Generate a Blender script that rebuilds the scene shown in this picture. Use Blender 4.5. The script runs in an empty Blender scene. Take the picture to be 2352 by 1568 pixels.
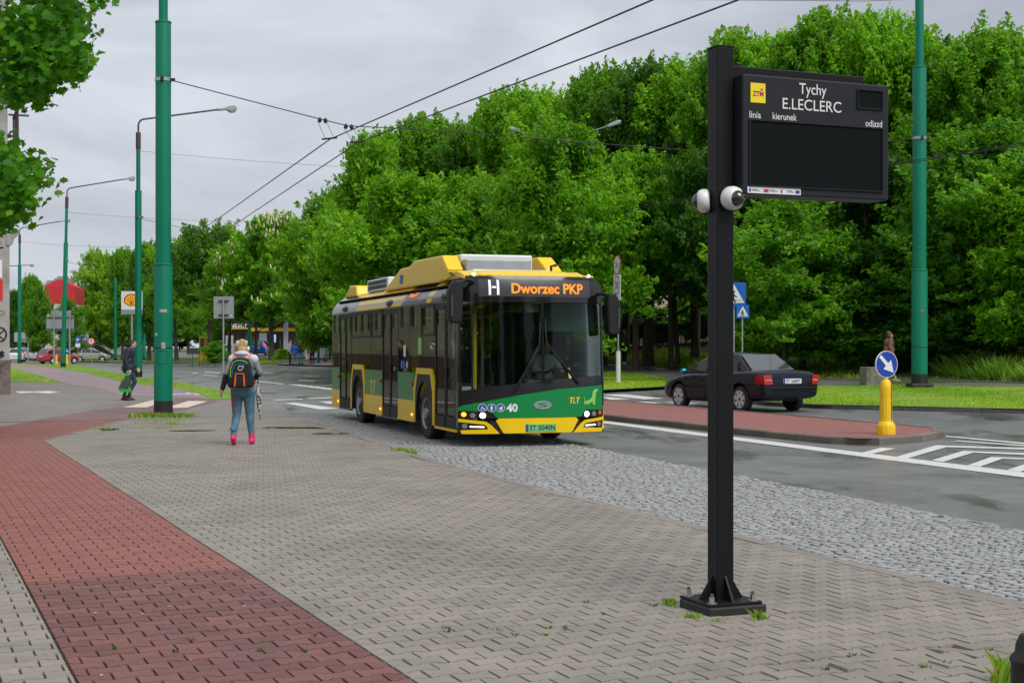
import bpy, bmesh, math, random
import numpy as np
from mathutils import Vector, Matrix
R = math.radians
random.seed(7)
rng = np.random.default_rng(7)
sc = bpy.context.scene
COL = sc.collection

# ---------------------------------------------------------------- camera, sky, sun, exposure
F, CX, HY, CH = 3267.0, 1176.0, 797.0, 1.58      # focal length and horizon in a 2352 px wide frame, eye height in m
cam = bpy.data.objects.new('camera', bpy.data.cameras.new('camera'))
COL.objects.link(cam)
cam.data.sensor_width = 36.0
cam.data.lens = 50.0
cam.data.shift_y = (HY - 784.0) / 2352.0
cam.location = (0, 0, CH)
cam.rotation_euler = (R(90), 0, 0)
cam.data.clip_start = 0.05
cam.data.clip_end = 6000
sc.camera = cam

SUN_EL, SUN_AZ = 52.0, 140.0      # degrees; azimuth clockwise from +Y
world = bpy.data.worlds.new('World'); sc.world = world; world.use_nodes = True
nt = world.node_tree; nt.nodes.clear()
def wn(t, **k):
    n = nt.nodes.new(t)
    for a, b in k.items(): setattr(n, a, b)
    return n
wo = wn('ShaderNodeOutputWorld'); sky = wn('ShaderNodeTexSky', sky_type='NISHITA', sun_disc=False)
sky.sun_elevation = R(SUN_EL); sky.sun_rotation = R(SUN_AZ)
b1 = wn('ShaderNodeBackground'); b1.inputs[1].default_value = 0.05
nt.links.new(sky.outputs[0], b1.inputs[0])
tc = wn('ShaderNodeTexCoord'); mp = wn('ShaderNodeMapping'); mp.inputs['Scale'].default_value = (1.6, 1.6, 5.5)
mp.inputs['Rotation'].default_value = (0.12, 0.05, 0.3)
nz = wn('ShaderNodeTexNoise'); nz.inputs['Scale'].default_value = 1.9; nz.inputs['Detail'].default_value = 9; nz.inputs['Roughness'].default_value = 0.52
nz.inputs['Distortion'].default_value = 0.5
rp = wn('ShaderNodeValToRGB')
rp.color_ramp.elements[0].position = 0.33; rp.color_ramp.elements[0].color = (0.40, 0.43, 0.49, 1)
rp.color_ramp.elements[1].position = 0.60; rp.color_ramp.elements[1].color = (0.64, 0.675, 0.735, 1)
b2 = wn('ShaderNodeBackground'); b2.inputs[1].default_value = 0.60
nt.links.new(tc.outputs['Generated'], mp.inputs[0]); nt.links.new(mp.outputs[0], nz.inputs['Vector'])
nt.links.new(nz.outputs['Fac'], rp.inputs[0]); nt.links.new(rp.outputs[0], b2.inputs[0])
mx = wn('ShaderNodeMixShader'); mx.inputs[0].default_value = 0.93
nt.links.new(b1.outputs[0], mx.inputs[1]); nt.links.new(b2.outputs[0], mx.inputs[2]); nt.links.new(mx.outputs[0], wo.inputs[0])

sd = bpy.data.lights.new('sun', 'SUN'); sd.energy = 1.5; sd.angle = R(40); sd.color = (1.0, 0.97, 0.92)
sun = bpy.data.objects.new('sun', sd); COL.objects.link(sun)
el, az = R(SUN_EL), R(SUN_AZ)
sdir = Vector((math.sin(az) * math.cos(el), math.cos(az) * math.cos(el), math.sin(el)))
sun.rotation_euler = sdir.to_track_quat('Z', 'Y').to_euler(); sun.location = (0, 0, 60)

sc.view_settings.view_transform = 'Standard'; sc.view_settings.look = 'None'
sc.view_settings.exposure = 0.95; sc.view_settings.gamma = 1.0; sc.view_settings.use_curve_mapping = False
sc.render.engine = 'CYCLES'
cy = sc.cycles
cy.max_bounces = 9; cy.diffuse_bounces = 6; cy.glossy_bounces = 4; cy.transmission_bounces = 5; cy.transparent_max_bounces = 10
cy.use_denoising = True
cy.sample_clamp_indirect = 6.0
cy.caustics_reflective = False; cy.caustics_refractive = False

# ---------------------------------------------------------------- geometry of the place
def sstep(a, b, x):
    t = min(1.0, max(0.0, (x - a) / (b - a))); return t * t * (3 - 2 * t)
def T(x, y):
    """height of the carriageway level: flat on the near side, rising gently past the traffic island"""
    v = x * 0.945 + y * 0.326
    t = max(0.0, v - 11.5); t = t * t / (t + 2.0)
    t = min(t, 18 - 6 * sstep(80, 120, y))
    z = -0.10 + 0.03 * t + min(0.012 * max(0.0, y - 45), 0.45) * sstep(14, 24, v)
    z += min(1.4, 0.10 * max(0.0, v - 29.5)) * (1 - sstep(85, 115, y))
    return z
def W(px, py, d):
    return Vector(((px - CX) / F * d, d, CH + (HY - py) / F * d))
def G(px, py, off=0.0):
    """the point of the ground (terrain + off) seen at that spot of the photograph"""
    d = 30.0
    for _ in range(60):
        z = T((px - CX) / F * d, d) + off
        nd = (CH - z) * F / max(1.0, py - HY)
        d = 0.5 * d + 0.5 * min(nd, 400)
    x = (px - CX) / F * d
    return Vector((x, d, T(x, d) + off))
def on(px, d, off=0.0):
    x = (px - CX) / F * d
    return Vector((x, d, T(x, d) + off))

# ---------------------------------------------------------------- materials
MATS = {}
def mat(name, col, rough=0.5, metal=0.0, spec=0.5, var=0.0, vscale=6.0, bump=0.0, bscale=40.0, coat=0.0, emit=None, estr=0.0,
        island=0.0, alt=None, altscale=2.0, altlo=0.45, altrange=0.2, rvar=0.0, world_space=False, sheen=0.0, stretch=None):
    if name in MATS: return MATS[name]
    m = bpy.data.materials.new(name); m.use_nodes = True; MATS[name] = m
    t = m.node_tree; N = t.nodes; L = t.links
    p = N['Principled BSDF']
    p.inputs['Base Color'].default_value = (*col, 1); p.inputs['Roughness'].default_value = rough
    p.inputs['Metallic'].default_value = metal; p.inputs['Specular IOR Level'].default_value = spec
    p.inputs['Coat Weight'].default_value = coat; p.inputs['Coat Roughness'].default_value = 0.05
    if sheen: p.inputs['Sheen Weight'].default_value = sheen
    if emit:
        p.inputs['Emission Color'].default_value = (*emit, 1); p.inputs['Emission Strength'].default_value = estr
    src = None
    def coords():
        if world_space:
            g = N.new('ShaderNodeNewGeometry'); o = g.outputs['Position']
        else:
            g = N.new('ShaderNodeTexCoord'); o = g.outputs['Object']
        if stretch:
            mm = N.new('ShaderNodeMapping'); mm.inputs['Scale'].default_value = stretch; L.new(o, mm.inputs[0]); o = mm.outputs[0]
        return o
    cur = None
    if alt:
        n = N.new('ShaderNodeTexNoise'); n.inputs['Scale'].default_value = altscale; n.inputs['Detail'].default_value = 6
        n.inputs['Roughness'].default_value = 0.6
        L.new(coords(), n.inputs['Vector'])
        r = N.new('ShaderNodeMapRange'); r.inputs[1].default_value = altlo; r.inputs[2].default_value = altlo + altrange
        L.new(n.outputs['Fac'], r.inputs[0])
        mxn = N.new('ShaderNodeMix'); mxn.data_type = 'RGBA'
        L.new(r.outputs[0], mxn.inputs[0]); mxn.inputs[6].default_value = (*col, 1); mxn.inputs[7].default_value = (*alt, 1)
        cur = mxn.outputs[2]
    if var or island:
        h = N.new('ShaderNodeHueSaturation'); h.inputs['Color'].default_value = (*col, 1)
        if cur: L.new(cur, h.inputs['Color'])
        acc = None
        if var:
            n = N.new('ShaderNodeTexNoise'); n.inputs['Scale'].default_value = vscale; n.inputs['Detail'].default_value = 8
            n.inputs['Roughness'].default_value = 0.65
            L.new(coords(), n.inputs['Vector'])
            r = N.new('ShaderNodeMapRange'); r.inputs[1].default_value = 0.25; r.inputs[2].default_value = 0.75
            r.inputs[3].default_value = 1 - var; r.inputs[4].default_value = 1 + var
            L.new(n.outputs['Fac'], r.inputs[0]); acc = r.outputs[0]
        if island:
            g = N.new('ShaderNodeNewGeometry'); oi = N.new('ShaderNodeObjectInfo')
            a = N.new('ShaderNodeMath'); a.operation = 'ADD'; L.new(g.outputs['Random Per Island'], a.inputs[0]); L.new(oi.outputs['Random'], a.inputs[1])
            f = N.new('ShaderNodeMath'); f.operation = 'FRACT'; L.new(a.outputs[0], f.inputs[0])
            r = N.new('ShaderNodeMapRange'); r.inputs[3].default_value = 1 - island; r.inputs[4].default_value = 1 + island
            L.new(f.outputs[0], r.inputs[0])
            if acc:
                mm = N.new('ShaderNodeMath'); mm.operation = 'MULTIPLY'; L.new(acc, mm.inputs[0]); L.new(r.outputs[0], mm.inputs[1]); acc = mm.outputs[0]
            else: acc = r.outputs[0]
        L.new(acc, h.inputs['Value']); cur = h.outputs[0]
    if cur: L.new(cur, p.inputs['Base Color'])
    if rvar:
        n = N.new('ShaderNodeTexNoise'); n.inputs['Scale'].default_value = 0.9; n.inputs['Detail'].default_value = 7
        L.new(coords(), n.inputs['Vector'])
        r = N.new('ShaderNodeMapRange'); r.inputs[1].default_value = 0.35; r.inputs[2].default_value = 0.65
        r.inputs[3].default_value = max(0.02, rough - rvar); r.inputs[4].default_value = min(1, rough + rvar)
        L.new(n.outputs['Fac'], r.inputs[0]); L.new(r.outputs[0], p.inputs['Roughness'])
    if bump:
        n = N.new('ShaderNodeTexNoise'); n.inputs['Scale'].default_value = bscale; n.inputs['Detail'].default_value = 4
        L.new(coords(), n.inputs['Vector'])
        b = N.new('ShaderNodeBump'); b.inputs['Strength'].default_value = bump; b.inputs['Distance'].default_value = 0.02
        L.new(n.outputs['Fac'], b.inputs['Height']); L.new(b.outputs[0], p.inputs['Normal'])
    return m

def glass_mat(name, tint=(0.35, 0.4, 0.4), rough=0.01, refl=1.0):
    m = bpy.data.materials.new(name); m.use_nodes = True; t = m.node_tree; t.nodes.clear(); MATS[name] = m
    o = t.nodes.new('ShaderNodeOutputMaterial'); tr = t.nodes.new('ShaderNodeBsdfTransparent'); tr.inputs[0].default_value = (*tint, 1)
    g = t.nodes.new('ShaderNodeBsdfGlossy'); g.inputs['Roughness'].default_value = rough; g.inputs[0].default_value = (0.95, 0.97, 1, 1)
    fr = t.nodes.new('ShaderNodeFresnel'); fr.inputs[0].default_value = 1.5
    mu = t.nodes.new('ShaderNodeMath'); mu.operation = 'MULTIPLY'; mu.inputs[1].default_value = refl; t.links.new(fr.outputs[0], mu.inputs[0])
    mx = t.nodes.new('ShaderNodeMixShader'); t.links.new(mu.outputs[0], mx.inputs[0]); t.links.new(tr.outputs[0], mx.inputs[1]); t.links.new(g.outputs[0], mx.inputs[2])
    t.links.new(mx.outputs[0], o.inputs[0])
    return m

def leaf_mat(name, cols, trans=0.55):
    """leaves: colour differs from leaf to leaf and clump to clump; thin, so light comes through"""
    m = bpy.data.materials.new(name); m.use_nodes = True; t = m.node_tree; t.nodes.clear(); N = t.nodes; L = t.links; MATS[name] = m
    o = N.new('ShaderNodeOutputMaterial')
    g = N.new('ShaderNodeNewGeometry'); at = N.new('ShaderNodeAttribute'); at.attribute_name = 'clump'
    oi = N.new('ShaderNodeObjectInfo')
    ad = N.new('ShaderNodeMath'); ad.operation = 'MULTIPLY_ADD'; L.new(g.outputs['Random Per Island'], ad.inputs[0]); ad.inputs[1].default_value = 0.45
    mu = N.new('ShaderNodeMath'); mu.operation = 'MULTIPLY_ADD'; L.new(at.outputs['Fac'], mu.inputs[0]); mu.inputs[1].default_value = 0.38
    ob = N.new('ShaderNodeMath'); ob.operation = 'MULTIPLY'; L.new(oi.outputs['Random'], ob.inputs[0]); ob.inputs[1].default_value = 0.17
    L.new(ob.outputs[0], mu.inputs[2]); L.new(mu.outputs[0], ad.inputs[2])
    rp = N.new('ShaderNodeValToRGB'); L.new(ad.outputs[0], rp.inputs[0])
    el = rp.color_ramp.elements
    el[0].position = 0.15; el[0].color = (*cols[0], 1); el[1].position = 0.85; el[1].color = (*cols[-1], 1)
    for i, c in enumerate(cols[1:-1]):
        e = el.new(0.15 + 0.7 * (i + 1) / (len(cols) - 1)); e.color = (*c, 1)
    d = N.new('ShaderNodeBsdfPrincipled'); d.inputs['Roughness'].default_value = 0.45; d.inputs['Specular IOR Level'].default_value = 0.35
    L.new(rp.outputs[0], d.inputs['Base Color'])
    tr = N.new('ShaderNodeBsdfTranslucent')
    hs = N.new('ShaderNodeHueSaturation'); hs.inputs['Value'].default_value = 1.5; hs.inputs['Hue'].default_value = 0.485; L.new(rp.outputs[0], hs.inputs['Color']); L.new(hs.outputs[0], tr.inputs[0])
    mx = N.new('ShaderNodeMixShader'); mx.inputs[0].default_value = trans; L.new(d.outputs[0], mx.inputs[1]); L.new(tr.outputs[0], mx.inputs[2])
    L.new(mx.outputs[0], o.inputs[0])
    return m

# ---------------------------------------------------------------- mesh helpers
class MB:
    def __init__(s): s.v = []; s.f = []; s.m = []; s.mi = 0
    def _add(s, vs, fs):
        n = len(s.v); s.v += [tuple(v) for v in vs]
        for f in fs: s.f.append(tuple(i + n for i in f)); s.m.append(s.mi)
        return s
    def bx(s, x0, y0, z0, x1, y1, z1, M=None):
        vs = [(x, y, z) for z in (z0, z1) for y in (y0, y1) for x in (x0, x1)]
        if M: vs = [M @ Vector(v) for v in vs]
        return s._add(vs, [(0, 2, 3, 1), (4, 5, 7, 6), (0, 1, 5, 4), (2, 6, 7, 3), (0, 4, 6, 2), (1, 3, 7, 5)])
    def box(s, c, sz, M=None):
        return s.bx(c[0]-sz[0]/2, c[1]-sz[1]/2, c[2]-sz[2]/2, c[0]+sz[0]/2, c[1]+sz[1]/2, c[2]+sz[2]/2, M)
    def cyl(s, p0, p1, r0, r1=None, n=12, caps=True):
        r1 = r0 if r1 is None else r1
        p0, p1 = Vector(p0), Vector(p1); a = (p1 - p0).normalized()
        b = a.orthogonal().normalized(); c = a.cross(b)
        vs = []
        for p, r in ((p0, r0), (p1, r1)):
            for i in range(n):
                t = 2 * math.pi * i / n; vs.append(p + (b * math.cos(t) + c * math.sin(t)) * r)
        fs = [(i, (i + 1) % n, n + (i + 1) % n, n + i) for i in range(n)]
        if caps: fs += [tuple(range(n - 1, -1, -1)), tuple(range(n, 2 * n))]
        return s._add(vs, fs)
    def tube(s, pts, r, n=6, caps=True):
        pts = [Vector(p) for p in pts]; rs = r if isinstance(r, (list, tuple)) else [r] * len(pts)
        vs = []; b = None
        for i, p in enumerate(pts):
            a = (pts[min(i + 1, len(pts) - 1)] - pts[max(i - 1, 0)]).normalized()
            if b is None: b = a.orthogonal().normalized()
            b = (b - a * b.dot(a)).normalized(); c = a.cross(b)
            for k in range(n):
                t = 2 * math.pi * k / n; vs.append(p + (b * math.cos(t) + c * math.sin(t)) * rs[i])
        fs = []
        for i in range(len(pts) - 1):
            for k in range(n): fs.append((i*n+k, i*n+(k+1) % n, (i+1)*n+(k+1) % n, (i+1)*n+k))
        if caps: fs += [tuple(range(n - 1, -1, -1)), tuple(range((len(pts)-1)*n, len(pts)*n))]
        return s._add(vs, fs)
    def lathe(s, prof, n=16, c=(0, 0, 0), M=None, caps=True):
        vs = []
        for r, z in prof:
            for i in range(n):
                t = 2 * math.pi * i / n; vs.append(Vector((c[0] + r * math.cos(t), c[1] + r * math.sin(t), c[2] + z)))
        if M: vs = [M @ v for v in vs]
        k = len(prof)
        fs = [(j*n+i, j*n+(i+1) % n, (j+1)*n+(i+1) % n, (j+1)*n+i) for j in range(k - 1) for i in range(n)]
        if caps: fs += [tuple(range(n - 1, -1, -1)), tuple(range((k-1)*n, k*n))]
        return s._add(vs, fs)
    def prism(s, poly, a, b, fn):
        """poly: 2-D outline; fn(u, v, w) -> point; extruded from w=a to w=b"""
        n = len(poly)
        vs = [fn(u, v, a) for u, v in poly] + [fn(u, v, b) for u, v in poly]
        fs = [tuple(range(n - 1, -1, -1)), tuple(range(n, 2 * n))] + [(i, (i + 1) % n, n + (i + 1) % n, n + i) for i in range(n)]
        return s._add(vs, fs)
    def poly(s, pts): return s._add(pts, [tuple(range(len(pts)))])
    def ell(s, c, r, nu=12, nv=8, M=None):
        vs = []; c = Vector(c)
        for j in range(1, nv):
            ph = math.pi * j / nv
            for i in range(nu):
                th = 2 * math.pi * i / nu
                vs.append(Vector((r[0]*math.sin(ph)*math.cos(th), r[1]*math.sin(ph)*math.sin(th), r[2]*math.cos(ph))))
        vs += [Vector((0, 0, r[2])), Vector((0, 0, -r[2]))]
        if M: vs = [M @ v for v in vs]
        vs = [v + c for v in vs]
        fs = [(j*nu+i, j*nu+nu*0+(i+1) % nu, (j+1)*nu+(i+1) % nu, (j+1)*nu+i)[::-1] for j in range(nv-2) for i in range(nu)]
        top = (nv-1)*nu
        fs += [(top, i, (i+1) % nu) for i in range(nu)] + [(top+1, (nv-2)*nu+(i+1) % nu, (nv-2)*nu+i) for i in range(nu)]
        return s._add(vs, fs)
    def mesh(s, name, mats, smooth=None):
        me = bpy.data.meshes.new(name); me.from_pydata(s.v, [], s.f)
        for mm in (mats if isinstance(mats, (list, tuple)) else [mats]): me.materials.append(mm)
        if any(s.m): me.polygons.foreach_set('material_index', s.m)
        fixn(me)
        if smooth is not None:
            me.polygons.foreach_set('use_smooth', [True] * len(me.polygons)); me.set_sharp_from_angle(angle=R(smooth))
        me.update(); return me
    def build(s, name, mats, parent=None, smooth=None, bevel=0.0, loc=None, rotz=0):
        o = link(name, s.mesh(name, mats, smooth), parent)
        if loc is not None: o.location = loc
        if rotz: o.rotation_euler.z = rotz
        if bevel:
            b = o.modifiers.new('bevel', 'BEVEL'); b.width = bevel; b.segments = 2; b.limit_method = 'ANGLE'; b.angle_limit = R(40)
        return o
def fixn(me):
    bm = bmesh.new(); bm.from_mesh(me); bmesh.ops.recalc_face_normals(bm, faces=bm.faces[:]); bm.to_mesh(me); bm.free()
def link(name, data, parent=None):
    o = bpy.data.objects.new(name, data); COL.objects.link(o)
    if parent: o.parent = parent
    return o
def tag(o, label=None, cat=None, group=None, kind=None):
    if label: o['label'] = label
    if cat: o['category'] = cat
    if group: o['group'] = group
    if kind: o['kind'] = kind
    return o
def thing(name, label, cat, loc=(0, 0, 0), rotz=0.0, group=None):
    o = link(name, None); o.location = loc; o.rotation_euler = (0, 0, rotz); o.empty_display_size = 0.3
    return tag(o, label, cat, group)
def copy_tree(o, parent=None):
    c = o.copy(); COL.objects.link(c); c.parent = parent
    for ch in list(o.children): copy_tree(ch, c)
    return c
def text(s, size, m, parent, loc, rot=(R(90), 0, 0), sx=1.0, ext=0.002, bold=0.0, align='CENTER', name='lettering', fn=None):
    cu = bpy.data.curves.new('t', 'FONT'); cu.body = s; cu.size = size; cu.align_x = align; cu.align_y = 'CENTER'
    cu.extrude = ext; cu.offset = bold; cu.resolution_u = 3
    o = bpy.data.objects.new('t', cu); me = bpy.data.meshes.new_from_object(o)
    bpy.data.objects.remove(o); bpy.data.curves.remove(cu)
    for v in me.vertices:
        v.co.x *= sx
        if fn: v.co = fn(v.co)
    me.materials.clear(); me.materials.append(m); me.name = name
    ob = link(name, me, parent)
    if not fn: ob.location = loc; ob.rotation_euler = rot
    return ob
def evaluated(o):
    """apply the modifiers of o and return the finished mesh"""
    bpy.context.view_layer.update()
    dg = bpy.context.evaluated_depsgraph_get()
    return bpy.data.meshes.new_from_object(o.evaluated_get(dg))
def smooth(me, a=40):
    me.polygons.foreach_set('use_smooth', [True] * len(me.polygons)); me.set_sharp_from_angle(angle=R(a))

def sheet(name, pts, m, off, parent=None, cell=3.0, kind='structure', flat=None):
    """a ground sheet lying off metres above the terrain"""
    bm = bmesh.new()
    vs = [bm.verts.new((p[0], p[1], 0)) for p in pts]
    f = bm.faces.new(vs); f.normal_update()
    if f.normal.z < 0: f.normal_flip()
    xs = [p[0] for p in pts]; ys = [p[1] for p in pts]
    if cell:
        for k, lo, hi in ((0, min(xs), max(xs)), (1, min(ys), max(ys))):
            n = int((hi - lo) / cell)
            for i in range(1, n + 1):
                co = [0, 0, 0]; co[k] = lo + (hi - lo) * i / (n + 1); no = [0, 0, 0]; no[k] = 1
                bmesh.ops.bisect_plane(bm, geom=bm.verts[:] + bm.edges[:] + bm.faces[:], plane_co=co, plane_no=no, dist=1e-5)
    for v in bm.verts: v.co.z = (T(v.co.x, v.co.y) if flat is None else flat) + off
    me = bpy.data.meshes.new(name); bm.to_mesh(me); bm.free(); me.materials.append(m)
    o = link(name, me, parent)
    if parent is None: tag(o, kind=kind)
    return o
def mark(pts, m, parent, name, off=0.012):
    return sheet(name, [G(x, y) for x, y in pts], m, off, parent, cell=2.5)
# ---------------------------------------------------------------- ground materials
def add_puddles(m, lo, hi, scale, rough_dry, rough_wet, dark=0.55, stretch=(1, 1, 1)):
    """wet film: smoother and darker patches where water stands"""
    t = m.node_tree; N = t.nodes; L = t.links; p = N['Principled BSDF']
    g = N.new('ShaderNodeNewGeometry'); mp_ = N.new('ShaderNodeMapping'); mp_.inputs['Scale'].default_value = stretch
    mp_.inputs['Rotation'].default_value = (0, 0, R(-19)); L.new(g.outputs['Position'], mp_.inputs[0])
    n = N.new('ShaderNodeTexNoise'); n.inputs['Scale'].default_value = scale; n.inputs['Detail'].default_value = 7; n.inputs['Roughness'].default_value = 0.6
    L.new(mp_.outputs[0], n.inputs['Vector'])
    r = N.new('ShaderNodeMapRange'); r.interpolation_type = 'SMOOTHSTEP'; r.inputs[1].default_value = lo; r.inputs[2].default_value = hi
    L.new(n.outputs['Fac'], r.inputs[0])
    rr = N.new('ShaderNodeMapRange'); rr.inputs[3].default_value = rough_dry; rr.inputs[4].default_value = rough_wet
    L.new(r.outputs[0], rr.inputs[0]); L.new(rr.outputs[0], p.inputs['Roughness'])
    src = p.inputs['Base Color'].links[0].from_socket if p.inputs['Base Color'].links else None
    h = N.new('ShaderNodeHueSaturation')
    if src: L.new(src, h.inputs['Color'])
    else: h.inputs['Color'].default_value = p.inputs['Base Color'].default_value
    vv = N.new('ShaderNodeMapRange'); vv.inputs[3].default_value = 1.0; vv.inputs[4].default_value = dark
    L.new(r.outputs[0], vv.inputs[0]); L.new(vv.outputs[0], h.inputs['Value']); L.new(h.outputs[0], p.inputs['Base Color'])
    if p.inputs['Normal'].links:
        bn = p.inputs['Normal'].links[0].from_node
        k = N.new('ShaderNodeMath'); k.operation = 'MULTIPLY_ADD'; L.new(r.outputs[0], k.inputs[0])
        s0 = bn.inputs['Strength'].default_value; k.inputs[1].default_value = -s0 * 0.9; k.inputs[2].default_value = s0
        L.new(k.outputs[0], bn.inputs['Strength'])

M_GRD = mat('far_ground', (0.10, 0.12, 0.06), 0.9, world_space=True, var=0.3, vscale=0.2)
M_ROAD = mat('wet_asphalt', (0.19, 0.188, 0.187), 0.4, var=0.22, vscale=3.0, bump=0.35, bscale=120, world_space=True, alt=(0.125, 0.123, 0.123), altscale=0.5, altlo=0.45)
add_puddles(M_ROAD, 0.52, 0.70, 0.42, 0.34, 0.09, 0.80, (1.6, 0.45, 1))
M_PAVEBASE = mat('joint_sand', (0.055, 0.044, 0.034), 0.9, var=0.35, vscale=12, world_space=True, alt=(0.07, 0.09, 0.03), altscale=3, altlo=0.6, altrange=0.1)
M_PAV = mat('grey_paver', spec=0.32, col=(0.262, 0.232, 0.20), rough=0.55, island=0.07, var=0.16, vscale=2.2, bump=0.28, bscale=160, world_space=True, alt=(0.222, 0.195, 0.168), altscale=0.6)
add_puddles(M_PAV, 0.56, 0.72, 0.5, 0.6, 0.26, 0.86)
M_RED_OLD = mat('red_paver_worn', spec=0.32, col=(0.175, 0.072, 0.062), rough=0.55, island=0.17, var=0.18, vscale=3, bump=0.28, bscale=160, world_space=True, alt=(0.145, 0.068, 0.062), altscale=1.1)
M_RED_NEW = mat('red_paver', spec=0.32, col=(0.25, 0.092, 0.074), rough=0.55, island=0.08, var=0.12, vscale=2.5, bump=0.28, bscale=160, world_space=True)
M_PAVFAR = mat('grey_pavement_far', (0.225, 0.20, 0.173), 0.5, var=0.2, vscale=1.6, bump=0.3, bscale=60, world_space=True, alt=(0.185, 0.168, 0.15), altscale=0.7)
add_puddles(M_PAVFAR, 0.56, 0.72, 0.4, 0.55, 0.28, 0.86)
M_REDFAR = mat('red_pavement_far', (0.20, 0.088, 0.073), 0.5, var=0.22, vscale=1.4, bump=0.3, bscale=60, world_space=True, alt=(0.175, 0.09, 0.08), altscale=0.8)
M_SETT = mat('granite_sett', (0.33, 0.33, 0.325), 0.36, island=0.12, var=0.2, vscale=30, bump=0.4, bscale=90, world_space=True, spec=0.6)
M_SETTBASE = mat('sett_joint', (0.028, 0.024, 0.02), 0.6, var=0.4, vscale=10, world_space=True)
M_SETTFAR = mat('sett_far', (0.22, 0.22, 0.22), 0.4, var=0.5, vscale=9, bump=0.8, bscale=9, world_space=True)
M_KERB = mat('kerb_concrete', (0.22, 0.195, 0.172), 0.6, island=0.12, var=0.18, vscale=8, bump=0.25, bscale=90, world_space=True)
M_KERBD = mat('kerb_dark', (0.12, 0.11, 0.105), 0.6, island=0.15, var=0.25, vscale=6, bump=0.25, bscale=90, world_space=True)
M_BIKE = mat('red_asphalt', (0.25, 0.165, 0.175), 0.42, var=0.13, vscale=2.5, bump=0.2, bscale=110, world_space=True, rvar=0.12)
M_PAINT = mat('road_paint', (0.62, 0.62, 0.60), 0.5, var=0.15, vscale=14, bump=0.2, bscale=100, world_space=True, alt=(0.22, 0.22, 0.22), altscale=9, altlo=0.60, altrange=0.10)
M_CREAM = mat('cream_paint', (0.62, 0.53, 0.42), 0.55, var=0.18, vscale=5, world_space=True, alt=(0.34, 0.27, 0.23), altscale=6, altlo=0.60, altrange=0.12)
M_GRASS = mat('grass_soil', (0.14, 0.27, 0.018), 0.85, var=0.35, vscale=1.2, bump=0.7, bscale=25, world_space=True, alt=(0.20, 0.27, 0.03), altscale=0.5)
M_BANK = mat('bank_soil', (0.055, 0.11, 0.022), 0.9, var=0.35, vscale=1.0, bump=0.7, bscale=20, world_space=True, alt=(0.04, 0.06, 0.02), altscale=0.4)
M_PATH = mat('path_asphalt', (0.15, 0.145, 0.145), 0.45, var=0.2, vscale=2, bump=0.2, bscale=100, world_space=True, rvar=0.15)
M_WATER = mat('puddle_water', (0.012, 0.012, 0.010), 0.03, spec=0.6)

# ---------------------------------------------------------------- frame of the paving: u runs along the pavement, v across it
PA = R(23.3)
def UV(p): return (-p[0] * math.sin(PA) + p[1] * math.cos(PA), p[0] * math.cos(PA) + p[1] * math.sin(PA))
def XY(u, v): return (-u * math.sin(PA) + v * math.cos(PA), u * math.cos(PA) + v * math.sin(PA))
def inpoly(p, poly):
    c = False; j = len(poly) - 1
    for i in range(len(poly)):
        a, b = poly[i], poly[j]
        if (a[1] > p[1]) != (b[1] > p[1]) and p[0] < (b[0] - a[0]) * (p[1] - a[1]) / (b[1] - a[1]) + a[0]: c = not c
        j = i
    return c
def clip_half(poly, a, n):
    """keep the part of poly on the side of the line through a that the normal n points away from"""
    out = []
    for i in range(len(poly)):
        p, q = poly[i], poly[(i + 1) % len(poly)]
        dp = (p[0]-a[0])*n[0] + (p[1]-a[1])*n[1]; dq = (q[0]-a[0])*n[0] + (q[1]-a[1])*n[1]
        if dp <= 0: out.append(p)
        if dp * dq < 0:
            t = dp / (dp - dq); out.append((p[0] + (q[0]-p[0])*t, p[1] + (q[1]-p[1])*t))
    return out

def resample(pts, step):
    out = [Vector((pts[0][0], pts[0][1]))]; need = step
    for a, b in zip(pts, pts[1:]):
        a = Vector((a[0], a[1])); b = Vector((b[0], b[1])); l = (b - a).length; t = need
        while t < l:
            out.append(a.lerp(b, t / l)); t += step
        need = t - l
    return out
def smooth_line(pts, it=2):
    pts = [Vector((p[0], p[1])) for p in pts]
    for _ in range(it):
        o = [pts[0]]
        for a, b in zip(pts, pts[1:]): o += [a.lerp(b, 0.25), a.lerp(b, 0.75)]
        pts = o + [pts[-1]]
    return pts
def kerb(name, pts, w, off, h, m, step=1.0, gap=0.012):
    """row of kerb stones, each its own piece; pts is the outer (road side) edge, stones lie to the left of it"""
    root = tag(link(name, None), kind='structure')
    ps = resample(pts, step)
    for a, b in zip(ps, ps[1:]):
        d = (b - a).normalized(); n = Vector((-d.y, d.x)); j = random.uniform(-0.006, 0.006)
        a2 = a + d * gap / 2; b2 = b - d * gap / 2; c = 0.02
        vs = []
        for q in (a2, b2):
            z = T(q.x, q.y) + off + j
            for o_, dz in ((0, -h), (0, -c), (c, 0), (w, 0), (w, -h)):
                p = q + n * o_; vs.append((p.x, p.y, z + dz))
        mb = MB(); mb._add(vs, [(0, 1, 6, 5), (1, 2, 7, 6), (2, 3, 8, 7), (3, 4, 9, 8), (0, 4, 3, 2, 1), (5, 6, 7, 8, 9)])
        mb.build('kerb_stone', m, root)
    return root

# ---------------------------------------------------------------- sheets
ground = link('ground', None)
bpy.data.objects.remove(ground)
mb = MB(); mb.poly([(-3000, -500, -0.45), (3000, -500, -0.45), (3000, 4000, -0.45), (-3000, 4000, -0.45)])
tag(mb.build('ground', M_GRD), kind='structure')
road = sheet('road', [(-40, -15), (45, -15), (70, 60), (70, 300), (-140, 300), (-140, 120), (-60, 60)], M_ROAD, 0.0, cell=2.2)

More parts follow.
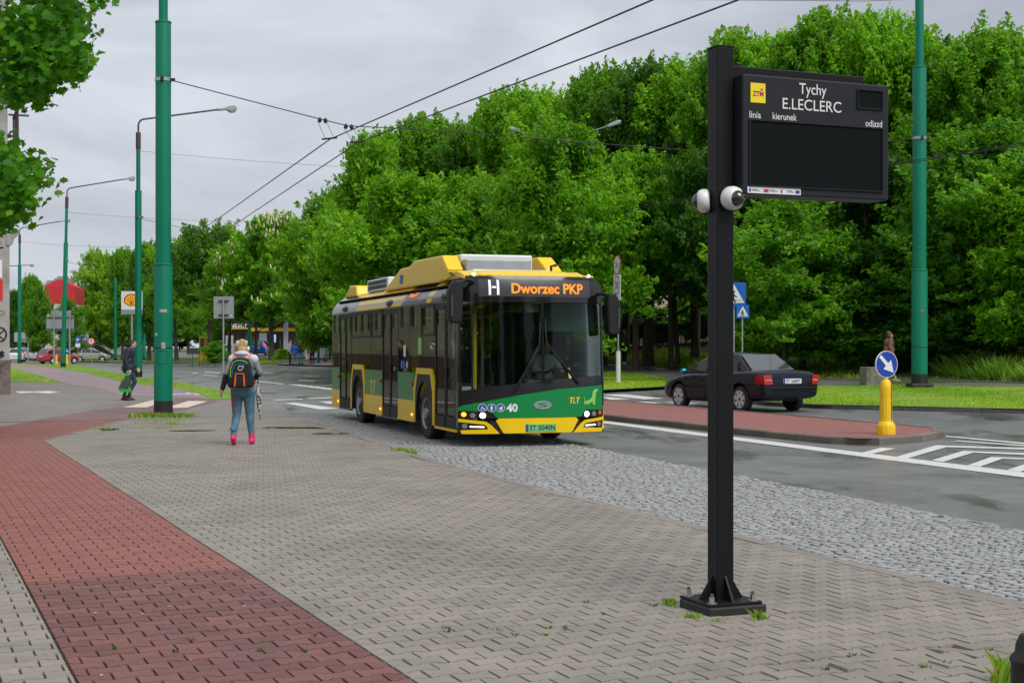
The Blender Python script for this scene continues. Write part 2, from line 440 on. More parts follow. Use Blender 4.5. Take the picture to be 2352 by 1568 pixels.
KL = [G(x, y, 0.1) for x, y in [(2700, 1462), (2352, 1380), (1650, 1215), (1000, 1060), (830, 1000), (790, 988), (689, 951), (638, 931), (601, 919)]]
KLs = smooth_line(KL, 2)
kerb('pavement_kerb', KLs, 0.15, 0.102, 0.2, M_KERB)
UC0 = UV(G(92, 1011, 0.1))[0]                      # where the red strip bends
UC = UC0 + 6.6                                     # far end of the piece by piece paving
V0 = UV(G(960, 1568, 0.1))[1]; V1 = V0 - 1.47      # edges of the red strip
near = [p for p in KLs if UV(p)[0] < UC]; far = [p for p in KLs if UV(p)[0] >= UC]
i0 = len(near) - 1; ua, ub = UV(near[-1])[0], UV(far[0])[0]
cut = near[-1].lerp(far[0], (UC - ua) / (ub - ua))
pavement = sheet('pavement', [Vector(XY(-2, V0 + 6.8))] + near + [cut, Vector(XY(UC, -24)), Vector(XY(-2, -24))], M_PAVEBASE, 0.1 - 0.015, cell=0)
far_left = [G(x, y, 0.1) for x, y in [(537, 918), (487, 905), (279, 890), (144, 865), (27, 860), (-200, 870)]]
sheet('far_pavement', [cut - Vector((-0.03, 0.07))] + far + far_left + [Vector((-60, 62)), Vector(XY(UC - 0.08, -45))], M_PAVFAR, 0.1 - 0.001, cell=0)
sheet('side_pavement', [Vector(XY(UC, -24)), Vector(XY(UC, -45)), Vector(XY(-2, -45)), Vector(XY(-2, -24))], M_PAVFAR, 0.1 - 0.002, cell=0)
redpts = [(92, 1011), (201, 985), (296, 961), (353, 953), (420, 942), (490, 924), (500, 919), (430, 913), (330, 922), (285, 934), (218, 941), (101, 961), (0, 980), (-160, 1012), (-190, 1058)]
P_ = [G(x, y, 0.1) for x, y in redpts]
P_[-1] = Vector((*XY(UC0, V1), 0)); P_[0] = Vector((*XY(UC0, V0), 0))
REDPOLY = [(p.x, p.y) for p in P_]
sheet('red_pavement', [Vector(p) for p in clip_half(REDPOLY, XY(UC, 0), (math.sin(PA), -math.cos(PA)))], M_REDFAR, 0.1 + 0.002, cell=0)
bike = sheet('bike_path', [G(x, y, 0.1) for x, y in [(490, 917), (430, 911), (279, 909), (235, 893), (144, 879), (60, 853), (15, 843), (-60, 842), (-60, 837.5), (28, 838.2), (97, 839.7), (201, 857), (279, 877), (400, 892), (447, 901)]], M_BIKE, 0.1 + 0.004, cell=0)
STRIP = [(540, 917), (487, 917), (447, 901), (400, 892), (279, 877), (201, 857), (97, 839.7), (28, 838.2), (-60, 837.5), (-60, 834), (28, 835), (168, 837.2), (188, 841), (279, 859), (400, 876.6), (524, 897.5), (542, 908)]
sheet('grass_verge', [G(x, y, 0.1) for x, y in STRIP], M_GRASS, 0.1 + 0.008, cell=0)
LTRI = [(27, 843), (60, 853), (144, 878), (27, 877), (-80, 877), (-80, 842)]
sheet('grass_plot', [G(x, y, 0.1) for x, y in LTRI], M_GRASS, 0.1 + 0.008, cell=0)
kerb('verge_kerb', [G(x, y, 0.1) for x, y in [(548, 916), (542, 908), (524, 897.5), (400, 876.6), (279, 859), (188, 841)]], 0.12, 0.1, 0.2, M_KERBD, step=2.0)

# far side of the street
NEARK = [(2800, 959), (2600, 955), (2352, 950), (2100, 944), (1960, 940.5), (1870, 938), (1760, 932), (1700, 925), (1640, 908), (1600, 896), (1541, 894), (1380, 903), (1200, 878), (1000, 858), (790, 841), (650, 837), (441, 834.5), (250, 833)]
RK = [G(x, y) for x, y in NEARK]
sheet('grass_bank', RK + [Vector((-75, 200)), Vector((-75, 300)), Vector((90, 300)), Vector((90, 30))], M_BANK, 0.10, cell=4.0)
RKs = smooth_line(RK[:9], 2)[::-1]
kerb('road_kerb', RKs, 0.15, 0.10, 0.2, M_KERBD, step=1.0)
kerb('stop_kerb', RK[12:][::-1], 0.18, 0.10, 0.2, M_KERBD, step=3.0)
VERGE_A = [(2800, 947.5), (2352, 939), (2100, 933.5), (1960, 930.5), (1870, 928), (1700, 914), (1690, 886), (1950, 885), (2100, 885), (2352, 888), (2800, 896)]
sheet('mown_verge', [G(x, y, 0.1) for x, y in VERGE_A], M_GRASS, 0.108, cell=3)
VERGE_B = [(1385, 894.5), (1541, 886.5), (1546, 874), (1380, 874)]
sheet('mown_patch', [G(x, y, 0.1) for x, y in VERGE_B], M_GRASS, 0.108, cell=3)
VERGE_C = [(1385, 871), (1560, 871), (1500, 862), (1385, 853)]
sheet('mown_corner', [G(x, y, 0.1) for x, y in VERGE_C], M_GRASS, 0.108, cell=3)
sheet('footpath', [G(x, y, 0.1) for x, y in [(2800, 896), (2352, 887.5), (2100, 884.5), (1950, 884.5), (1690, 885), (1560, 873), (1500, 863), (1385, 853), (1300, 846), (1300, 832), (1400, 835.5), (1560, 848), (1650, 862), (1750, 868), (1950, 873.5), (2100, 874), (2352, 881), (2800, 890)]], M_PATH, 0.112, cell=2)
kerb('path_edging', [G(x, y, 0.1) for x, y in [(2800, 890), (2352, 881), (2100, 874), (1950, 873.5), (1750, 868), (1650, 862), (1560, 848), (1400, 835.5), (1300, 832)]][::-1], 0.10, 0.16, 0.15, M_KERBD, step=2.0)
sheet('stop_pavement', [G(x, y, 0.1) for x, y in [(635, 836.4), (800, 841), (830, 834), (800, 828), (640, 827)]], M_PAVFAR, 0.115, cell=3)
sheet('sett_bay', [G(x, y) for x, y in [(560, 837), (640, 837.5), (800, 841.5), (1000, 859), (1000, 868), (800, 850), (640, 843)]], M_SETTFAR, 0.012, cell=4)
sheet('forecourt', [G(x, y, 0.1) for x, y in [(380, 823.5), (640, 823.5), (800, 823), (800, 812), (380, 812)]], M_PATH, 0.17, cell=4)
sheet('car_park', [G(x, y) for x, y in [(-100, 833), (130, 834), (185, 832), (260, 829.5), (260, 815), (-100, 812)]], mat('car_park_paving', (0.22, 0.16, 0.15), 0.6, var=0.15, vscale=2, world_space=True), 0.02, cell=0)
sheet('kerb_island', [G(x, y) for x, y in [(168, 833.2), (200, 832), (330, 833.5), (445, 834.5), (445, 832.5), (330, 831), (200, 829.8), (185, 830)]], M_GRASS, 0.12, cell=0)

# traffic island with red paving
ISL = [(1300, 955), (1400, 966), (1500, 977), (1700, 999), (1850, 1014), (1930, 1022), (1985, 1025), (2060, 1021), (2150, 1012), (2172, 1004), (2168, 999), (2120, 993), (2000, 983), (1850, 968), (1700, 955), (1500, 937), (1400, 929), (1300, 921)]
IW = [G(x, y) for x, y in ISL]
IWs = smooth_line(IW + [IW[0]], 1)
M_ISLK = mat('island_kerb', (0.155, 0.135, 0.115), 0.6, island=0.12, var=0.22, vscale=6, bump=0.25, bscale=90, world_space=True, alt=(0.11, 0.095, 0.08), altscale=1.5)
kerb('island_kerb', IWs, 0.14, 0.13, 0.25, M_ISLK, step=1.0)
M_ISLB = mat('island_bricks', (0.31, 0.115, 0.10), 0.55, var=0.15, vscale=4, bump=0.2, bscale=50, world_space=True)
def brick_joints(m, bw=0.2, bh=0.1, ang=-20.0, dark=0.6):
    t = m.node_tree; N = t.nodes; L = t.links; p = N['Principled BSDF']
    g = N.new('ShaderNodeNewGeometry'); q = N.new('ShaderNodeMapping'); q.inputs['Rotation'].default_value = (0, 0, R(ang)); L.new(g.outputs['Position'], q.inputs[0])
    b = N.new('ShaderNodeTexBrick'); L.new(q.outputs[0], b.inputs['Vector']); b.inputs['Scale'].default_value = 1.0
    b.inputs['Brick Width'].default_value = bw; b.inputs['Row Height'].default_value = bh; b.inputs['Mortar Size'].default_value = 0.006
    b.inputs['Color1'].default_value = (1, 1, 1, 1); b.inputs['Color2'].default_value = (0.86, 0.86, 0.86, 1); b.inputs['Mortar'].default_value = (dark, dark, dark, 1)
    src = p.inputs['Base Color'].links[0].from_socket
    mx_ = N.new('ShaderNodeMix'); mx_.data_type = 'RGBA'; mx_.blend_type = 'MULTIPLY'; mx_.inputs[0].default_value = 1.0
    L.new(src, mx_.inputs[6]); L.new(b.outputs['Color'], mx_.inputs[7]); L.new(mx_.outputs[2], p.inputs['Base Color'])
brick_joints(M_ISLB); brick_joints(M_PAVFAR, 0.2, 0.14, -23.3, 0.62); brick_joints(M_REDFAR, 0.2, 0.14, -23.3, 0.62)
ctr = sum((Vector((p.x, p.y, 0)) for p in IW), Vector()) / len(IW)
ins = []
n = len(IWs) - 1
for i in range(n):
    a, b = IWs[i - 1 if i else n - 1], IWs[(i + 1) % n]; d = (b - a).normalized(); ins.append(IWs[i] + Vector((-d.y, d.x)) * 0.10)
sheet('traffic_island', ins, M_ISLB, 0.122, cell=0 or 4)

# ---------------------------------------------------------------- painted markings, pieces of the road
def Z(ox, oy, s):
    return lambda l: [((ox + x / s) / 1.0884, (oy + y / s) / 1.0884) for x, y in l]
z7 = Z(2060, 780, 3.564); z4 = Z(480, 700, 3.485); z6 = Z(1520, 640, 3.267)
mark([(1380, 966.5), (1380, 972), (2700, 1143), (2700, 1129)], M_PAINT, road, 'edge_line')
for q in ([(330, 1258), (420, 1268), (640, 1220), (510, 1212)],
          [(640, 1295), (735, 1310), (1090, 1208), (1900, 1232), (1900, 1218), (1000, 1190)],
          [(960, 1325), (1060, 1340), (1330, 1257), (1900, 1282), (1900, 1266), (1240, 1240)],
          [(1280, 1370), (1390, 1383), (1590, 1311), (1900, 1324), (1900, 1309), (1490, 1295)],
          [(1630, 1412), (1750, 1428), (1950, 1360), (1850, 1340)]):
    mark(z7(q), M_PAINT, road, 'hatch_mark')
mark(z7([(1085, 1105), (1900, 1180), (1900, 1192), (1085, 1114)]), M_PAINT, road, 'edge_line')
mark(z7([(1170, 1148), (1900, 1196), (1900, 1207), (1170, 1156)]), M_PAINT, road, 'edge_line')
for q in ([(805, 1076), (900, 1070), (1285, 1122), (1120, 1131)], [(1105, 1064), (1200, 1059), (1480, 1096), (1330, 1102)], [(1400, 1052), (1500, 1048), (1800, 1080), (1680, 1088)]):
    mark(z4(q), M_PAINT, road, 'zebra_stripe')
for q in ([(700, 1045), (960, 1036), (970, 1042), (730, 1051)], [(1010, 1031), (1300, 1019), (1310, 1026), (1030, 1037)],
          [(560, 878), (800, 903), (790, 911), (560, 886)], [(825, 909), (900, 909), (1500, 982), (1500, 993), (880, 918)],
          [(620, 804), (1300, 855), (1300, 862), (620, 809)], [(115, 798), (250, 808), (245, 813), (110, 803)], [(100, 825), (230, 836), (225, 841), (95, 830)], [(0, 806), (55, 811), (50, 816), (-5, 811)],
          [(930, 868), (1080, 876), (1070, 883), (925, 874)]):
    mark(z4(q), M_PAINT, road, 'lane_line')
for i in range(7):
    x0 = 905 + i * 52
    mark(z4([(x0, 912 + i * 6.2), (x0 + 26, 908 + i * 6.2), (x0 + 95, 924 + i * 6.2), (x0 + 70, 929 + i * 6.2)]), M_PAINT, road, 'hatch_mark')
for q in ([(-60, 1134), (130, 1129), (460, 1165), (300, 1172)], [(-60, 1152), (0, 1152), (190, 1170), (20, 1176)], [(180, 1195), (300, 1192), (440, 1202), (330, 1207)], [(450, 1197), (560, 1195), (760, 1206), (640, 1210)]):
    mark(z6(q), M_PAINT, road, 'zebra_stripe')
z1 = Z(0, 900, 2.735)
for q in ([(840, 324), (1000, 324), (1190, 272), (1060, 270)], [(1120, 330), (1285, 324), (1420, 281), (1290, 279)]):
    o = sheet('crossing_bar', [G(x, y, 0.1) for x, y in z1(q)], M_CREAM, 0.1 + 0.006, bike, cell=0)
# bicycle symbol on the red asphalt
mbk = MB(); cpos = G(432, 905.5, 0.1)
def ring(cx, cy, r):
    n = 20
    for i in range(n):
        a, b = 2 * math.pi * i / n, 2 * math.pi * (i + 1) / n
        mbk.poly([(cx + math.cos(a) * r, cy + math.sin(a) * r, 0), (cx + math.cos(b) * r, cy + math.sin(b) * r, 0), (cx + math.cos(b) * (r - .1), cy + math.sin(b) * (r - .1), 0), (cx + math.cos(a) * (r - .1), cy + math.sin(a) * (r - .1), 0)])
ring(-0.62, 0, 0.42); ring(0.62, 0, 0.42)
def bar(ax, ay, bx_, by):
    d = Vector((bx_ - ax, by - ay)).normalized(); q = Vector((-d.y, d.x)) * 0.05
    mbk.poly([(ax + q.x, ay + q.y, 0), (bx_ + q.x, by + q.y, 0), (bx_ - q.x, by - q.y, 0), (ax - q.x, ay - q.y, 0)])
bar(-0.62, 0, -0.2, 0.75); bar(-0.2, 0.75, 0.45, 0.75); bar(0.62, 0, 0.35, 1.1); bar(-0.05, 0, 0.42, 0.75); bar(-0.62, 0, -0.05, 0); bar(-0.05, 0, -0.27, 0.95)
o = mbk.build('bicycle_symbol', mat('white_paint', (0.75, 0.75, 0.75), 0.5, var=0.1), bike); o.location = (cpos.x, cpos.y, 0.0065); o.scale = (1.1, 1.6, 1)
mw = MB(); c0 = G(94, 899, 0.1); 
for a, b in (((100 / 2.735), 215), ):
    pass
mw.poly([G(x, y, 0.1) + Vector((0, 0, 0.004)) for x, y in z1([(105, 213), (240, 215), (330, 212), (410, 220), (330, 226), (240, 221), (130, 225)])])
mw.build('paint_patch', MATS['white_paint'], pavement)
# puddles lying on the paving
def puddle(px, py, wx, wy, k=0):
    c = G(px, py, 0.1); n = 20; rr = random.Random(k)
    pts = []
    for i in range(n):
        a = 2 * math.pi * i / n; r = 1 + 0.22 * math.sin(2 * a + k) + rr.uniform(-0.1, 0.1)
        pts.append(G(px + math.cos(a) * wx * r, py + math.sin(a) * wy * r, 0.1) + Vector((0, 0, 0.004)))
    mb = MB(); mb.poly(pts); return mb.build('puddle', M_WATER, pavement)
puddle(675, 982.5, 62, 2.6, 1); puddle(760, 995.5, 36, 1.7, 2); puddle(252, 986, 20, 2.4, 3); puddle(440, 989, 60, 0.9, 4)

# ---------------------------------------------------------------- interlocking pavers, piece by piece
HL, WW, NW = 0.0964, 0.0791, 0.0539
BONE = [(-HL, -WW), (-0.062, -WW), (-0.038, -NW), (0.038, -NW), (0.062, -WW), (HL, -WW), (HL, WW), (0.062, WW), (0.038, NW), (-0.038, NW), (-0.062, WW), (-HL, WW)]
def paver_geo(poly, ch=0.003):
    """poly in local (x across, y along); returns verts, faces"""
    n = len(poly); cx = sum(p[0] for p in poly) / n; cy_ = sum(p[1] for p in poly) / n
    A = sum(poly[i][0] * poly[(i+1) % n][1] - poly[(i+1) % n][0] * poly[i][1] for i in range(n))
    if A < 0: poly = poly[::-1]
    top = []
    for i in range(n):
        a, b, c = Vector(poly[i - 1]), Vector(poly[i]), Vector(poly[(i + 1) % n])
        d1 = (b - a); d2 = (c - b)
        if d1.length < 1e-6 or d2.length < 1e-6: top.append(b); continue
        n1 = Vector((-d1.y, d1.x)).normalized(); n2 = Vector((-d2.y, d2.x)).normalized(); m_ = n1 + n2
        k = ch / max(0.35, 1 + n1.dot(n2)) * 1.0
        top.append(b + m_ * k)
    vs = [(p[0], p[1], 0.0) for p in top] + [(p[0], p[1], -0.018) for p in poly]
    fs = [tuple(range(n))] + [(i, n + i, n + (i + 1) % n, (i + 1) % n) for i in range(n)]
    return vs, fs
bone_mesh = {}
def piece_mesh(name, vs, fs, m):
    me = bpy.data.meshes.new(name); me.from_pydata(vs, [], fs); me.materials.append(m); return me
cand = []
RED_SPLIT = UV(G(365, 1321, 0.1))[0]
KLn = [Vector((p.x, p.y)) for p in KLs]
def kerb_clip(c):
    best = None
    for a, b in zip(KLn, KLn[1:]):
        d = b - a; t = max(0, min(1, (c - a).dot(d) / d.length_squared)); q = a + d * t; l = (c - q).length
        if best is None or l < best[0]: best = (l, a, d.normalized())
    l, a, d = best; n = Vector((d.y, -d.x))       # outwards, to the road
    return a - n * 0.153, n, (c - a).dot(n)
u0 = 3.0
rows = int((UC - u0) / 0.14)
for j in range(rows):
    u = u0 + j * 0.14
    for i in range(-135, 60):
        v = V0 + 0.1 + i * 0.2 + (0.1 if j % 2 else 0.0)
        x, y = XY(u, v)
        if y < 4.2 or abs(x) > 0.362 * y + 1.3: continue
        c = Vector((x, y)); polys = []
        if u > UC0 - 0.02: parts = [('r' if inpoly((x, y), REDPOLY) else 'g', BONE)]
        elif v > V0 - 0.12 and v < V0 + 0.12:
            parts = [('g', clip_half(BONE, (V0 + 0.006 - v, 0), (-1, 0))), ('r', clip_half(BONE, (V0 - 0.006 - v, 0), (1, 0)))]
        elif v > V1 - 0.12 and v < V1 + 0.12:
            parts = [('r', clip_half(BONE, (V1 + 0.006 - v, 0), (-1, 0))), ('g', clip_half(BONE, (V1 - 0.006 - v, 0), (1, 0)))]
        else: parts = [('r' if V1 < v < V0 else 'g', BONE)]
        if v > V0 + 3:
            a, nn, dist = kerb_clip(c)
            if dist > 0.16: continue
            if dist > -0.34:
                n2 = (nn.x * math.cos(PA) + nn.y * math.sin(PA), -nn.x * math.sin(PA) + nn.y * math.cos(PA))
                dd = a - c; a2 = (dd.x * math.cos(PA) + dd.y * math.sin(PA), -dd.x * math.sin(PA) + dd.y * math.cos(PA))
                parts = [(k, clip_half(p, a2, n2)) for k, p in parts]
        for k, p in parts:
            if len(p) < 3: continue
            xs = [q[0] for q in p]; ys = [q[1] for q in p]
            if max(xs) - min(xs) < 0.009 or max(ys) - min(ys) < 0.009: continue
            mk = 'g' if k == 'g' else ('o' if u < RED_SPLIT + 0.0 else 'n')
            cand.append((y, x, mk, p, p is BONE, u, v))
cand.sort(key=lambda t: t[0])
PM = {'g': M_PAV, 'o': M_RED_OLD, 'n': M_RED_NEW}
count = {'g': 0, 'r': 0}; acc = {'g': ([], [], []), 'r': ([], [], [])}
full = {k: piece_mesh('paver', *paver_geo(BONE), PM[k]) for k in PM}
sunk = G(2120, 1530, 0.1); sunk2 = G(1980, 1555, 0.1)
for y, x, mk, p, whole, u, v in cand:
    kk = 'g' if mk == 'g' else 'r'
    sc_x = CX + F * x / y; sc_y = HY + F * CH / y
    dz = random.gauss(0, 0.0011); rx, ry = random.gauss(0, 0.0035), random.gauss(0, 0.0035); rz = random.gauss(0, 0.004)
    ds = min((Vector((x, y)) - sunk.xy).length, (Vector((x, y)) - sunk2.xy).length * 1.2)
    if ds < 0.5:
        rx += random.gauss(0, 0.045); ry += random.gauss(0, 0.05); dz -= 0.006 * random.random()
    dz += 0.004 * math.sin(u * 1.3 + v * 0.7) * math.sin(v * 1.1)
    if count[kk] < 300 and -30 < sc_x < 2380 and sc_y < 1585:
        count[kk] += 1
        o = link('paver', full[mk] if whole else piece_mesh('paver', *paver_geo(p), PM[mk]), pavement)
        o.location = (x, y, dz); o.rotation_euler = (rx, ry, PA + rz)
    else:
        vs, fs = paver_geo(p)
        V_, F_, I_ = acc[kk]; n0 = len(V_)
        ca, sa = math.cos(PA + rz), math.sin(PA + rz)
        V_ += [(x + a * ca - b * sa, y + a * sa + b * ca, dz + c_ + a * -ry + b * rx) for a, b, c_ in vs]
        F_ += [tuple(q + n0 for q in f) for f in fs]; I_ += [1 if mk == 'n' else 0] * len(fs)
for kk, ms, nm in (('g', [M_PAV], 'paver_field'), ('r', [M_RED_OLD, M_RED_NEW], 'red_paver_field')):
    V_, F_, I_ = acc[kk]
    me = bpy.data.meshes.new(nm); me.from_pydata(V_, [], F_)
    for m in ms: me.materials.append(m)
    me.polygons.foreach_set('material_index', I_); tag(link(nm, me, pavement), kind='stuff')

# ---------------------------------------------------------------- granite setts of the bus bay, stone by stone
SA = R(20.0)
setp = [Vector((p.x, p.y)) + Vector((0.03, 0.01)) for p in KLs if p.y < 33]
outer = [G(x, y) for x, y in [(760, 946), (870, 950), (1015, 966), (1500, 1058), (1640, 1085), (2352, 1222), (2800, 1308)]]
SPOLY = [tuple(p) for p in setp] + [(p.x, p.y) for p in outer]
strip = sheet('sett_strip', [Vector((x, y, 0)) for x, y in SPOLY], M_SETTBASE, 0.008, cell=0)
us = [-x * math.sin(SA) + y * math.cos(SA) for x, y in SPOLY]; vs_ = [x * math.cos(SA) + y * math.sin(SA) for x, y in SPOLY]
S_ = 0.098
nu, nv_ = int((max(us) - min(us)) / S_) + 2, int((max(vs_) - min(vs_)) / S_) + 2
jit = rng.uniform(-0.02, 0.02, (nu + 1, nv_ + 1, 2)); rowshift = rng.uniform(-0.05, 0.05, nu + 1)
def corner(i, j):
    u = min(us) + i * S_ + jit[i, j, 0] + 0.05 * math.sin(j * 0.23 + i * 0.05); v = min(vs_) + j * S_ + jit[i, j, 1] + rowshift[i] * 0.4 + 0.04 * math.sin(i * 0.31)
    return Vector((-u * math.sin(SA) + v * math.cos(SA), u * math.cos(SA) + v * math.sin(SA)))
setts = []
for i in range(nu):
    for j in range(nv_):
        q = [corner(i, j), corner(i, j + 1), corner(i + 1, j + 1), corner(i + 1, j)]
        c = (q[0] + q[1] + q[2] + q[3]) / 4
        if abs(c.x) > 0.40 * c.y + 1.0 or c.y < 6.5: continue
        if inpoly(c, SPOLY): setts.append((c.y, c, q))
setts.sort(key=lambda t: t[0])
Vs, Fs = [], []; ns = 0
for y, c, q in setts:
    sh = random.uniform(0.80, 0.93); ring_ = []
    for k in range(4):
        a, b = q[k], q[(k + 1) % 4]
        for t in (0.2, 0.8):
            p = a.lerp(b, t + random.uniform(-0.07, 0.07)) - c; ring_.append(p * sh * (1 + random.uniform(-0.05, 0.05)))
    z = -0.078 + random.gauss(0, 0.0035); tx, ty = random.gauss(0, 0.03), random.gauss(0, 0.03)
    vs = [(0, 0, z + 0.004)] + [(p.x * 0.86, p.y * 0.86, z + p.x * tx + p.y * ty) for p in ring_] + [(p.x, p.y, z - 0.03) for p in ring_]
    fs = [(0, 1 + k, 1 + (k + 1) % 8) for k in range(8)] + [(1 + k, 9 + k, 9 + (k + 1) % 8, 1 + (k + 1) % 8) for k in range(8)]
    sx_ = CX + F * c.x / c.y; sy_ = HY + F * (CH + 0.08) / c.y
    if ns < 300 and sx_ < 2380 and sy_ < 1580:
        ns += 1; o = link('sett', piece_mesh('sett', vs, fs, M_SETT), strip); o.location = (c.x, c.y, 0)
    else:
        n0 = len(Vs); Vs += [(a + c.x, b + c.y, d) for a, b, d in vs]; Fs += [tuple(k + n0 for k in f) for f in fs]
tag(link('sett_field', piece_mesh('sett_field', Vs, Fs, M_SETT), strip), kind='stuff')
kerb('sett_edging', [Vector((p.x, p.y)) for p in outer[::-1]][:5], 0.08, 0.018, 0.1, M_KERB, step=0.5)

rl = random.Random(21); lv, lf, li = [], [], []
for q in range(70):
    px, py = rl.uniform(0, 2352), rl.uniform(1010, 1565); c_ = G(px, py, 0.1)
    if UV(c_)[1] > V0 + 4.6: continue
    n0 = len(lv); s_ = rl.uniform(0.006, 0.016); a0 = rl.uniform(0, 6.28); k_ = rl.choice((4, 5, 6)); st_ = rl.uniform(0.35, 1)
    for i in range(k_):
        a = a0 + 2 * math.pi * i / k_; u_, v_ = s_ * math.cos(a), s_ * st_ * math.sin(a); lv.append((c_.x + u_, c_.y + v_, 0.004 + rl.uniform(0, 0.004)))
    lf.append(tuple(range(n0, n0 + k_))); li.append(rl.choice((0, 0, 0, 1, 2)))
me = bpy.data.meshes.new('litter'); me.from_pydata(lv, [], lf)
for m in (mat('litter_pale', (0.55, 0.54, 0.50), 0.7), mat('litter_orange', (0.45, 0.20, 0.08), 0.7), mat('litter_dark', (0.03, 0.025, 0.02), 0.8)): me.materials.append(m)
me.polygons.foreach_set('material_index', li)
tag(link('litter', me), 'tiny pale petals and litter specks lying on the pavement', 'litter', None, 'stuff')
# ---------------------------------------------------------------- street furniture
M_BLK = mat('black_powder_coat', (0.007, 0.0075, 0.009), 0.42, bump=0.05, bscale=200, var=0.2, vscale=5, spec=0.22)
M_CAB = mat('cabinet_grey', (0.017, 0.018, 0.023), 0.5, bump=0.05, bscale=250, var=0.12, vscale=6, spec=0.25)
M_SCR = mat('screen', (0.0022, 0.0045, 0.0045), 0.6, bump=0.08, bscale=300, spec=0.12)
M_WHT = mat('white_print', (0.72, 0.72, 0.72), 0.5)
M_WHITE = mat('white_plastic', (0.70, 0.70, 0.69), 0.35, var=0.06)
M_ZINC = mat('zinc_steel', (0.42, 0.44, 0.46), 0.35, metal=0.8, var=0.2, vscale=30)
M_GALV = mat('galvanised_grey', (0.30, 0.32, 0.335), 0.5, metal=0.3, var=0.12, vscale=5)
M_YEL = mat('logo_yellow', (0.85, 0.68, 0.01), 0.45)
M_MAG = mat('logo_magenta', (0.42, 0.01, 0.12), 0.5)
M_DOME = mat('dome_glass', (0.012, 0.012, 0.014), 0.06, spec=0.8, coat=0.5)
M_RUST = mat('rusty_bolt', (0.16, 0.075, 0.04), 0.7, var=0.3, vscale=30)
M_CONC = mat('rough_concrete', (0.23, 0.215, 0.19), 0.8, var=0.35, vscale=14, bump=0.5, bscale=60, alt=(0.12, 0.115, 0.09), altscale=7)
M_SIGNBLUE = mat('sign_blue', (0.008, 0.12, 0.50), 0.4)
M_DEEPBLUE = mat('arrow_blue', (0.005, 0.05, 0.34), 0.4)
M_SIGNWHITE = mat('sign_white', (0.72, 0.74, 0.74), 0.4)
M_SIGNRED = mat('sign_red', (0.55, 0.03, 0.035), 0.4)
M_BLACK = mat('black_print', (0.012, 0.012, 0.013), 0.5)
M_BOLL = mat('bollard_yellow', (0.80, 0.50, 0.004), 0.45, var=0.08, vscale=4, alt=(0.66, 0.38, 0.006), altscale=5, altlo=0.55)
M_GREEN = mat('pole_green', (0.0, 0.185, 0.105), 0.45, spec=0.3, var=0.10, vscale=2.2, alt=(0.0, 0.155, 0.088), altscale=1.1, bump=0.04, bscale=30)
M_TAR = mat('pole_foot_black', (0.014, 0.013, 0.012), 0.6, var=0.4, vscale=8, alt=(0.05, 0.045, 0.035), altscale=5, altlo=0.58)
M_WIRE = mat('wire_dark', (0.03, 0.03, 0.034), 0.5, metal=0.4)
M_BROWN = mat('sleeve_brown', (0.075, 0.045, 0.05), 0.5)
M_ARM = mat('arm_dark', (0.065, 0.055, 0.065), 0.45)
M_LAMP = mat('lamp_grey', (0.33, 0.36, 0.40), 0.45, var=0.1)
M_BOWL = mat('lamp_bowl', (0.55, 0.52, 0.46), 0.25, spec=0.6)

def fit_text(s, width, height, m, parent, x, y, z, ext=0.002, bold=0.0, rot=(R(90), 0, 0), name='lettering', fn=None):
    """text scaled to an exact width and cap height"""
    cu = bpy.data.curves.new('t', 'FONT'); cu.body = s; cu.size = 1; cu.offset = bold; cu.extrude = 0; cu.resolution_u = 4
    o = bpy.data.objects.new('t', cu); me = bpy.data.meshes.new_from_object(o); bpy.data.objects.remove(o); bpy.data.curves.remove(cu)
    xs = [v.co.x for v in me.vertices]; ys = [v.co.y for v in me.vertices]
    x0, x1 = min(xs), max(xs); cap = 0.70
    for v in me.vertices:
        v.co.x = (v.co.x - (x0 + x1) / 2) * width / (x1 - x0); v.co.y = (v.co.y - cap / 2) * height / cap
        if fn: v.co = fn(v.co)
    me.materials.clear(); me.materials.append(m); me.name = name
    ob = link(name, me, parent)
    if not fn: ob.location = (x, y, z); ob.rotation_euler = rot
    return ob

# --- passenger information display
b = G(1655, 1398, 0.1)
sg = thing('information_display', 'black passenger information display on a tall square post reading Tychy E.LECLERC', 'display sign', (b.x, b.y, 0), R(22))
MB().bx(-0.058, -0.058, 0.05, 0.058, 0.058, 3.38).build('post', M_BLK, sg, bevel=0.006)
MB().lathe([(0.085, 3.38), (0.085, 3.388), (0.03, 3.396), (0.0, 3.397)], 4).build('post_cap', M_BLK, sg, rotz=R(45))
c0x, c0y, c0z, cw, chh = 0.064, -0.15, 2.494, 1.05, 0.714
def face(u, v): return (c0x + u * cw, c0z + chh * (1 - v))
cab = MB().bx(c0x, c0y, c0z, c0x + cw, 0.05, c0z + chh).build('cabinet', M_CAB, sg, bevel=0.008)
def recess(u0, v0, u1, v1, dep=0.012):
    (x0, z1), (x1, z0) = face(u0, v0), face(u1, v1)
    y = c0y - 0.0025
    MB().bx(x0, y, z0, x1, y + 0.002, z1).build('screen', M_SCR, cab)
    e = MB()
    for a in ((x0 - .006, z0 - .006, x1 + .006, z0), (x0 - .006, z1, x1 + .006, z1 + .006), (x0 - .006, z0, x0, z1), (x1, z0, x1 + .006, z1)):
        e.bx(a[0], y - 0.008, a[1], a[2], c0y + 0.001, a[3])
    e.build('screen_frame', M_CAB, cab)
recess(0.045, 0.385, 0.95, 0.925); recess(0.78, 0.06, 0.95, 0.212)
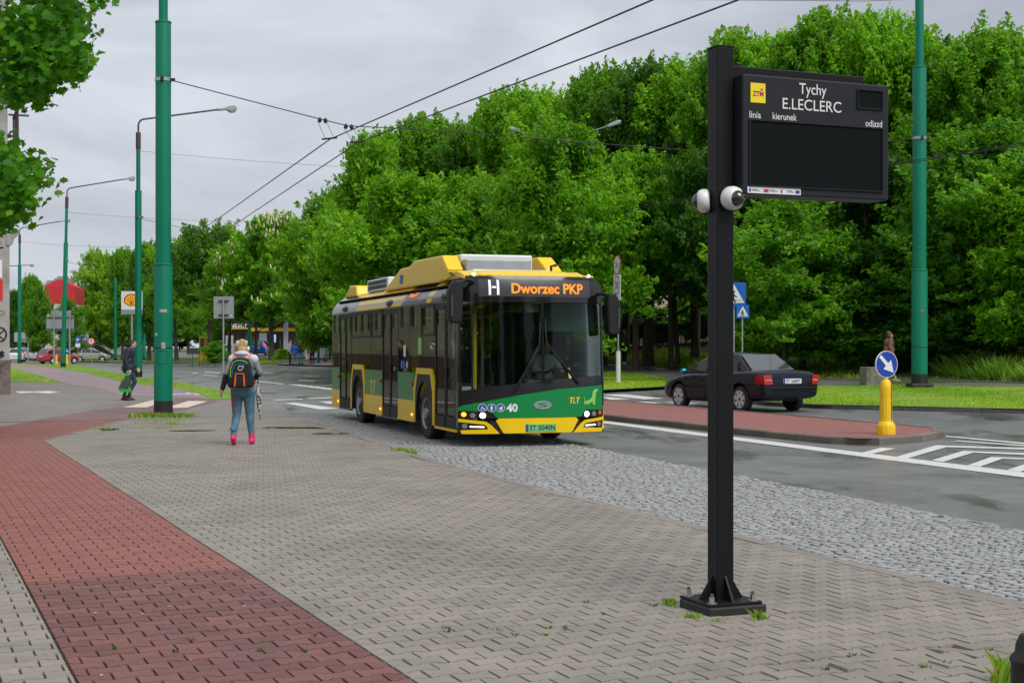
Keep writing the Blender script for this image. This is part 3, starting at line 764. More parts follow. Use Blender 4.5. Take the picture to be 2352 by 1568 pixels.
for s, u, v, w, h in (('Tychy', 0.468, 0.085, 0.195, 0.066), ('E.LECLERC', 0.463, 0.222, 0.42, 0.066), ('linia', 0.08, 0.335, 0.079, 0.041), ('kierunek', 0.277, 0.335, 0.17, 0.041), ('odjazd', 0.892, 0.34, 0.124, 0.041)):
    x, z = face(u, v); fit_text(s, w, h, M_WHT, cab, x, c0y - 0.003, z, bold=0.004)
(x0, z1), (x1, z0) = face(0.05, 0.07), face(0.148, 0.235)
lg = MB().bx(x0, c0y - 0.003, z0, x1, c0y - 0.001, z1).build('logo_plate', M_YEL, cab)
fit_text('ZTM', 0.075, 0.028, M_MAG, lg, (x0 + x1) / 2, c0y - 0.0045, (z0 + z1) / 2 - 0.004, bold=0.03)
hx, hz = (x0 + x1) / 2 + 0.026, (z0 + z1) / 2 + 0.021
MB().prism([(hx - .008, hz + .004), (hx - .004, hz + .007), (hx, hz + .004), (hx + .004, hz + .007), (hx + .008, hz + .004), (hx, hz - .006)], c0y - 0.006, c0y - 0.004, lambda a, q, w: (a, w, q)).build('heart_mark', M_MAG, lg)
(x0, z1), (x1, z0) = face(0.03, 0.937), face(0.385, 0.992)
st = MB().bx(x0, c0y - 0.003, z0, x1, c0y - 0.001, z1).build('funding_sticker', M_SIGNWHITE, cab)
for u, w, c in ((0.03, 0.03, M_DEEPBLUE), (0.30, 0.09, M_SIGNRED), (0.62, 0.03, M_SIGNRED), (0.90, 0.075, M_DEEPBLUE)):
    MB().bx(x0 + u * (x1 - x0), c0y - 0.005, z0 + 0.009, x0 + (u + w) * (x1 - x0), c0y - 0.004, z1 - 0.012).build('emblem', c, st)
for u, w in ((0.08, 0.16), (0.41, 0.15), (0.74, 0.14)):
    MB().bx(x0 + u * (x1 - x0), c0y - 0.005, z0 + 0.015, x0 + (u + w) * (x1 - x0), c0y - 0.004, z0 + 0.018).bx(x0 + u * (x1 - x0), c0y - 0.005, z0 + 0.022, x0 + (u + w * .7) * (x1 - x0), c0y - 0.004, z0 + 0.025).build('small_print', M_GALV, st)
MB().bx(0.06, 0.0, 3.212, 1.035, 0.09, 3.285).build('top_arm', M_BLK, sg, bevel=0.005)
MB().prism([(0.058, 3.285), (0.19, 3.285), (0.058, 3.36)], 0.035, 0.045, lambda a, q, w: (a, w, q)).build('arm_gusset', M_BLK, sg)
MB().box((0, 0, 0.058), (0.36, 0.36, 0.016)).build('base_plate', M_BLK, sg, bevel=0.002)
MB().bx(-0.19, -0.20, -0.02, 0.20, 0.17, 0.05).build('mortar_bed', M_TAR, sg, bevel=0.01)
for k in range(4):
    a = k * math.pi / 2; M = Matrix.Rotation(a, 4, 'Z')
    MB().prism([(0.058, 0.066), (0.15, 0.066), (0.058, 0.21)], -0.006, 0.006, lambda p, q, w: M @ Vector((p, w, q))).build('gusset', M_BLK, sg)
    p = M @ Vector((0.14, 0.14, 0))
    nut = MB().cyl((p.x, p.y, 0.071), (p.x, p.y, 0.105), 0.017, n=6).build('nut', M_ZINC, sg)
    MB().cyl((p.x, p.y, 0.066), (p.x, p.y, 0.0705), 0.03, n=20).build('washer', M_ZINC, nut)
    MB().cyl((p.x, p.y, 0.106), (p.x, p.y, 0.122), 0.010, n=8).build('thread', M_RUST, nut)
def dome_camera(M):
    rt = MB().lathe([(0.0, 0), (0.055, 0), (0.07, 0.015), (0.072, 0.05), (0.066, 0.075), (0.052, 0.09), (0.048, 0.091)], 28, M=M).build('dome_camera', M_WHITE, sg, smooth=50)
    MB().lathe([(0.048, 0.088), (0.044, 0.105), (0.032, 0.122), (0.016, 0.131), (0.002, 0.133)], 24, M=M).build('camera_dome', M_DOME, rt, smooth=80)
dome_camera(Matrix.Translation((0.018, -0.058, 2.475)) @ Matrix.Rotation(R(97), 4, 'X') @ Matrix.Rotation(R(8), 4, 'Y'))
dome_camera(Matrix.Translation((-0.058, 0.03, 2.465)) @ Matrix.Rotation(R(-32), 4, 'Z') @ Matrix.Rotation(R(-93), 4, 'Y') @ Matrix.Scale(0.8, 4, (0, 0, 1)))

# --- yellow bollard with keep-right arrow
b = G(2035, 997, 0.12)
yb = thing('arrow_bollard', 'yellow plastic bollard with round blue arrow sign on the red island tip', 'bollard', b, R(24))
MB().lathe([(0.165, 0), (0.165, 0.14), (0.15, 0.18), (0.115, 0.23), (0.108, 0.30), (0.106, 0.80), (0.10, 0.86), (0.07, 0.93), (0.04, 0.955), (0.0, 0.96)], 12).build('body', M_BOLL, yb, smooth=28)
MB().cyl((0, 0, 0.955), (0, 0, 1.0), 0.03, n=12).build('neck', M_BOLL, yb)
seam = MB().bx(0.035, -0.111, 0.05, 0.042, -0.10, 0.92).build('seam', M_RUST, yb)
dsc = MB().cyl((0, -0.02, 1.215), (0, 0.0, 1.215), 0.235, n=40).build('sign_disc', M_SIGNWHITE, yb)
MB().cyl((0, -0.023, 1.215), (0, -0.0205, 1.215), 0.224, n=40).build('blue_face', M_DEEPBLUE, dsc)
ar = [(-0.125, 0.165), (-0.165, 0.125), (-0.02, -0.025), (-0.075, -0.08), (0.145, -0.145), (0.09, 0.075), (0.03, 0.02)]
MB().prism(ar, -0.0265, -0.0235, lambda a, q, w: (a, w, 1.215 + q)).build('arrow', M_SIGNWHITE, dsc)

b = G(2003, 884, 0.11)
MB().bx(-0.42, -0.3, -0.02, 0.42, 0.3, 0.56)
cb = MB().bx(-0.30, -0.3, -0.05, 0.42, 0.3, 0.57).build('concrete_block', M_CONC, None, bevel=0.02, loc=b, rotz=R(8))
tag(cb, 'weathered grey concrete block beside the footpath behind the arrow bollard', 'concrete block')

b = Vector((2.06, 5.62, 0))
ib = thing('iron_bollard', 'short black cast iron bollard cut off by the lower right picture corner', 'bollard', b)
MB().lathe([(0.10, -0.02), (0.10, 0.05), (0.088, 0.08), (0.085, 0.33), (0.092, 0.345), (0.085, 0.36), (0.07, 0.375), (0.066, 0.41), (0.05, 0.445), (0.0, 0.455)], 18).build('shaft', M_TAR, ib, smooth=40)
MB().cyl((-0.03, -0.07, 0.40), (-0.04, -0.085, 0.39), 0.012, n=8).build('rivet', M_ZINC, ib)

# --- green poles
def stepped_pole(root, prof, foot=0.35, lean=0.0, n=28):
    """prof: [(z_top, radius)] from the ground up; a collar at each step"""
    z0 = foot; first = True
    for i, (z, r) in enumerate(prof):
        c = MB().lathe([(r, z0), (r, z - 0.03), (r * 0.96, z), (0, z)], n).build('shaft', M_GREEN, root, smooth=40)
        if i < len(prof) - 1:
            MB().lathe([(r * 1.0 + 0.008, z - 0.05), (r + 0.012, z - 0.035), (r + 0.004, z - 0.005), (r * 0.9, z + 0.004)], n).build('collar', M_GREEN, c, smooth=30)
        z0 = z
    MB().lathe([(prof[0][1] + 0.004, -0.05), (prof[0][1] + 0.004, foot)], n).build('black_foot', M_TAR, root, smooth=40)
    if lean: root.rotation_euler.y = lean
def clamp(root, z, r):
    c = MB().lathe([(r + 0.004, z - 0.04), (r + 0.012, z - 0.04), (r + 0.012, z + 0.04), (r + 0.004, z + 0.04)], 24).build('clamp_band', M_ZINC, root, smooth=30)
    MB().box((r + 0.05, -0.02, z), (0.10, 0.05, 0.07)).build('clamp_eye', M_WIRE, c)
    MB().box((0.02, -r - 0.03, z), (0.07, 0.05, 0.09)).build('clamp_bolt', M_WIRE, c)
def lamp_arm(root, z, L, rise, ang, r=0.05, hs=1.0):
    """arm swings out over the road in direction ang"""
    dx, dy = math.cos(ang), math.sin(ang)
    MB().cyl((0, 0, z - 0.85), (0, 0, z), 0.135, 0.13, n=16).build('sleeve', M_BROWN, root, smooth=40)
    pts = [(0, 0, z), (0, 0, z + 0.38)]
    for t in (0.2, 0.5, 0.8, 1.0):
        a = t * R(72); pts.append((dx * 0.35 * (1 - math.cos(a)), dy * 0.35 * (1 - math.cos(a)), z + 0.38 + 0.35 * math.sin(a)))
    e = Vector((dx * L, dy * L, z + 0.7 + rise)); pts.append(tuple(e))
    MB().tube(pts, r, 8).build('arm', M_ARM, root, smooth=50)
    d = Vector((dx, dy, rise / L)).normalized(); sdv = Vector((-dy, dx, 0)); up = d.cross(sdv) * 1.0
    if up.z < 0: up = -up
    M = Matrix((( d.x, sdv.x, up.x, e.x), (d.y, sdv.y, up.y, e.y), (d.z, sdv.z, up.z, e.z), (0, 0, 0, 1))) @ Matrix.Scale(hs, 4)
    h = MB()
    h.prism([(-0.12, -0.06), (0.35, -0.07), (0.38, -0.13), (0.85, -0.13), (0.92, -0.02), (0.78, 0.12), (0.4, 0.10), (0.3, 0.05), (-0.12, 0.05)], -0.13, 0.13, lambda a, q, w: M @ Vector((a, w, q)))
    hd = h.build('lamp_head', M_LAMP, root, bevel=0.02)
    g = MB(); g.ell((0, 0, 0), (0.24, 0.12, 0.15), 14, 8); g.v = [tuple(M @ (Vector(v) + Vector((0.63, 0, -0.12)))) for v in g.v]
    g.build('lamp_bowl', M_BOWL, hd, smooth=60)

VD = R(19.0)     # across the street
p1 = G(375, 951, 0.1)
t = thing('traction_pole', 'thickest green steel traction pole standing on the pavement among grass tufts', 'pole', p1)
stepped_pole(t, [(3.55, 0.215), (9.25, 0.18), (12.0, 0.105)], 0.32); clamp(t, 7.87, 0.18)
MB().lathe([(0.217, 1.55), (0.219, 1.552), (0.219, 1.575), (0.217, 1.577)], 28).build('access_seam', M_TAR, t)
for (dx, z, w, h, m) in ((0.05, 2.43, 0.17, 0.07, mat('paper_sticker', (0.42, 0.36, 0.30), 0.7)), (0.05, 1.62, 0.085, 0.14, mat('red_white_sticker', (0.55, 0.42, 0.36), 0.6, alt=(0.35, 0.05, 0.04), altscale=18)), (-0.12, 1.88, 0.05, 0.06, M_SIGNWHITE)):
    a = math.asin(dx / 0.216); pp = MB()
    for k in range(6):
        a0 = a - w / 0.43 + k * w / 0.43 / 3; a1 = a0 + w / 0.43 / 3; rr = 0.2185
        pp.poly([(rr * math.sin(a0), -rr * math.cos(a0), z - h / 2), (rr * math.sin(a1), -rr * math.cos(a1), z - h / 2), (rr * math.sin(a1), -rr * math.cos(a1), z + h / 2), (rr * math.sin(a0), -rr * math.cos(a0), z + h / 2)])
    pp.build('sticker', m, t)
hb = MB()
for k in range(5):
    a0, a1 = -0.42 + k * 0.2, -0.42 + (k + 1) * 0.2; rr = 0.2175
    for z in (1.18, 1.48): hb.poly([(rr * math.sin(a0), -rr * math.cos(a0), z), (rr * math.sin(a1), -rr * math.cos(a1), z), (rr * math.sin(a1), -rr * math.cos(a1), z + 0.012), (rr * math.sin(a0), -rr * math.cos(a0), z + 0.012)])
for a0 in (-0.42, 0.56): hb.poly([(rr * math.sin(a0), -rr * math.cos(a0), 1.18), (rr * math.sin(a0 + .05), -rr * math.cos(a0 + .05), 1.18), (rr * math.sin(a0 + .05), -rr * math.cos(a0 + .05), 1.49), (rr * math.sin(a0), -rr * math.cos(a0), 1.49)])
hb.build('hatch_outline', M_TAR, t)

LP = [(317.6, 74.8, 12.85, 4.24, 0.75, 'green lamp post just left of the thick traction pole, its arm crossing behind it', 0.0),
      (145, 112, 13.4, 4.3, 0.95, 'leaning green lamp post beside the yellow bollards at the car park', 0.022),
      (45, 143, 12.85, 4.0, 0.8, 'leftmost full-height green lamp post beside the grey building corner', 0.0)]
for px, d, zt, L, rise, lab, lean in LP:
    b = on(px, d, 0.1); t = thing('street_lamp', lab, 'lamp post', b, 0, 'lamp posts along the bike path')
    stepped_pole(t, [(2.45, 0.205), (9.8, 0.17), (zt - 0.85, 0.11)], 0.35, lean, n=20); clamp(t, 8.4, 0.17)
    lamp_arm(t, zt, L, rise, VD)
b = on(-18, 178, 0.1); t = thing('street_lamp', 'far lamp head peeping out beside the wall of the grey building', 'lamp post', b, 0, 'lamp posts along the bike path')
stepped_pole(t, [(2.45, 0.2), (9.0, 0.16), (10.2, 0.11)], 0.35, n=12); lamp_arm(t, 10.9, 4.2, 0.25, R(5))
for px, d, zt, lab in ((78, 200, 8.2, 'thin far green pole in front of the trees at the car park'), (265, 170, 9.8, 'far green pole in front of the yellow-green tree'), (331, 172, 9.4, 'far green pole right behind the nearest lamp post'), (180, 250, 5.6, 'short far green pole top behind the parking sign'), (573, 133, 9.0, 'green pole among the trunks in front of the filling station')):
    b = on(px, d, 0.1); t = thing('traction_pole', lab, 'pole', b, 0, 'green poles in the distance')
    stepped_pole(t, [(2.5, 0.2), (zt, 0.16)], 0.3, n=14)
pr = on(2112, 42.5, 0.1)
t = thing('traction_pole', 'green traction pole on the mown verge at the right', 'pole', pr)
def zr(y): return CH + (HY - y) / F * 42.5 - pr.z
stepped_pole(t, [(zr(618), 0.235), (zr(153), 0.20), (zr(0), 0.125)], 0.42); clamp(t, zr(318), 0.20)
MB().lathe([(0.14, zr(0)), (0.14, zr(-12)), (0.11, zr(-14)), (0.11, zr(-60))], 20).build('top_cap', M_TAR, t, smooth=30)
MB().box((0, 0, 0.02), (0.66, 0.66, 0.24)).build('footing', M_TAR, t, bevel=0.04)
MB().bx(-0.03, -0.243, 2.28, 0.04, -0.232, 2.32).build('sticker', mat('orange_sticker', (0.7, 0.12, 0.03), 0.5), t)
MB().lathe([(0.236, 1.20), (0.239, 1.202), (0.239, 1.222), (0.236, 1.224)], 28).build('access_seam', M_TAR, t)

# double lamp among the trees
b = on(1290, 57.6, 0.1); t = thing('street_lamp', 'grey double-headed street lamp rising behind the front trees', 'lamp post', b)
ztop = CH + (HY - 335) / F * 57.6 - b.z
MB().lathe([(0.10, 0), (0.07, ztop)], 12).build('mast', M_GALV, t, smooth=50)
for px, py, sgn in ((1195, 302, -1), (1402, 288, 1)):
    e = W(px, py, 57.6) - b; s0 = Vector((0, 0, ztop)); pts = [s0, s0.lerp(e, 0.5) + Vector((0, 0, 0.1)), e]
    MB().tube([tuple(p) for p in pts], 0.024, 6).build('arm', M_GALV, t)
    d = (e - s0).normalized(); g = MB(); M = Matrix.Translation(e) @ d.to_track_quat('X', 'Z').to_matrix().to_4x4()
    g.prism([(-0.15, -0.04), (0.08, -0.08), (0.38, -0.09), (0.48, -0.02), (0.36, 0.07), (0.0, 0.07), (-0.15, 0.03)], -0.12, 0.12, lambda a, q, w: M @ Vector((a, w, q)))
    g.build('lamp_head', M_LAMP, t, bevel=0.03)

# --- overhead wires
def wire(name, pts, r, lab, cat='wire', group=None, m=None, n=5):
    o = MB().tube([tuple(p) for p in pts], r, n).build(name, m or M_WIRE, None, smooth=80)
    return tag(o, lab, cat, group)
def sag(a, b, s, n=14):
    a, b = Vector(a), Vector(b)
    return [a.lerp(b, i / n) - Vector((0, 0, s * 4 * (i / n) * (1 - i / n))) for i in range(n + 1)]
def spanpt(s, py):
    x = p1.x + (pr.x - p1.x) * s; y = p1.y + (pr.y - p1.y) * s; return Vector((x, y, CH + (HY - py) / F * y))
def spans(px):
    k = (px - CX) / F; return (p1.x - k * p1.y) / (k * (pr.y - p1.y) - (pr.x - p1.x))
A = [(392, 184.5), (740, 275), (800, 289.5), (960, 297), (1181, 314), (1400, 332), (1622, 348), (1850, 342), (2040, 325), (2092, 319)]
wire('span_wire', [spanpt(spans(x), y) for x, y in A], 0.013, 'steel span wire stretched from the thick pole to the right-hand pole', group='span wires')
for k, (hx, hy, wx, wy) in enumerate(((740, 276, 758, 320), (800, 290.5, 822, 328))):
    h = spanpt(spans(hx), hy); w = W(wx, wy, h.y + 0.1)
    t = thing('wire_hanger', ('left' if k == 0 else 'right') + ' twin-rod wire hanger on the span wire in the open sky', 'wire hanger', h, 0, 'wire hangers')
    d = w - h
    MB().ell((-0.06, 0, 0.0), (0.05, 0.05, 0.07), 8, 6).ell((0.08, 0, -0.015), (0.05, 0.05, 0.07), 8, 6).build('insulator', M_BLACK, t, smooth=60)
    for o_ in (-0.12, 0.10):
        MB().tube([(o_, 0, -0.02), (o_ + d.x, d.y, d.z + 0.02)], 0.007, 4).build('rod', M_WIRE, t)
    MB().tube([(d.x - 0.2, d.y, d.z + 0.0), (d.x + 0.18, d.y - .05, d.z + 0.03)], 0.022, 6).build('wire_clip', M_BLACK, t)
zc = CH + (HY - 324) / F * 35.9
def wy(px, py):
    d = (zc - CH) * F / (HY - py); return Vector(((px - CX) / F * d, d, zc))
for k, pts in enumerate(([(758, 320), (500, 503), (430, 549), (395, 580)], [(822, 328), (545, 512), (455, 562), (415, 592)])):
    a = wy(*((1500, 0), (1697, 0))[k]); h = wy(*pts[0]); pts_ = [h + (a - h) * 2.2, a, h] + [wy(*q) for q in pts[1:]]
    e = pts_[-1]; pts_.append(e + Vector((-16, 48, 0)))
    wire('contact_wire', pts_, 0.016, ('left' if k == 0 else 'right') + ' trolley wire of the near pair running up out of the picture', group='near trolley wires')
FW = [(753, 618), (924, 573), (1160, 540), (1291, 517), (1459, 478), (1525, 465), (2040, 378), (2352, 328), (2600, 290)]
for k, dy in enumerate((0, 4.5)):
    wire('contact_wire', [wy(x, y + dy * (1 if x > 900 else 0.4)) for x, y in [(560, 662), (640, 645)] + FW], 0.013, ('upper' if k == 0 else 'lower') + ' trolley wire of the far pair in front of the trees', group='far trolley wires')
wire('feeder_wire', sag(on(317, 74.8, 12.0) , W(1000, 392, 80), 0.15), 0.008, 'thin wire from the nearest lamp post across to the trees')
wire('span_wire', [on(318, 74.8, 8.45), W(430, 525, 72), W(520, 541, 74), W(760, 546, 78), W(1000, 551, 82), W(1180, 535, 74)], 0.012, 'span wire from the nearest lamp post towards the chestnut tree', group='span wires')
wire('feeder_wire', sag(on(147, 112, 12.3), W(700, 512, 120), 0.2), 0.01, 'thin wire from the leaning lamp post across the sky')
wire('span_wire', sag(on(146, 112, 8.4), W(330, 622, 118), 0.1), 0.014, 'span wire from the leaning lamp post', group='span wires')
wire('feeder_wire', sag(on(45, 143, 12.3), W(300, 566, 150), 0.2), 0.011, 'thin wire from the leftmost lamp post')
wire('feeder_wire', [W(1330, -40, 44), W(1500, -1, 45), W(1990, 3, 48), W(2112, -2, 42.5)], 0.01, 'thin wire along the top picture edge to the right-hand pole')

# --- traffic signs
def post(t, h, r=0.03, m=None): return MB().cyl((0, 0, 0), (0, 0, h), r, n=12).build('post', m or M_GALV, t, smooth=50)
b = G(513, 903, 0.1); t = thing('traffic_sign', 'grey back of a square sign on a post behind the walking woman', 'sign', b)
post(t, 3.2); k = 47.5 / F
pl = MB().bx(-0.35, 0.035, 2.56, 0.35, 0.05, 3.31).build('sign_panel', M_GALV, t, bevel=0.03, rotz=R(-3))
MB().bx(-0.17, -0.02, 3.14, 0.17, 0.034, 3.18).bx(-0.17, -0.02, 2.66, 0.17, 0.034, 2.70).build('bracket', M_TAR, pl)
MB().bx(0.24, 0.03, 2.64, 0.28, 0.034, 2.68).build('sticker', M_SIGNWHITE, pl)

b = G(1420, 879.6, 0.1); t = thing('traffic_sign', 'speed limit signs on a half white post beside the right bus mirror', 'sign', b, R(-76))
def zz(y): return CH + (HY - y) / F * b.y - b.z
post(t, zz(590)); MB().cyl((0, 0, 0), (0, 0, zz(806)), 0.085, n=14).build('post_sleeve', mat('chipped_white', (0.66, 0.65, 0.62), 0.55, alt=(0.28, 0.16, 0.10), altscale=6, altlo=0.60, altrange=0.06), t, smooth=50)
zc1, zc2 = zz(608.7), zz(655)
d1 = MB().cyl((0, -0.04, zc1), (0, -0.055, zc1), 0.36, n=32).build('round_sign', M_SIGNRED, t)
MB().cyl((0, -0.056, zc1), (0, -0.059, zc1), 0.315, n=32).build('white_face', M_SIGNWHITE, d1); fit_text('25t', 0.36, 0.22, M_BLACK, d1, 0, -0.061, zc1, bold=0.01)
d2 = MB().bx(-0.40, -0.055, zz(690), 0.40, -0.04, zz(631)).build('square_sign', M_SIGNWHITE, t)
MB().cyl((0, -0.056, zc2), (0, -0.058, zc2), 0.34, n=32).build('red_ring', M_SIGNRED, d2); rg = MB().cyl((0, -0.0585, zc2), (0, -0.061, zc2), 0.295, n=32).build('white_face', M_SIGNWHITE, d2)
fit_text('30', 0.34, 0.26, M_BLACK, d2, 0, -0.0625, zc2, bold=0.015)

WALK = [(-.30, -.34), (-.13, .02), (-.13, .14), (-.26, .04), (-.22, -.08), (-.28, -.08), (-.33, .09), (-.14, .27), (.02, .27), (.10, .12), (.22, .05), (.19, -.01), (.05, .06), (.03, .08), (.02, -.02), (.16, -.34), (.07, -.34), (-.05, -.08), (-.2, -.34)]
def crossing_sign(px, d, pytop, pybot, lab, rz):
    b = on(px, d, 0.1); t = thing('crossing_sign', lab, 'sign', b, rz, 'pedestrian crossing signs')
    z1, z0 = CH + (HY - pytop) / F * d - b.z, CH + (HY - pybot) / F * d - b.z; s = z1 - z0
    post(t, z0 + 0.2)
    p = MB().bx(-s / 2, -0.05, z0, s / 2, -0.035, z1).build('sign_panel', M_SIGNBLUE, t, bevel=0.004)
    cz = (z0 + z1) / 2 - 0.02 * s
    MB().prism([(-.44 * s, -.33 * s), (.44 * s, -.33 * s), (0, .46 * s)], -0.054, -0.051, lambda a, q, w: (a, w, cz + q)).build('white_triangle', M_SIGNWHITE, p)
    MB().prism([(a * s * .62, (q * .62 - .10) * s) for a, q in WALK], -0.058, -0.055, lambda a, q, w: (a, w, cz + q)).build('walking_figure', M_BLACK, p)
    MB().cyl((0.0, -0.055, cz + .14 * s), (0.0, -0.059, cz + .14 * s), .05 * s, n=12).build('figure_head', M_BLACK, p)
    MB().bx(-.36 * s, -0.057, cz - .235 * s, .36 * s, -0.054, cz - .215 * s).build('crossing_line', M_BLACK, p)
crossing_sign(1685.5, 46, 649, 704, 'larger blue pedestrian crossing sign half hidden by the black display post', R(-8))
crossing_sign(1705, 48.5, 701, 731, 'smaller blue pedestrian crossing sign below and behind the larger one', R(10))

# far signs round the car park
b = on(137, 128, 0.1); t = thing('direction_board', 'grey back of a large road direction board behind the leaning lamp post', 'sign board', b)
def bd(x0, y0, x1, y1, d, yy): 
    a, c = W(x0, y0, d) - b, W(x1, y1, d) - b; return MB().bx(a.x, yy, c.z, c.x, yy + 0.05, a.z)
for px in (124, 160):
    x = (W(px, 800, 128) - b).x; MB().cyl((x, 0, 0), (x, 0, (W(0, 716, 128) - b).z), 0.07, n=8).build('post', M_GALV, t)
pn = bd(105.7, 724.6, 169, 759.6, 128, 0.08).build('board', M_GALV, t); bd(117, 713.5, 162.5, 724, 128, 0.08).build('upper_board', M_GALV, t)
for y in (728, 755): bd(107, y, 168, y + 2, 128, -0.01).build('rail', M_TAR, pn)
b = on(52, 165, 0.1); t = thing('direction_board', 'pale back of a small road board beside the leftmost lamp post', 'sign board', b)
pn = bd(32, 763, 72, 785, 165, 0.05).build('board', M_LAMP, t); x = (W(64, 800, 165) - b).x; MB().cyl((x, 0, 0), (x, 0, (W(0, 764, 165) - b).z), 0.06, n=8).build('post', M_GALV, t)
for px, d, w, y0, y1, lab in ((179, 148, 11, 773, 788, 'blue parking sign with a white plate near the silver car'), (196, 158, 8, 773, 785, 'smaller blue parking sign right of the first one')):
    b = on(px, d, 0.1); t = thing('parking_sign', lab, 'sign', b, 0, 'parking signs'); zz_ = lambda y: CH + (HY - y) / F * d - b.z
    post(t, zz_(y0) - .1); hw = w / 2 / F * d
    p = MB().bx(-hw, -0.06, zz_(y1), hw, -0.04, zz_(y0)).build('sign_panel', M_SIGNBLUE, t); fit_text('P', hw * 1.0, hw * 1.3, M_SIGNWHITE, p, 0, -0.063, (zz_(y0) + zz_(y1)) / 2, bold=0.02)
    MB().bx(-hw, -0.06, zz_(y1 + 9), hw, -0.04, zz_(y1 + .5)).build('sub_plate', M_SIGNWHITE, t)
b = on(210, 145, 0.1); t = thing('traffic_sign', 'round red-rimmed no tanker sign beside the silver car', 'sign', b); zz_ = CH + (HY - 783.6) / F * 145 - b.z
post(t, zz_); q = MB().cyl((0, -0.05, zz_), (0, -0.07, zz_), 0.37, n=28).build('round_sign', M_SIGNRED, t); MB().cyl((0, -0.071, zz_), (0, -0.075, zz_), 0.27, n=28).build('white_face', M_SIGNWHITE, q)
MB().bx(-0.12, -0.08, zz_ - 0.03, 0.12, -0.076, zz_ + 0.17).build('orange_tank', mat('orange_print', (0.85, 0.22, 0.01), 0.5), q); MB().bx(-0.14, -0.08, zz_ - 0.12, -0.07, -0.076, zz_ - 0.05).bx(0.07, -0.08, zz_ - 0.12, 0.14, -0.076, zz_ - 0.05).build('tank_wheels', M_SIGNBLUE, q)
for px, lab in ((129.6, 'plain yellow bollard left of the leaning lamp post'), (153.6, 'yellow bollard with small blue arrow right of the leaning lamp post')):
    b = on(px, 130, 0.1); t = thing('bollard', lab, 'bollard', b, 0, 'yellow bollards at the car park entry')
    MB().lathe([(0.17, 0), (0.17, 0.14), (0.12, 0.22), (0.11, 0.80), (0.07, 0.9), (0, 0.93)], 10).build('body', M_BOLL, t, smooth=40)
    if px > 140:
        q = MB().cyl((0, -0.02, 1.27), (0, 0, 1.27), 0.24, n=24).build('sign_disc', M_SIGNBLUE, t); MB().prism([(a * 1.0, c) for a, c in ar], -0.026, -0.022, lambda a, q_, w: (a, w, 1.27 + q_)).build('arrow', M_SIGNWHITE, q)
b = on(303, 118, 0.1); t = thing('station_sign', 'filling station pylon with a red and yellow shell emblem behind the nearest lamp post', 'pylon sign', b)
zz_ = lambda y: CH + (HY - y) / F * 118 - b.z
post(t, zz_(722), 0.09); hw = 0.86
p = MB().bx(-hw, -0.12, zz_(711), hw, 0.12, zz_(669)).build('panel', M_SIGNWHITE, t); MB().bx(-hw, -0.12, zz_(722), hw, 0.12, zz_(711.4)).build('price_band', M_GALV, t)
def shell(s, y, m, nm):
    pts = [(-.28, -.62), (-.42, -.52), (-.78, -.30)]
    for i in range(15):
        a = R(190 - i * 200 / 14); pts.append((math.cos(a) * .88, math.sin(a) * .78 - .02))
    pts += [(.78, -.30), (.42, -.52), (.28, -.62)]
    return MB().prism([(a * s, q * s) for a, q in pts], y, y + 0.01, lambda a, q, w: (a, w, zz_(690) + q)).build(nm, m, p)
M_SHR = mat('emblem_red', (0.62, 0.02, 0.015), 0.4); M_SHY = mat('emblem_yellow', (0.85, 0.55, 0.01), 0.4)
shell(0.74, -0.135, M_SHR, 'emblem_rim'); shell(0.62, -0.148, M_SHY, 'emblem_shell')
for i in range(6):
    a = R(155 - i * 26); MB().prism([(-.02, -.35), (.02, -.35), (math.cos(a) * .6 + .025, math.sin(a) * .52), (math.cos(a) * .6 - .025, math.sin(a) * .52)], -0.155, -0.149, lambda u, q, w: (u, w, zz_(690) + q)).build('emblem_rib', M_SHR, p)
# ---------------------------------------------------------------- trolleybus
B_YEL = mat('bus_yellow', (0.82, 0.545, 0.0), 0.3, coat=0.12, spec=0.4, var=0.05, vscale=2.5)
B_GRN = mat('bus_green', (0.0, 0.205, 0.045), 0.3, coat=0.12, spec=0.4, var=0.04, vscale=3)
B_BLK = mat('bus_gloss_black', (0.006, 0.006, 0.007), 0.14, coat=0.2)
B_MAT = mat('bus_matt_black', (0.010, 0.010, 0.011), 0.55, spec=0.35)
B_GRY = mat('bus_dark_grey', (0.045, 0.045, 0.05), 0.4)
B_RUB = mat('rubber', (0.016, 0.016, 0.017), 0.75, bump=0.2, bscale=60)
B_RIM = mat('wheel_steel', (0.30, 0.31, 0.32), 0.35, metal=0.7, var=0.15, vscale=10)
B_INT = mat('bus_interior', (0.016, 0.019, 0.019), 0.7)
B_HAND = mat('handrail_yellow', (0.82, 0.56, 0.0), 0.35)
B_SEAT = mat('seat_fabric', (0.03, 0.06, 0.05), 0.9)
B_WHITE = mat('roof_white', (0.66, 0.67, 0.68), 0.4, var=0.05)
B_GLASS = glass_mat('windscreen_glass', (0.74, 0.80, 0.77), 0.01, 0.30)
B_TINT = glass_mat('tinted_glass', (0.62, 0.67, 0.62), 0.012, 0.42)
B_LED = mat('led_orange', (0.1, 0.03, 0), 0.5, emit=(1.0, 0.21, 0.006), estr=0.95)
B_LEDW = mat('led_white', (0.1, 0.1, 0.12), 0.5, emit=(0.80, 0.78, 1.0), estr=0.75)
B_HEAD = mat('headlamp_lit', (0.8, 0.8, 0.8), 0.2, emit=(1.0, 0.97, 0.93), estr=5.0)
B_DRL = mat('running_light', (0.8, 0.8, 0.8), 0.2, emit=(1, 1, 1), estr=1.6)
B_IND = mat('indicator_lit', (0.6, 0.12, 0.0), 0.3, emit=(1.0, 0.20, 0.01), estr=3.5)
B_INDO = mat('indicator_off', (0.55, 0.11, 0.01), 0.25)
B_LENS = mat('clear_lens', (0.30, 0.31, 0.32), 0.08, metal=0.5)
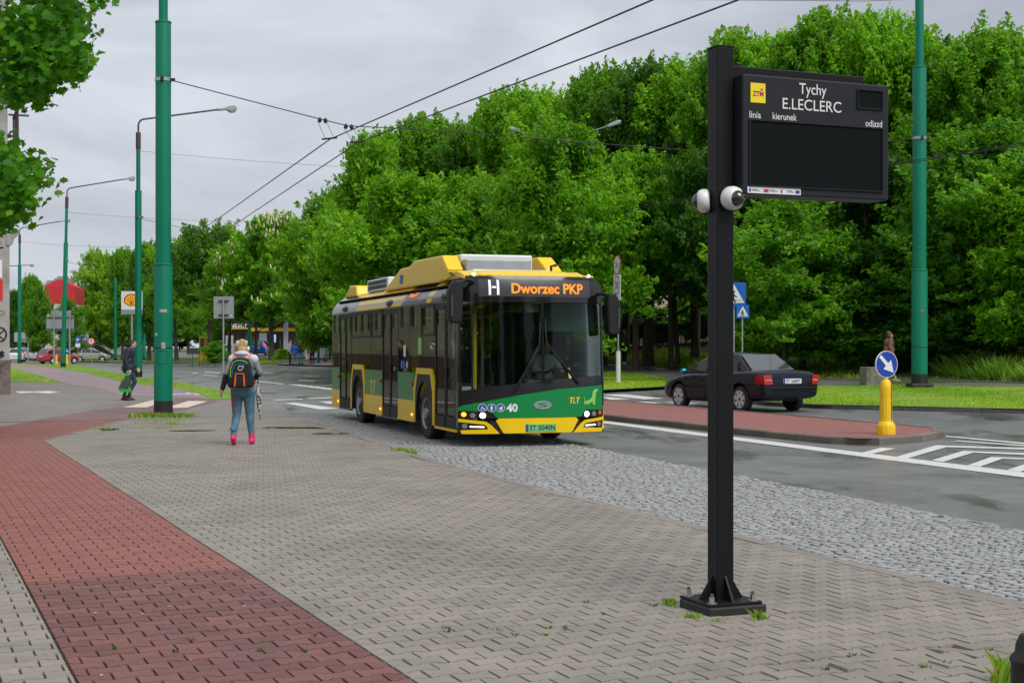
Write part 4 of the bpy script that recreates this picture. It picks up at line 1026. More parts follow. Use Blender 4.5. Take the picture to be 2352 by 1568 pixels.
B_PANEL = mat('led_panel', (0.045, 0.047, 0.05), 0.3)
B_RED = mat('button_red', (0.5, 0.02, 0.02), 0.4)
B_DECY = mat('decal_yellow', (0.75, 0.55, 0.01), 0.4)
B_DECG = mat('decal_lime', (0.25, 0.55, 0.10), 0.4)
B_BROWN = mat('stripe_brown', (0.075, 0.035, 0.03), 0.25, coat=0.5)

BW, BL = 2.6, 11.6
bb = Vector((-0.735, 23.17, -0.10))
bus = thing('trolleybus', 'yellow and green trolleybus showing Dworzec PKP pulling into the stop', 'bus', bb, R(18.1))
def Fm(x, z, off=0.0):
    s = (x - BW / 2) / (BW / 2)
    y = 0.22 + 0.30 * abs(s) ** 2.8 + 0.055 * max(0, z - 1.05) + 0.55 * max(0, z - 2.62) ** 2 * 1.6
    return Vector((x, y - off, z))
def Sm(y, z, off=0.0, side=0):
    c = 0.34 * (max(0, z - 2.46) / 0.42) ** 2
    x = c - off
    return Vector((x if side == 0 else BW - x, y, z))
def panel(name, poly, m, fn, off=0.0, th=0.02, parent=None, cu=0.12, cv=0.12, sm=True):
    bm = bmesh.new(); f = bm.faces.new([bm.verts.new((u, v, 0)) for u, v in poly])
    us_ = [p[0] for p in poly]; vs__ = [p[1] for p in poly]
    for k, lo, hi, c in ((0, min(us_), max(us_), cu), (1, min(vs__), max(vs__), cv)):
        if not c: continue
        n = int((hi - lo) / c)
        for i in range(1, n + 1):
            co = [0, 0, 0]; co[k] = lo + (hi - lo) * i / (n + 1); no = [0, 0, 0]; no[k] = 1
            bmesh.ops.bisect_plane(bm, geom=bm.verts[:] + bm.edges[:] + bm.faces[:], plane_co=co, plane_no=no, dist=1e-5)
    g = bmesh.ops.extrude_face_region(bm, geom=bm.faces[:])
    top = {v for v in g['geom'] if isinstance(v, bmesh.types.BMVert)}
    for v in bm.verts: v.co = fn(v.co.x, v.co.y, off if v in top else off - th)
    bmesh.ops.recalc_face_normals(bm, faces=bm.faces[:])
    me = bpy.data.meshes.new(name); bm.to_mesh(me); bm.free(); me.materials.append(m)
    if sm: smooth(me, 30)
    return link(name, me, parent or bus)
def rect(a0, b0, a1, b1): return [(a0, b0), (a1, b0), (a1, b1), (a0, b1)]
def circ(cx, cz, r, n=20): return [(cx + r * math.cos(2 * math.pi * i / n), cz + r * math.sin(2 * math.pi * i / n)) for i in range(n)]
def mir(poly): return [(BW - x, z) for x, z in poly]
S0 = lambda u, v, o: Sm(u, v, o, 0)
S1 = lambda u, v, o: Sm(u, v, o, 1)
# front
fr = panel('front_panel', [(0.0, 0.70), (0.89, 0.87), (1.66, 0.976), (2.6, 1.035), (2.6, 0.61), (2.2, 0.62), (2.1, 0.505), (0.60, 0.505), (0.5, 0.62), (0.0, 0.62)], B_GRN, Fm, 0.0)
panel('front_trim', [(0.0, 0.705), (0.89, 0.875), (1.66, 0.981), (2.6, 1.04), (2.6, 1.20), (1.42, 1.12), (0.8, 1.055), (0.0, 0.95)], B_BLK, Fm, -0.006)
panel('display_band', [(0.0, 2.43), (2.6, 2.43), (2.6, 2.70), (2.42, 2.885), (0.2, 2.885), (0.0, 2.70)], B_BLK, Fm, 0.0)
ws = panel('windscreen', [(0.03, 0.955), (0.8, 1.058), (1.385, 1.12), (1.385, 2.42), (0.03, 2.42)], B_GLASS, Fm, -0.008, 0.006)
panel('windscreen', [(1.425, 1.122), (2.57, 1.20), (2.57, 2.42), (1.425, 2.42)], B_GLASS, Fm, -0.008, 0.006)
panel('centre_pillar', rect(1.383, 1.10, 1.427, 2.44), B_BLK, Fm, -0.003, 0.03)
for s in (0, 1):
    P = (lambda p: p) if s == 0 else mir
    panel('corner_pillar', P([(0.0, 0.68), (0.035, 0.69), (0.035, 2.45), (0.0, 2.45)]), B_BLK, Fm, 0.002, 0.03)
    hl = panel('headlamp', P([(0.0, 0.615), (0.495, 0.615), (0.60, 0.50), (0.0, 0.495)]), B_BLK, Fm, -0.012, 0.02)
    for cx, cz, r, mm, nm in ((0.085, 0.562, 0.036, B_IND if s == 0 else B_INDO, 'indicator'), (0.22, 0.548, 0.042, B_LENS, 'side_lens'), (0.375, 0.545, 0.045, B_HEAD, 'lit_lamp')):
        panel(nm, P(circ(cx, cz, r)), mm, Fm, -0.004, 0.012, hl, 0, 0)
    panel('bumper_strip', P([(0.0, 0.49), (0.42, 0.445), (0.50, 0.395), (0.64, 0.25), (0.46, 0.315), (0.43, 0.375), (0.40, 0.395), (0.0, 0.438)]), B_YEL, Fm, 0.004)
    panel('bumper_lip', P([(0.03, 0.30), (0.47, 0.318), (0.65, 0.245), (0.05, 0.238)]), B_YEL, Fm, 0.006)
    fg = panel('fog_lamp', P([(0.0, 0.435), (0.40, 0.392), (0.455, 0.33), (0.03, 0.304)]), B_BLK, Fm, -0.02)
    panel('fog_lens', P(circ(0.10, 0.37, 0.042)), B_LENS, Fm, -0.012, 0.01, fg, 0, 0)
    panel('light_strip', P([(0.18, 0.372), (0.40, 0.362), (0.40, 0.345), (0.18, 0.350)]), B_DRL, Fm, -0.012, 0.01, fg, 0.1, 0)
    vt = panel('bumper_vent', P([(0.50, 0.45), (0.59, 0.45), (0.73, 0.25), (0.64, 0.25), (0.51, 0.39)]), B_MAT, Fm, -0.015)
    for q in range(3): panel('vent_fin', P([(0.53 + q * .05, 0.41 - q * .06), (0.61 + q * .035, 0.41 - q * .06), (0.615 + q * .035, 0.398 - q * .06), (0.54 + q * .05, 0.398 - q * .06)]), B_GRY, Fm, -0.006, 0.006, vt, 0, 0)
    panel('marker_lamp', P(circ(0.27, 2.90, 0.025, 10)), B_DRL, lambda u, v, o: Fm(u, v, o) + Vector((0, -0.02, 0)), 0.02, 0.03, None, 0, 0)
panel('bumper', [(0.585, 0.452), (0.63, 0.498), (2.0, 0.498), (2.04, 0.455), (1.93, 0.265), (1.90, 0.248), (0.72, 0.248), (0.70, 0.262)], B_YEL, Fm, 0.012, 0.03)
pl = panel('number_plate', rect(1.08, 0.272, 1.62, 0.398), mat('green_plate', (0.16, 0.50, 0.20), 0.4), Fm, 0.022, 0.01)
panel('plate_band', rect(1.085, 0.275, 1.125, 0.395), M_DEEPBLUE, Fm, 0.024, 0.003, pl, 0, 0)
fit_text('ST 5040N', 0.45, 0.082, M_BLACK, pl, 0, 0, 0, bold=0.01, fn=lambda c: Fm(1.375 + c.x, 0.337 + c.y, 0.0255))
# decals on the front
for cx in (0.365, 0.512, 0.66):
    q = panel('pictogram', circ(cx, 0.672, 0.068, 24), M_SIGNWHITE, Fm, 0.003, 0.002, fr, 0, 0)
    panel('pictogram_face', circ(cx, 0.672, 0.060, 24), M_DEEPBLUE, Fm, 0.0045, 0.001, q, 0, 0)
def dec(nm, poly, m, par=None, o=0.0065): return panel(nm, poly, m, Fm, o, 0.001, par or fr, 0.15, 0)
x0, z0 = 0.365, 0.672
dec('wheelchair_mark', [(x0 - .012, z0 + .032), (x0 + .002, z0 + .032), (x0 + .004, z0 + .004), (x0 + .03, z0 + .002), (x0 + .04, z0 - .03), (x0 + .028, z0 - .032), (x0 + .018, z0 - .008), (x0 - .01, z0 - .008)], M_SIGNWHITE)
dec('wheel_mark', [(x0 + .026 * math.cos(a) - .004, z0 - .018 + .026 * math.sin(a)) for a in [R(60 + i * 15) for i in range(20)]] + [(x0 + .018 * math.cos(a) - .004, z0 - .018 + .018 * math.sin(a)) for a in [R(345 - i * 15) for i in range(20)]], M_SIGNWHITE)
x0 = 0.512
dec('person_mark', [(x0 - .03, z0 - .005), (x0 - .012, z0 + .022), (x0 + .012, z0 + .022), (x0 + .03, z0 - .005), (x0 + .022, z0 - .01), (x0 + .012, z0 + .003), (x0 + .014, z0 - .048), (x0 + .003, z0 - .048), (x0, z0 - .02), (x0 - .003, z0 - .048), (x0 - .014, z0 - .048), (x0 - .012, z0 + .003), (x0 - .022, z0 - .01)], M_SIGNWHITE); dec('head_mark', circ(x0, z0 + .036, .011, 10), M_SIGNWHITE)
x0 = 0.66
dec('pram_mark', [(x0 - .032, z0 + .008), (x0 - .004, z0 + .005), (x0 + .012, z0 + .034), (x0 + .036, z0 + .004), (x0 + .022, z0 - .024), (x0 - .018, z0 - .024)], M_SIGNWHITE); dec('pram_wheel', circ(x0 - .014, z0 - .038, .010, 10), M_SIGNWHITE); dec('pram_wheel', circ(x0 + .018, z0 - .038, .010, 10), M_SIGNWHITE)
fit_text('40', 0.19, 0.125, M_SIGNWHITE, fr, 0, 0, 0, bold=0.035, fn=lambda c: Fm(0.85 + c.x, 0.675 + c.y, 0.006))
n = 28; ov = [(1.385 + 0.16 * math.cos(2 * math.pi * i / n), 0.715 + 0.072 * math.sin(2 * math.pi * i / n)) for i in range(n)]
em = dec('maker_emblem', ov, M_ZINC, o=0.008)
for sg_ in (1, -1):
    dec('emblem_curve', [(1.385 + sg_ * a, 0.715 + sg_ * c) for a, c in ((-0.10, 0.012), (-0.07, 0.030), (0.02, 0.040), (0.11, 0.038), (0.04, 0.026), (-0.02, 0.018), (0.0, 0.004), (0.06, -0.012), (0.02, -0.014), (-0.05, 0.0))], B_GRN, em, 0.0105)
fit_text('TLT', 0.20, 0.10, B_DECY, fr, 0, 0, 0, bold=0.02, fn=lambda c: Fm(1.97 + c.x + c.y * 0.2, 0.785 + c.y, 0.006))
dog = [(2.155, 0.715), (2.175, 0.765), (2.24, 0.775), (2.30, 0.80), (2.335, 0.85), (2.34, 0.90), (2.36, 0.95), (2.40, 0.965), (2.455, 0.965), (2.47, 0.945), (2.445, 0.93), (2.415, 0.90), (2.41, 0.85), (2.40, 0.78), (2.395, 0.725), (2.41, 0.705), (2.345, 0.705), (2.34, 0.76), (2.29, 0.73), (2.26, 0.71)]
dec('dog_emblem', dog, B_DECG); dec('dog_tail', [(2.175, 0.75), (2.155, 0.83), (2.162, 0.832), (2.19, 0.765)], B_DECG)
# destination display
ld = panel('destination_display', rect(0.33, 2.525, 2.32, 2.815), B_PANEL, Fm, 0.003, 0.01)
fit_text('Dworzec PKP', 1.30, 0.165, B_LED, ld, 0, 0, 0, bold=0.022, fn=lambda c: Fm(1.52 + c.x, 2.665 + c.y, 0.008))
for q in (rect(0.49, 2.55, 0.525, 2.80), rect(0.625, 2.55, 0.66, 2.80), rect(0.54, 2.665, 0.61, 2.695)): panel('line_letter', q, B_LEDW, Fm, 0.012, 0.004, ld, 0.05, 0.06)
# wipers
def wiper(a, b, blade):
    w = MB().tube([Fm(*a, 0.03), Fm(*b, 0.05)], 0.014, 6).build('wiper', B_MAT, bus)
    MB().tube([Fm(*p, 0.012) for p in blade], 0.013, 6).build('wiper_blade', B_RUB, w); MB().tube([Fm(a[0] + .04, a[1], 0.03), Fm(b[0] + .03, b[1] - .02, 0.05)], 0.008, 5).build('wiper_rod', B_MAT, w)
wiper((0.84, 0.90), (1.33, 1.68), [(0.97, 1.07), (1.15, 1.4), (1.34, 1.73)]); wiper((2.06, 1.05), (1.49, 1.68), [(1.99, 1.11), (1.74, 1.4), (1.46, 1.74)])
MB().tube([Fm(1.44, 2.15, 0.02), Fm(1.46, 1.72, 0.03)], 0.012, 6).build('wiper_blade', B_RUB, bus)
MB().tube([Fm(1.35, 2.1, 0.02), Fm(1.33, 1.7, 0.03)], 0.012, 6).build('wiper_blade', B_RUB, bus)
# mirrors
def bus_mirror(x, y, z0, z1, sgn):
    pr_ = [(-0.04, z0 + 0.04), (0.0, z0), (0.16, z0 + 0.01), (0.19, z0 + 0.06), (0.19, z1 - 0.18), (0.10, z1), (-0.02, z1), (-0.05, z1 - 0.1)]
    o = MB().prism([(x + sgn * a, b) for a, b in pr_], y - 0.10, y + 0.12, lambda a, q, w: (a, w, q)).build('mirror', B_MAT, bus, bevel=0.03, smooth=40)
    MB().bx(min(x + sgn * .13, x + sgn * .165), y - 0.112, z0 + 0.12, max(x + sgn * .13, x + sgn * .165), y - 0.101, z1 - 0.25).build('mirror_strip', B_GRY, o)
    MB().tube([(x + sgn * 0.02, y, z1 - 0.05), (x + (0.16 if sgn < 0 and x < 1 else -0.05), y + 0.2, z1 + 0.0)] if sgn > 0 else [(x, y, z1 - 0.06), (x + 0.15, y + 0.12, z1 + 0.02), (x + 0.28, y + 0.2, z1 + 0.0)], 0.035, 8).build('mirror_arm', B_MAT, o, smooth=50)
bus_mirror(-0.06, 0.26, 2.07, 2.78, -1); bus_mirror(BW + 0.03, 0.36, 1.89, 2.60, 1)
# sides
ARCH = lambda c: [(c - 0.72, 0.30), (c - 0.70, 0.86), (c - 0.50, 1.27), (c + 0.50, 1.27), (c + 0.70, 0.86), (c + 0.72, 0.30)]
for s, SS in ((0, S0), (1, S1)):
    doors = [(0.66, 2.0), (4.78, 6.15), (9.28, 10.6)] if s == 0 else []
    for c in (2.76, 8.54):
        out = [(c - 0.74, 0.30), (c - 0.74, 0.92), (c - 0.52, 1.30), (c + 0.52, 1.30), (c + 0.72, 0.92), (c + 0.74, 0.30)]
        inn = [(c + 0.55, 0.30), (c + 0.55, 0.62), (c + 0.50, 0.92), (c + 0.38, 1.10), (c - 0.38, 1.10), (c - 0.50, 0.92), (c - 0.55, 0.62), (c - 0.55, 0.30)]
        a = panel('wheel_arch', [(c - 0.66, 0.31)] + [(c - 0.655, 0.86), (c - 0.46, 1.20), (c + 0.46, 1.20), (c + 0.655, 0.86), (c + 0.66, 0.31)] + [(c + 0.56, 0.31)] + [(c + 0.56 * math.cos(R(t)), 0.50 + 0.56 * math.sin(R(t))) for t in range(0, 181, 15)] + [(c - 0.56, 0.31)], B_MAT, SS, 0.008, 0.05, None, 0, 0)
        panel('arch_trim', out[:3] + out[3:] + [(c + 0.63, 0.30), (c + 0.62, 0.88), (c + 0.46, 1.19), (c - 0.46, 1.19), (c - 0.62, 0.88), (c - 0.63, 0.30)], B_YEL, SS, 0.016, 0.05, None, 0, 0)
        MB().bx(0.06 if s == 0 else BW - 0.62, c - 0.62, 0.3, 0.62 if s == 0 else BW - 0.06, c + 0.62, 1.12).build('wheel_well', B_MAT, bus) if False else None
        wx = 0.035 if s == 0 else BW - 0.035; sg_ = 1 if s == 0 else -1
        Mw = Matrix.Translation((wx, c, 0.485)) @ Matrix.Rotation(R(90) * sg_, 4, 'Y')
        wl = MB().lathe([(0.27, 0.02), (0.34, 0.0), (0.45, 0.005), (0.485, 0.04), (0.485, 0.26), (0.45, 0.29), (0.2, 0.29)], 40, M=Mw).build('wheel', B_RUB, bus, smooth=35)
        MB().lathe([(0.02, -0.02), (0.10, -0.02), (0.11, 0.03), (0.20, 0.05), (0.25, 0.02), (0.285, -0.005), (0.29, 0.03), (0.27, 0.05)], 32, M=Mw).build('rim', B_RIM, wl, smooth=35)
        for k in range(10):
            a_ = 2 * math.pi * k / 10; MB().cyl(Mw @ Vector((0.165 * math.cos(a_), 0.165 * math.sin(a_), 0.045)), Mw @ Vector((0.165 * math.cos(a_), 0.165 * math.sin(a_), 0.01)), 0.013, n=6).build('wheel_nut', M_ZINC, wl)
    # lower panels between doors and arches
    cuts = [(0.53, 0.66), (2.0, 2.025), (3.50, 4.78), (6.15, 7.80), (9.275, 9.285), (10.6, 11.55)] if s == 0 else [(0.53, 2.02), (3.5, 7.8), (9.28, 11.55)]
    for a0, a1 in cuts:
        if a1 - a0 < 0.05: continue
        if a1 < 0.7:
            panel('corner_post', rect(a0, 0.30, a1, 2.46), B_BLK, SS, 0.0, 0.03, None, 0, 0.4); continue
        lp = panel('side_panel', rect(a0, 0.685, a1, 1.205), B_GRN, SS, 0.004, 0.03, None, 0, 0); panel('skirt_panel', rect(a0, 0.33, a1, 0.682), B_YEL, SS, 0.004, 0.03, None, 0, 0)
        panel('skirt_lip', rect(a0, 0.285, a1, 0.335), B_YEL, SS, 0.016, 0.05, None, 0, 0)
        for yy in (a0 + 0.12,):
            panel('side_marker', rect(yy, 0.40, yy + 0.07, 0.44), B_IND if s == 0 and a0 > 1 else B_INDO, SS, 0.014, 0.012, lp, 0, 0)
        panel('door_button', circ(a0 + 0.10, 1.0, 0.045, 12), B_RED, SS, 0.03, 0.028, lp, 0, 0)
    wins = [(2.02, 2.98), (3.0, 3.86), (3.88, 4.76), (6.17, 7.18), (7.2, 9.26), (10.62, 11.52)] if s == 0 else [(0.75, 2.0), (2.02, 3.4), (3.42, 4.8), (4.82, 6.2), (6.22, 7.6), (7.62, 9.0), (9.02, 10.4), (10.42, 11.52)]
    for a0, a1 in wins:
        zb = 1.215 if not (abs((a0 + a1) / 2 - 2.76) < 0.7 or abs((a0 + a1) / 2 - 8.54) < 0.8) else 1.30
        w = panel('side_window', rect(a0, zb, a1, 2.45), B_TINT, SS, 0.0, 0.008, None, 0, 0.4)
        if s == 0 and a0 in (2.02, 6.17, 7.2):
            z_ = 1.90
            for q in ((a0, z_ - .025, a1, z_ + .025), (a0, 2.39, a1, 2.45), (a0, z_, a0 + .05, 2.45), (a1 - .05, z_, a1, 2.45)): panel('hopper_frame', rect(*q), B_MAT, SS, 0.008, 0.012, w, 0, 0)
    panel('window_rail', rect(0.60, 2.44, 11.55, 2.475), B_BLK, SS, 0.004, 0.03, None, 0, 0)
    for zy in [w_[0] - 0.01 for w_ in wins[1:]]:
        panel('window_divider', rect(zy - 0.02, 1.2, zy + 0.02, 2.45), B_BLK, SS, -0.012, 0.03, None, 0, 0)
    for a0, a1 in doors:
        d = panel('door', rect(a0, 0.30, a1, 2.45), B_BLK, SS, -0.03, 0.01, None, 0, 0.5); mid = (a0 + a1) / 2
        bpy.data.objects.remove(d)
        d = panel('door', rect(a0, 2.38, a1, 2.45), B_MAT, SS, -0.004, 0.04, None, 0, 0)
        for e0, e1 in ((a0, mid - 0.006), (mid + 0.006, a1)):
            panel('door_pane', rect(e0 + 0.05, 0.52, e1 - 0.05, 2.33), B_TINT, SS, -0.012, 0.006, d, 0, 0.3)
            for q in ((e0, 0.30, e0 + .05, 2.39), (e1 - .05, 0.30, e1, 2.39), (e0, 0.30, e1, 0.50), (e0, 2.33, e1, 2.39)): panel('door_frame', rect(*q), B_MAT, SS, -0.002, 0.03, d, 0, 0)
            hx = e1 - 0.10 if e0 == a0 else e0 + 0.06
            panel('door_handle', rect(hx, 1.16, hx + .05, 1.32), B_BLK, SS, 0.012, 0.014, d, 0, 0)
        panel('door_sill', rect(a0, 0.255, a1, 0.30), B_YEL if a0 < 1 else B_GRY, SS, 0.012, 0.05, d, 0, 0)
        cm = MB().ell((0.02, 0, 0), (0.10, 0.27, 0.085), 14, 8).build('door_camera', B_BLK, bus, smooth=60, loc=(0.03, mid + 0.12, 2.545))
    # cove above the windows
    coves = [(0.62, 2.30, B_BLK), (2.30, 2.62, None), (2.62, 4.55, B_BLK), (4.55, 8.75, None), (8.75, 10.2, B_BLK), (10.22, 11.55, B_BLK)] if s == 0 else [(0.62, 11.55, B_BLK)]
    for a0, a1, m in coves:
        if m: panel('cove_panel', rect(a0, 2.475, a1 - 0.01, 2.865), m, SS, 0.0, 0.02, None, 0, 0.05)
        else:
            for q0, q1, mm in ((2.475, 2.545, B_YEL), (2.546, 2.60, B_BROWN), (2.601, 2.685, B_YEL), (2.686, 2.74, B_BROWN), (2.741, 2.865, B_YEL)): panel('cove_stripe', [(a0 + (0 if s else (q0 - 2.475) * -0.5), q0), (a1, q0), (a1, q1), (a0 + (q1 - 2.475) * -0.5, q1)], mm, SS, 0.0, 0.02, None, 0, 0.04)  # brown stripes: a brown reflection on the cove put into the colour
sl = panel('side_display', rect(3.35, 2.545, 4.3, 2.735), B_PANEL, S0, 0.004, 0.006)
fit_text('H Dworzec PKP', 0.62, 0.07, B_LED, sl, 0, 0, 0, bold=0.02, fn=lambda c: Sm(3.82 - c.x, 2.66 + c.y, 0.008))
fit_text('TLT', 0.52, 0.26, B_DECY, bus, 0, 0, 0, bold=0.015, fn=lambda c: Sm(7.05 - c.x - c.y * 0.25, 0.86 + c.y, 0.006))
fit_text('40', 0.17, 0.13, M_SIGNWHITE, bus, 0, 0, 0, bold=0.02, fn=lambda c: Sm(4.05 - c.x, 1.35 + c.y, 0.004))
panel('ztm_sticker', rect(2.95, 1.55, 3.2, 1.85), B_DECG, S0, 0.003, 0.002, None, 0, 0)
for yy in (4.25, 4.42): panel('pictogram', rect(yy, 1.27, yy + .12, 1.42), M_SIGNBLUE, S0, 0.003, 0.002, None, 0, 0)
panel('info_sticker', rect(4.15, 1.50, 4.33, 1.72), M_SIGNWHITE, S0, 0.003, 0.002, None, 0, 0)
# roof, rear, floor
rf = MB()
ys_ = [0.72, 1.0, 2.2, 11.3, 11.5]; zs_ = [2.87, 2.93, 2.90, 2.90, 2.86]
xsec = [(0.33, 0.0), (0.5, 0.035), (0.9, 0.06), (1.3, 0.07), (1.7, 0.06), (2.1, 0.035), (2.27, 0.0)]
vs = [(x, y, z - 0.02 + dz) for y, z in zip(ys_, zs_) for x, dz in xsec]; k = len(xsec)
rf._add(vs, [(i * k + j, i * k + j + 1, (i + 1) * k + j + 1, (i + 1) * k + j) for i in range(len(ys_) - 1) for j in range(k - 1)])
rf.build('roof', B_WHITE, bus, smooth=50)
MB().bx(0.1, 0.95, 2.74, 2.5, 11.4, 2.76).build('ceiling', B_INT, bus)
fe = MB()
nx = 16
prof = [(0.0, 2.872), (0.02, 2.90), (0.10, 2.935), (0.45, 2.99), (0.9, 3.02), (1.5, 2.93)]
vs = []
for dy, z in prof:
    for i in range(nx + 1):
        x = 0.16 + (BW - 0.32) * i / nx; q = Fm(x, 2.87); e = abs(2 * i / nx - 1) ** 5
        vs.append((x, q.y + dy + 0.0, z - 0.10 * e * (dy > 0.05)))
fe._add(vs, [(j * (nx + 1) + i, j * (nx + 1) + i + 1, (j + 1) * (nx + 1) + i + 1, (j + 1) * (nx + 1) + i) for j in range(len(prof) - 1) for i in range(nx)])
fe.build('front_fairing', B_YEL, bus, smooth=50)
for sd_, x0, x1 in ((0, 0.20, 0.50), (1, BW - 0.50, BW - 0.20)):
    p = MB().prism([(2.5, 2.84), (1.95, 3.05), (2.45, 3.33), (4.5, 3.35), (4.85, 3.26), (5.6, 3.25), (6.95, 2.85)], x0, x1, lambda a, q, w: (w + (0.10 if sd_ == 0 else -0.10) * (q - 2.85), a, q)).build('roof_pod', B_YEL, bus, bevel=0.03)
    MB().prism([(0.75, 2.84), (0.8, 2.90), (1.2, 2.99), (1.9, 3.02), (2.45, 2.86)], x0 - 0.02, x1, lambda a, q, w: (w, a, q)).build('pod_shoulder', B_YEL, bus, bevel=0.03)
    if sd_ == 0:
        fit_text('TYCHY DOBRE MIEJSCE', 2.0, 0.13, M_GALV, p, 0, 0, 0, bold=0.01, fn=lambda c: Vector((x0 + 0.10 * (3.1 + c.y - 2.85) - 0.004, 4.0 - c.x, 3.05 + c.y)))
        MB().prism([(5.5, 3.12), (5.3, 3.12), (5.3, 2.97), (5.4, 2.93), (5.5, 2.97)], x0 + 0.015, x0 + 0.02, lambda a, q, w: (w + 0.1 * (q - 2.97) - 0.018, a, q)).build('crest', M_SIGNBLUE, p)
        for i in range(3): MB().bx(x0 - 0.028, 1.35 + i * .12, 2.90 + i * 0.025, x0 - 0.018, 1.43 + i * .12, 2.93 + i * 0.025).build('vent_slot', B_MAT, p)
MB().bx(0.55, 2.3, 2.9, 1.92, 5.4, 3.35).build('battery_box', B_WHITE, bus, bevel=0.03)
ac = MB().bx(0.55, 1.95, 3.03, 1.78, 2.28, 3.24).build('cooling_unit', M_GALV, bus, bevel=0.02)
MB().bx(0.55, 1.5, 2.95, 2.0, 1.94, 3.04).build('roof_cover', B_WHITE, bus, bevel=0.03)
gb = MB().bx(0.35, 7.15, 2.9, 1.3, 9.2, 3.17).build('resistor_box', B_WHITE, bus, bevel=0.02)
for i in range(24): MB().bx(0.343, 7.3 + (i % 12) * 0.15, 2.95 + (i // 12) * 0.10, 0.351, 7.40 + (i % 12) * 0.15, 3.03 + (i // 12) * 0.10).build('grille_hole', B_MAT, gb)
MB().prism([(9.9, 2.84), (10.0, 3.10), (10.7, 3.12), (11.3, 2.85)], 0.25, 2.35, lambda a, q, w: (w, a, q)).build('rear_fairing', B_YEL, bus, bevel=0.04)
for x in (0.95, 1.65): MB().tube([(x, 6.6, 3.2), (x, 9, 3.26), (x, 11.9, 3.22)], 0.022, 6).build('trolley_pole', B_MAT, bus)
MB().tube([(0.55, 9.3, 2.9), (0.55, 9.25, 3.25), (2.05, 9.25, 3.25), (2.05, 9.3, 2.9)], 0.025, 6).build('pole_rest', B_MAT, bus)
MB().tube([(2.1, 1.8, 2.95), (2.1, 1.8, 3.13), (2.2, 1.78, 3.15)], 0.025, 6).build('antenna', B_MAT, bus)
MB().bx(0.03, 11.5, 0.35, BW - 0.03, 11.58, 1.2).bx(0.35, 11.49, 1.2, BW - 0.35, 11.56, 2.86).build('rear_wall', B_YEL, bus, bevel=0.02)
MB().bx(0.08, 0.62, 0.33, BW - 0.08, 11.45, 0.38).build('floor', B_INT, bus)
for c in (2.76, 8.54):
    for x0, x1 in ((0.36, 0.75), (BW - 0.75, BW - 0.36)): MB().bx(x0, c - 0.62, 0.38, x1, c + 0.62, 1.10).build('wheel_box', B_INT, bus)
MB().bx(0.45, 1.0, 0.22, BW - 0.45, 11.2, 0.33).build('underbody', B_MAT, bus)
for c in (2.76, 8.54): MB().cyl((0.25, c, 0.485), (BW - 0.25, c, 0.485), 0.09, n=10).build('axle', B_MAT, bus)
# cabin fittings
def rail(pts, r=0.027): return MB().tube(pts, r, 8).build('handrail', B_HAND, bus, smooth=60)
rail([(0.42, 0.95, 0.4), (0.42, 0.95, 2.25), (0.46, 1.0, 2.36), (0.60, 1.05, 2.4)], 0.034); rail([(0.80, 2.2, 0.4), (0.80, 2.2, 2.7)]); rail([(0.42, 1.0, 1.35), (0.82, 2.2, 1.35)]); rail([(0.42, 1.0, 1.75), (0.82, 2.2, 1.75)])
rail([(0.9, 3.6, 0.4), (0.9, 3.6, 2.7)]); rail([(1.7, 4.7, 0.4), (1.7, 4.7, 2.7)]); rail([(0.8, 6.3, 0.4), (0.8, 6.3, 2.7)]); rail([(0.6, 1.9, 2.3), (0.6, 11, 2.3)]); rail([(2.0, 2.4, 2.3), (2.0, 11, 2.3)])
MB().bx(1.30, 1.62, 0.38, 1.34, 2.4, 2.3).bx(1.34, 2.1, 0.38, 2.5, 2.14, 2.3).build('cab_partition', B_INT, bus)
MB().prism([(0.60, 0.95), (0.62, 1.12), (0.95, 1.14), (1.05, 0.98), (1.0, 0.5), (0.62, 0.5)], 1.25, 2.5, lambda a, q, w: (w, a, q)).build('dashboard', B_GRY, bus, bevel=0.03)
sw = MB(); cs = Vector((1.93, 1.12, 1.20)); Mr = Matrix.Rotation(R(-28), 4, 'X')
pts = [tuple(cs + Mr @ Vector((0.22 * math.cos(2 * math.pi * i / 20), 0.22 * math.sin(2 * math.pi * i / 20), 0))) for i in range(21)]
sw.tube(pts, 0.016, 6).build('steering_wheel', B_MAT, bus)
MB().bx(1.68, 1.45, 0.8, 2.15, 1.9, 0.92).bx(1.70, 1.82, 0.92, 2.12, 1.95, 1.75).build('driver_seat', B_SEAT, bus, bevel=0.03)
MB().bx(1.5, 0.72, 1.95, 2.5, 0.735, 2.42).build('sun_blind', mat('blind_green', (0.03, 0.09, 0.075), 0.6), bus)
MB().bx(0.10, 0.64, 0.95, 0.26, 0.66, 1.02).build('info_sticker', M_SIGNWHITE, bus)
sm_ = MB().bx(-0.21, -0.2, 0.0, 0.21, 0.22, 0.06).bx(-0.2, 0.18, 0.06, 0.2, 0.25, 0.62).mesh('seat', B_SEAT)
for i, (x, y) in enumerate([(0.55, 3.4), (2.1, 3.4), (2.1, 4.3), (2.1, 5.2), (2.1, 6.1), (0.55, 7.2), (2.1, 7.2), (0.55, 8.2), (2.1, 8.2), (2.1, 9.4), (2.1, 10.4), (1.3, 11.1)]):
    o = link('seat', sm_, bus); o.location = (x, y, 0.82 if y < 7 else 1.0)
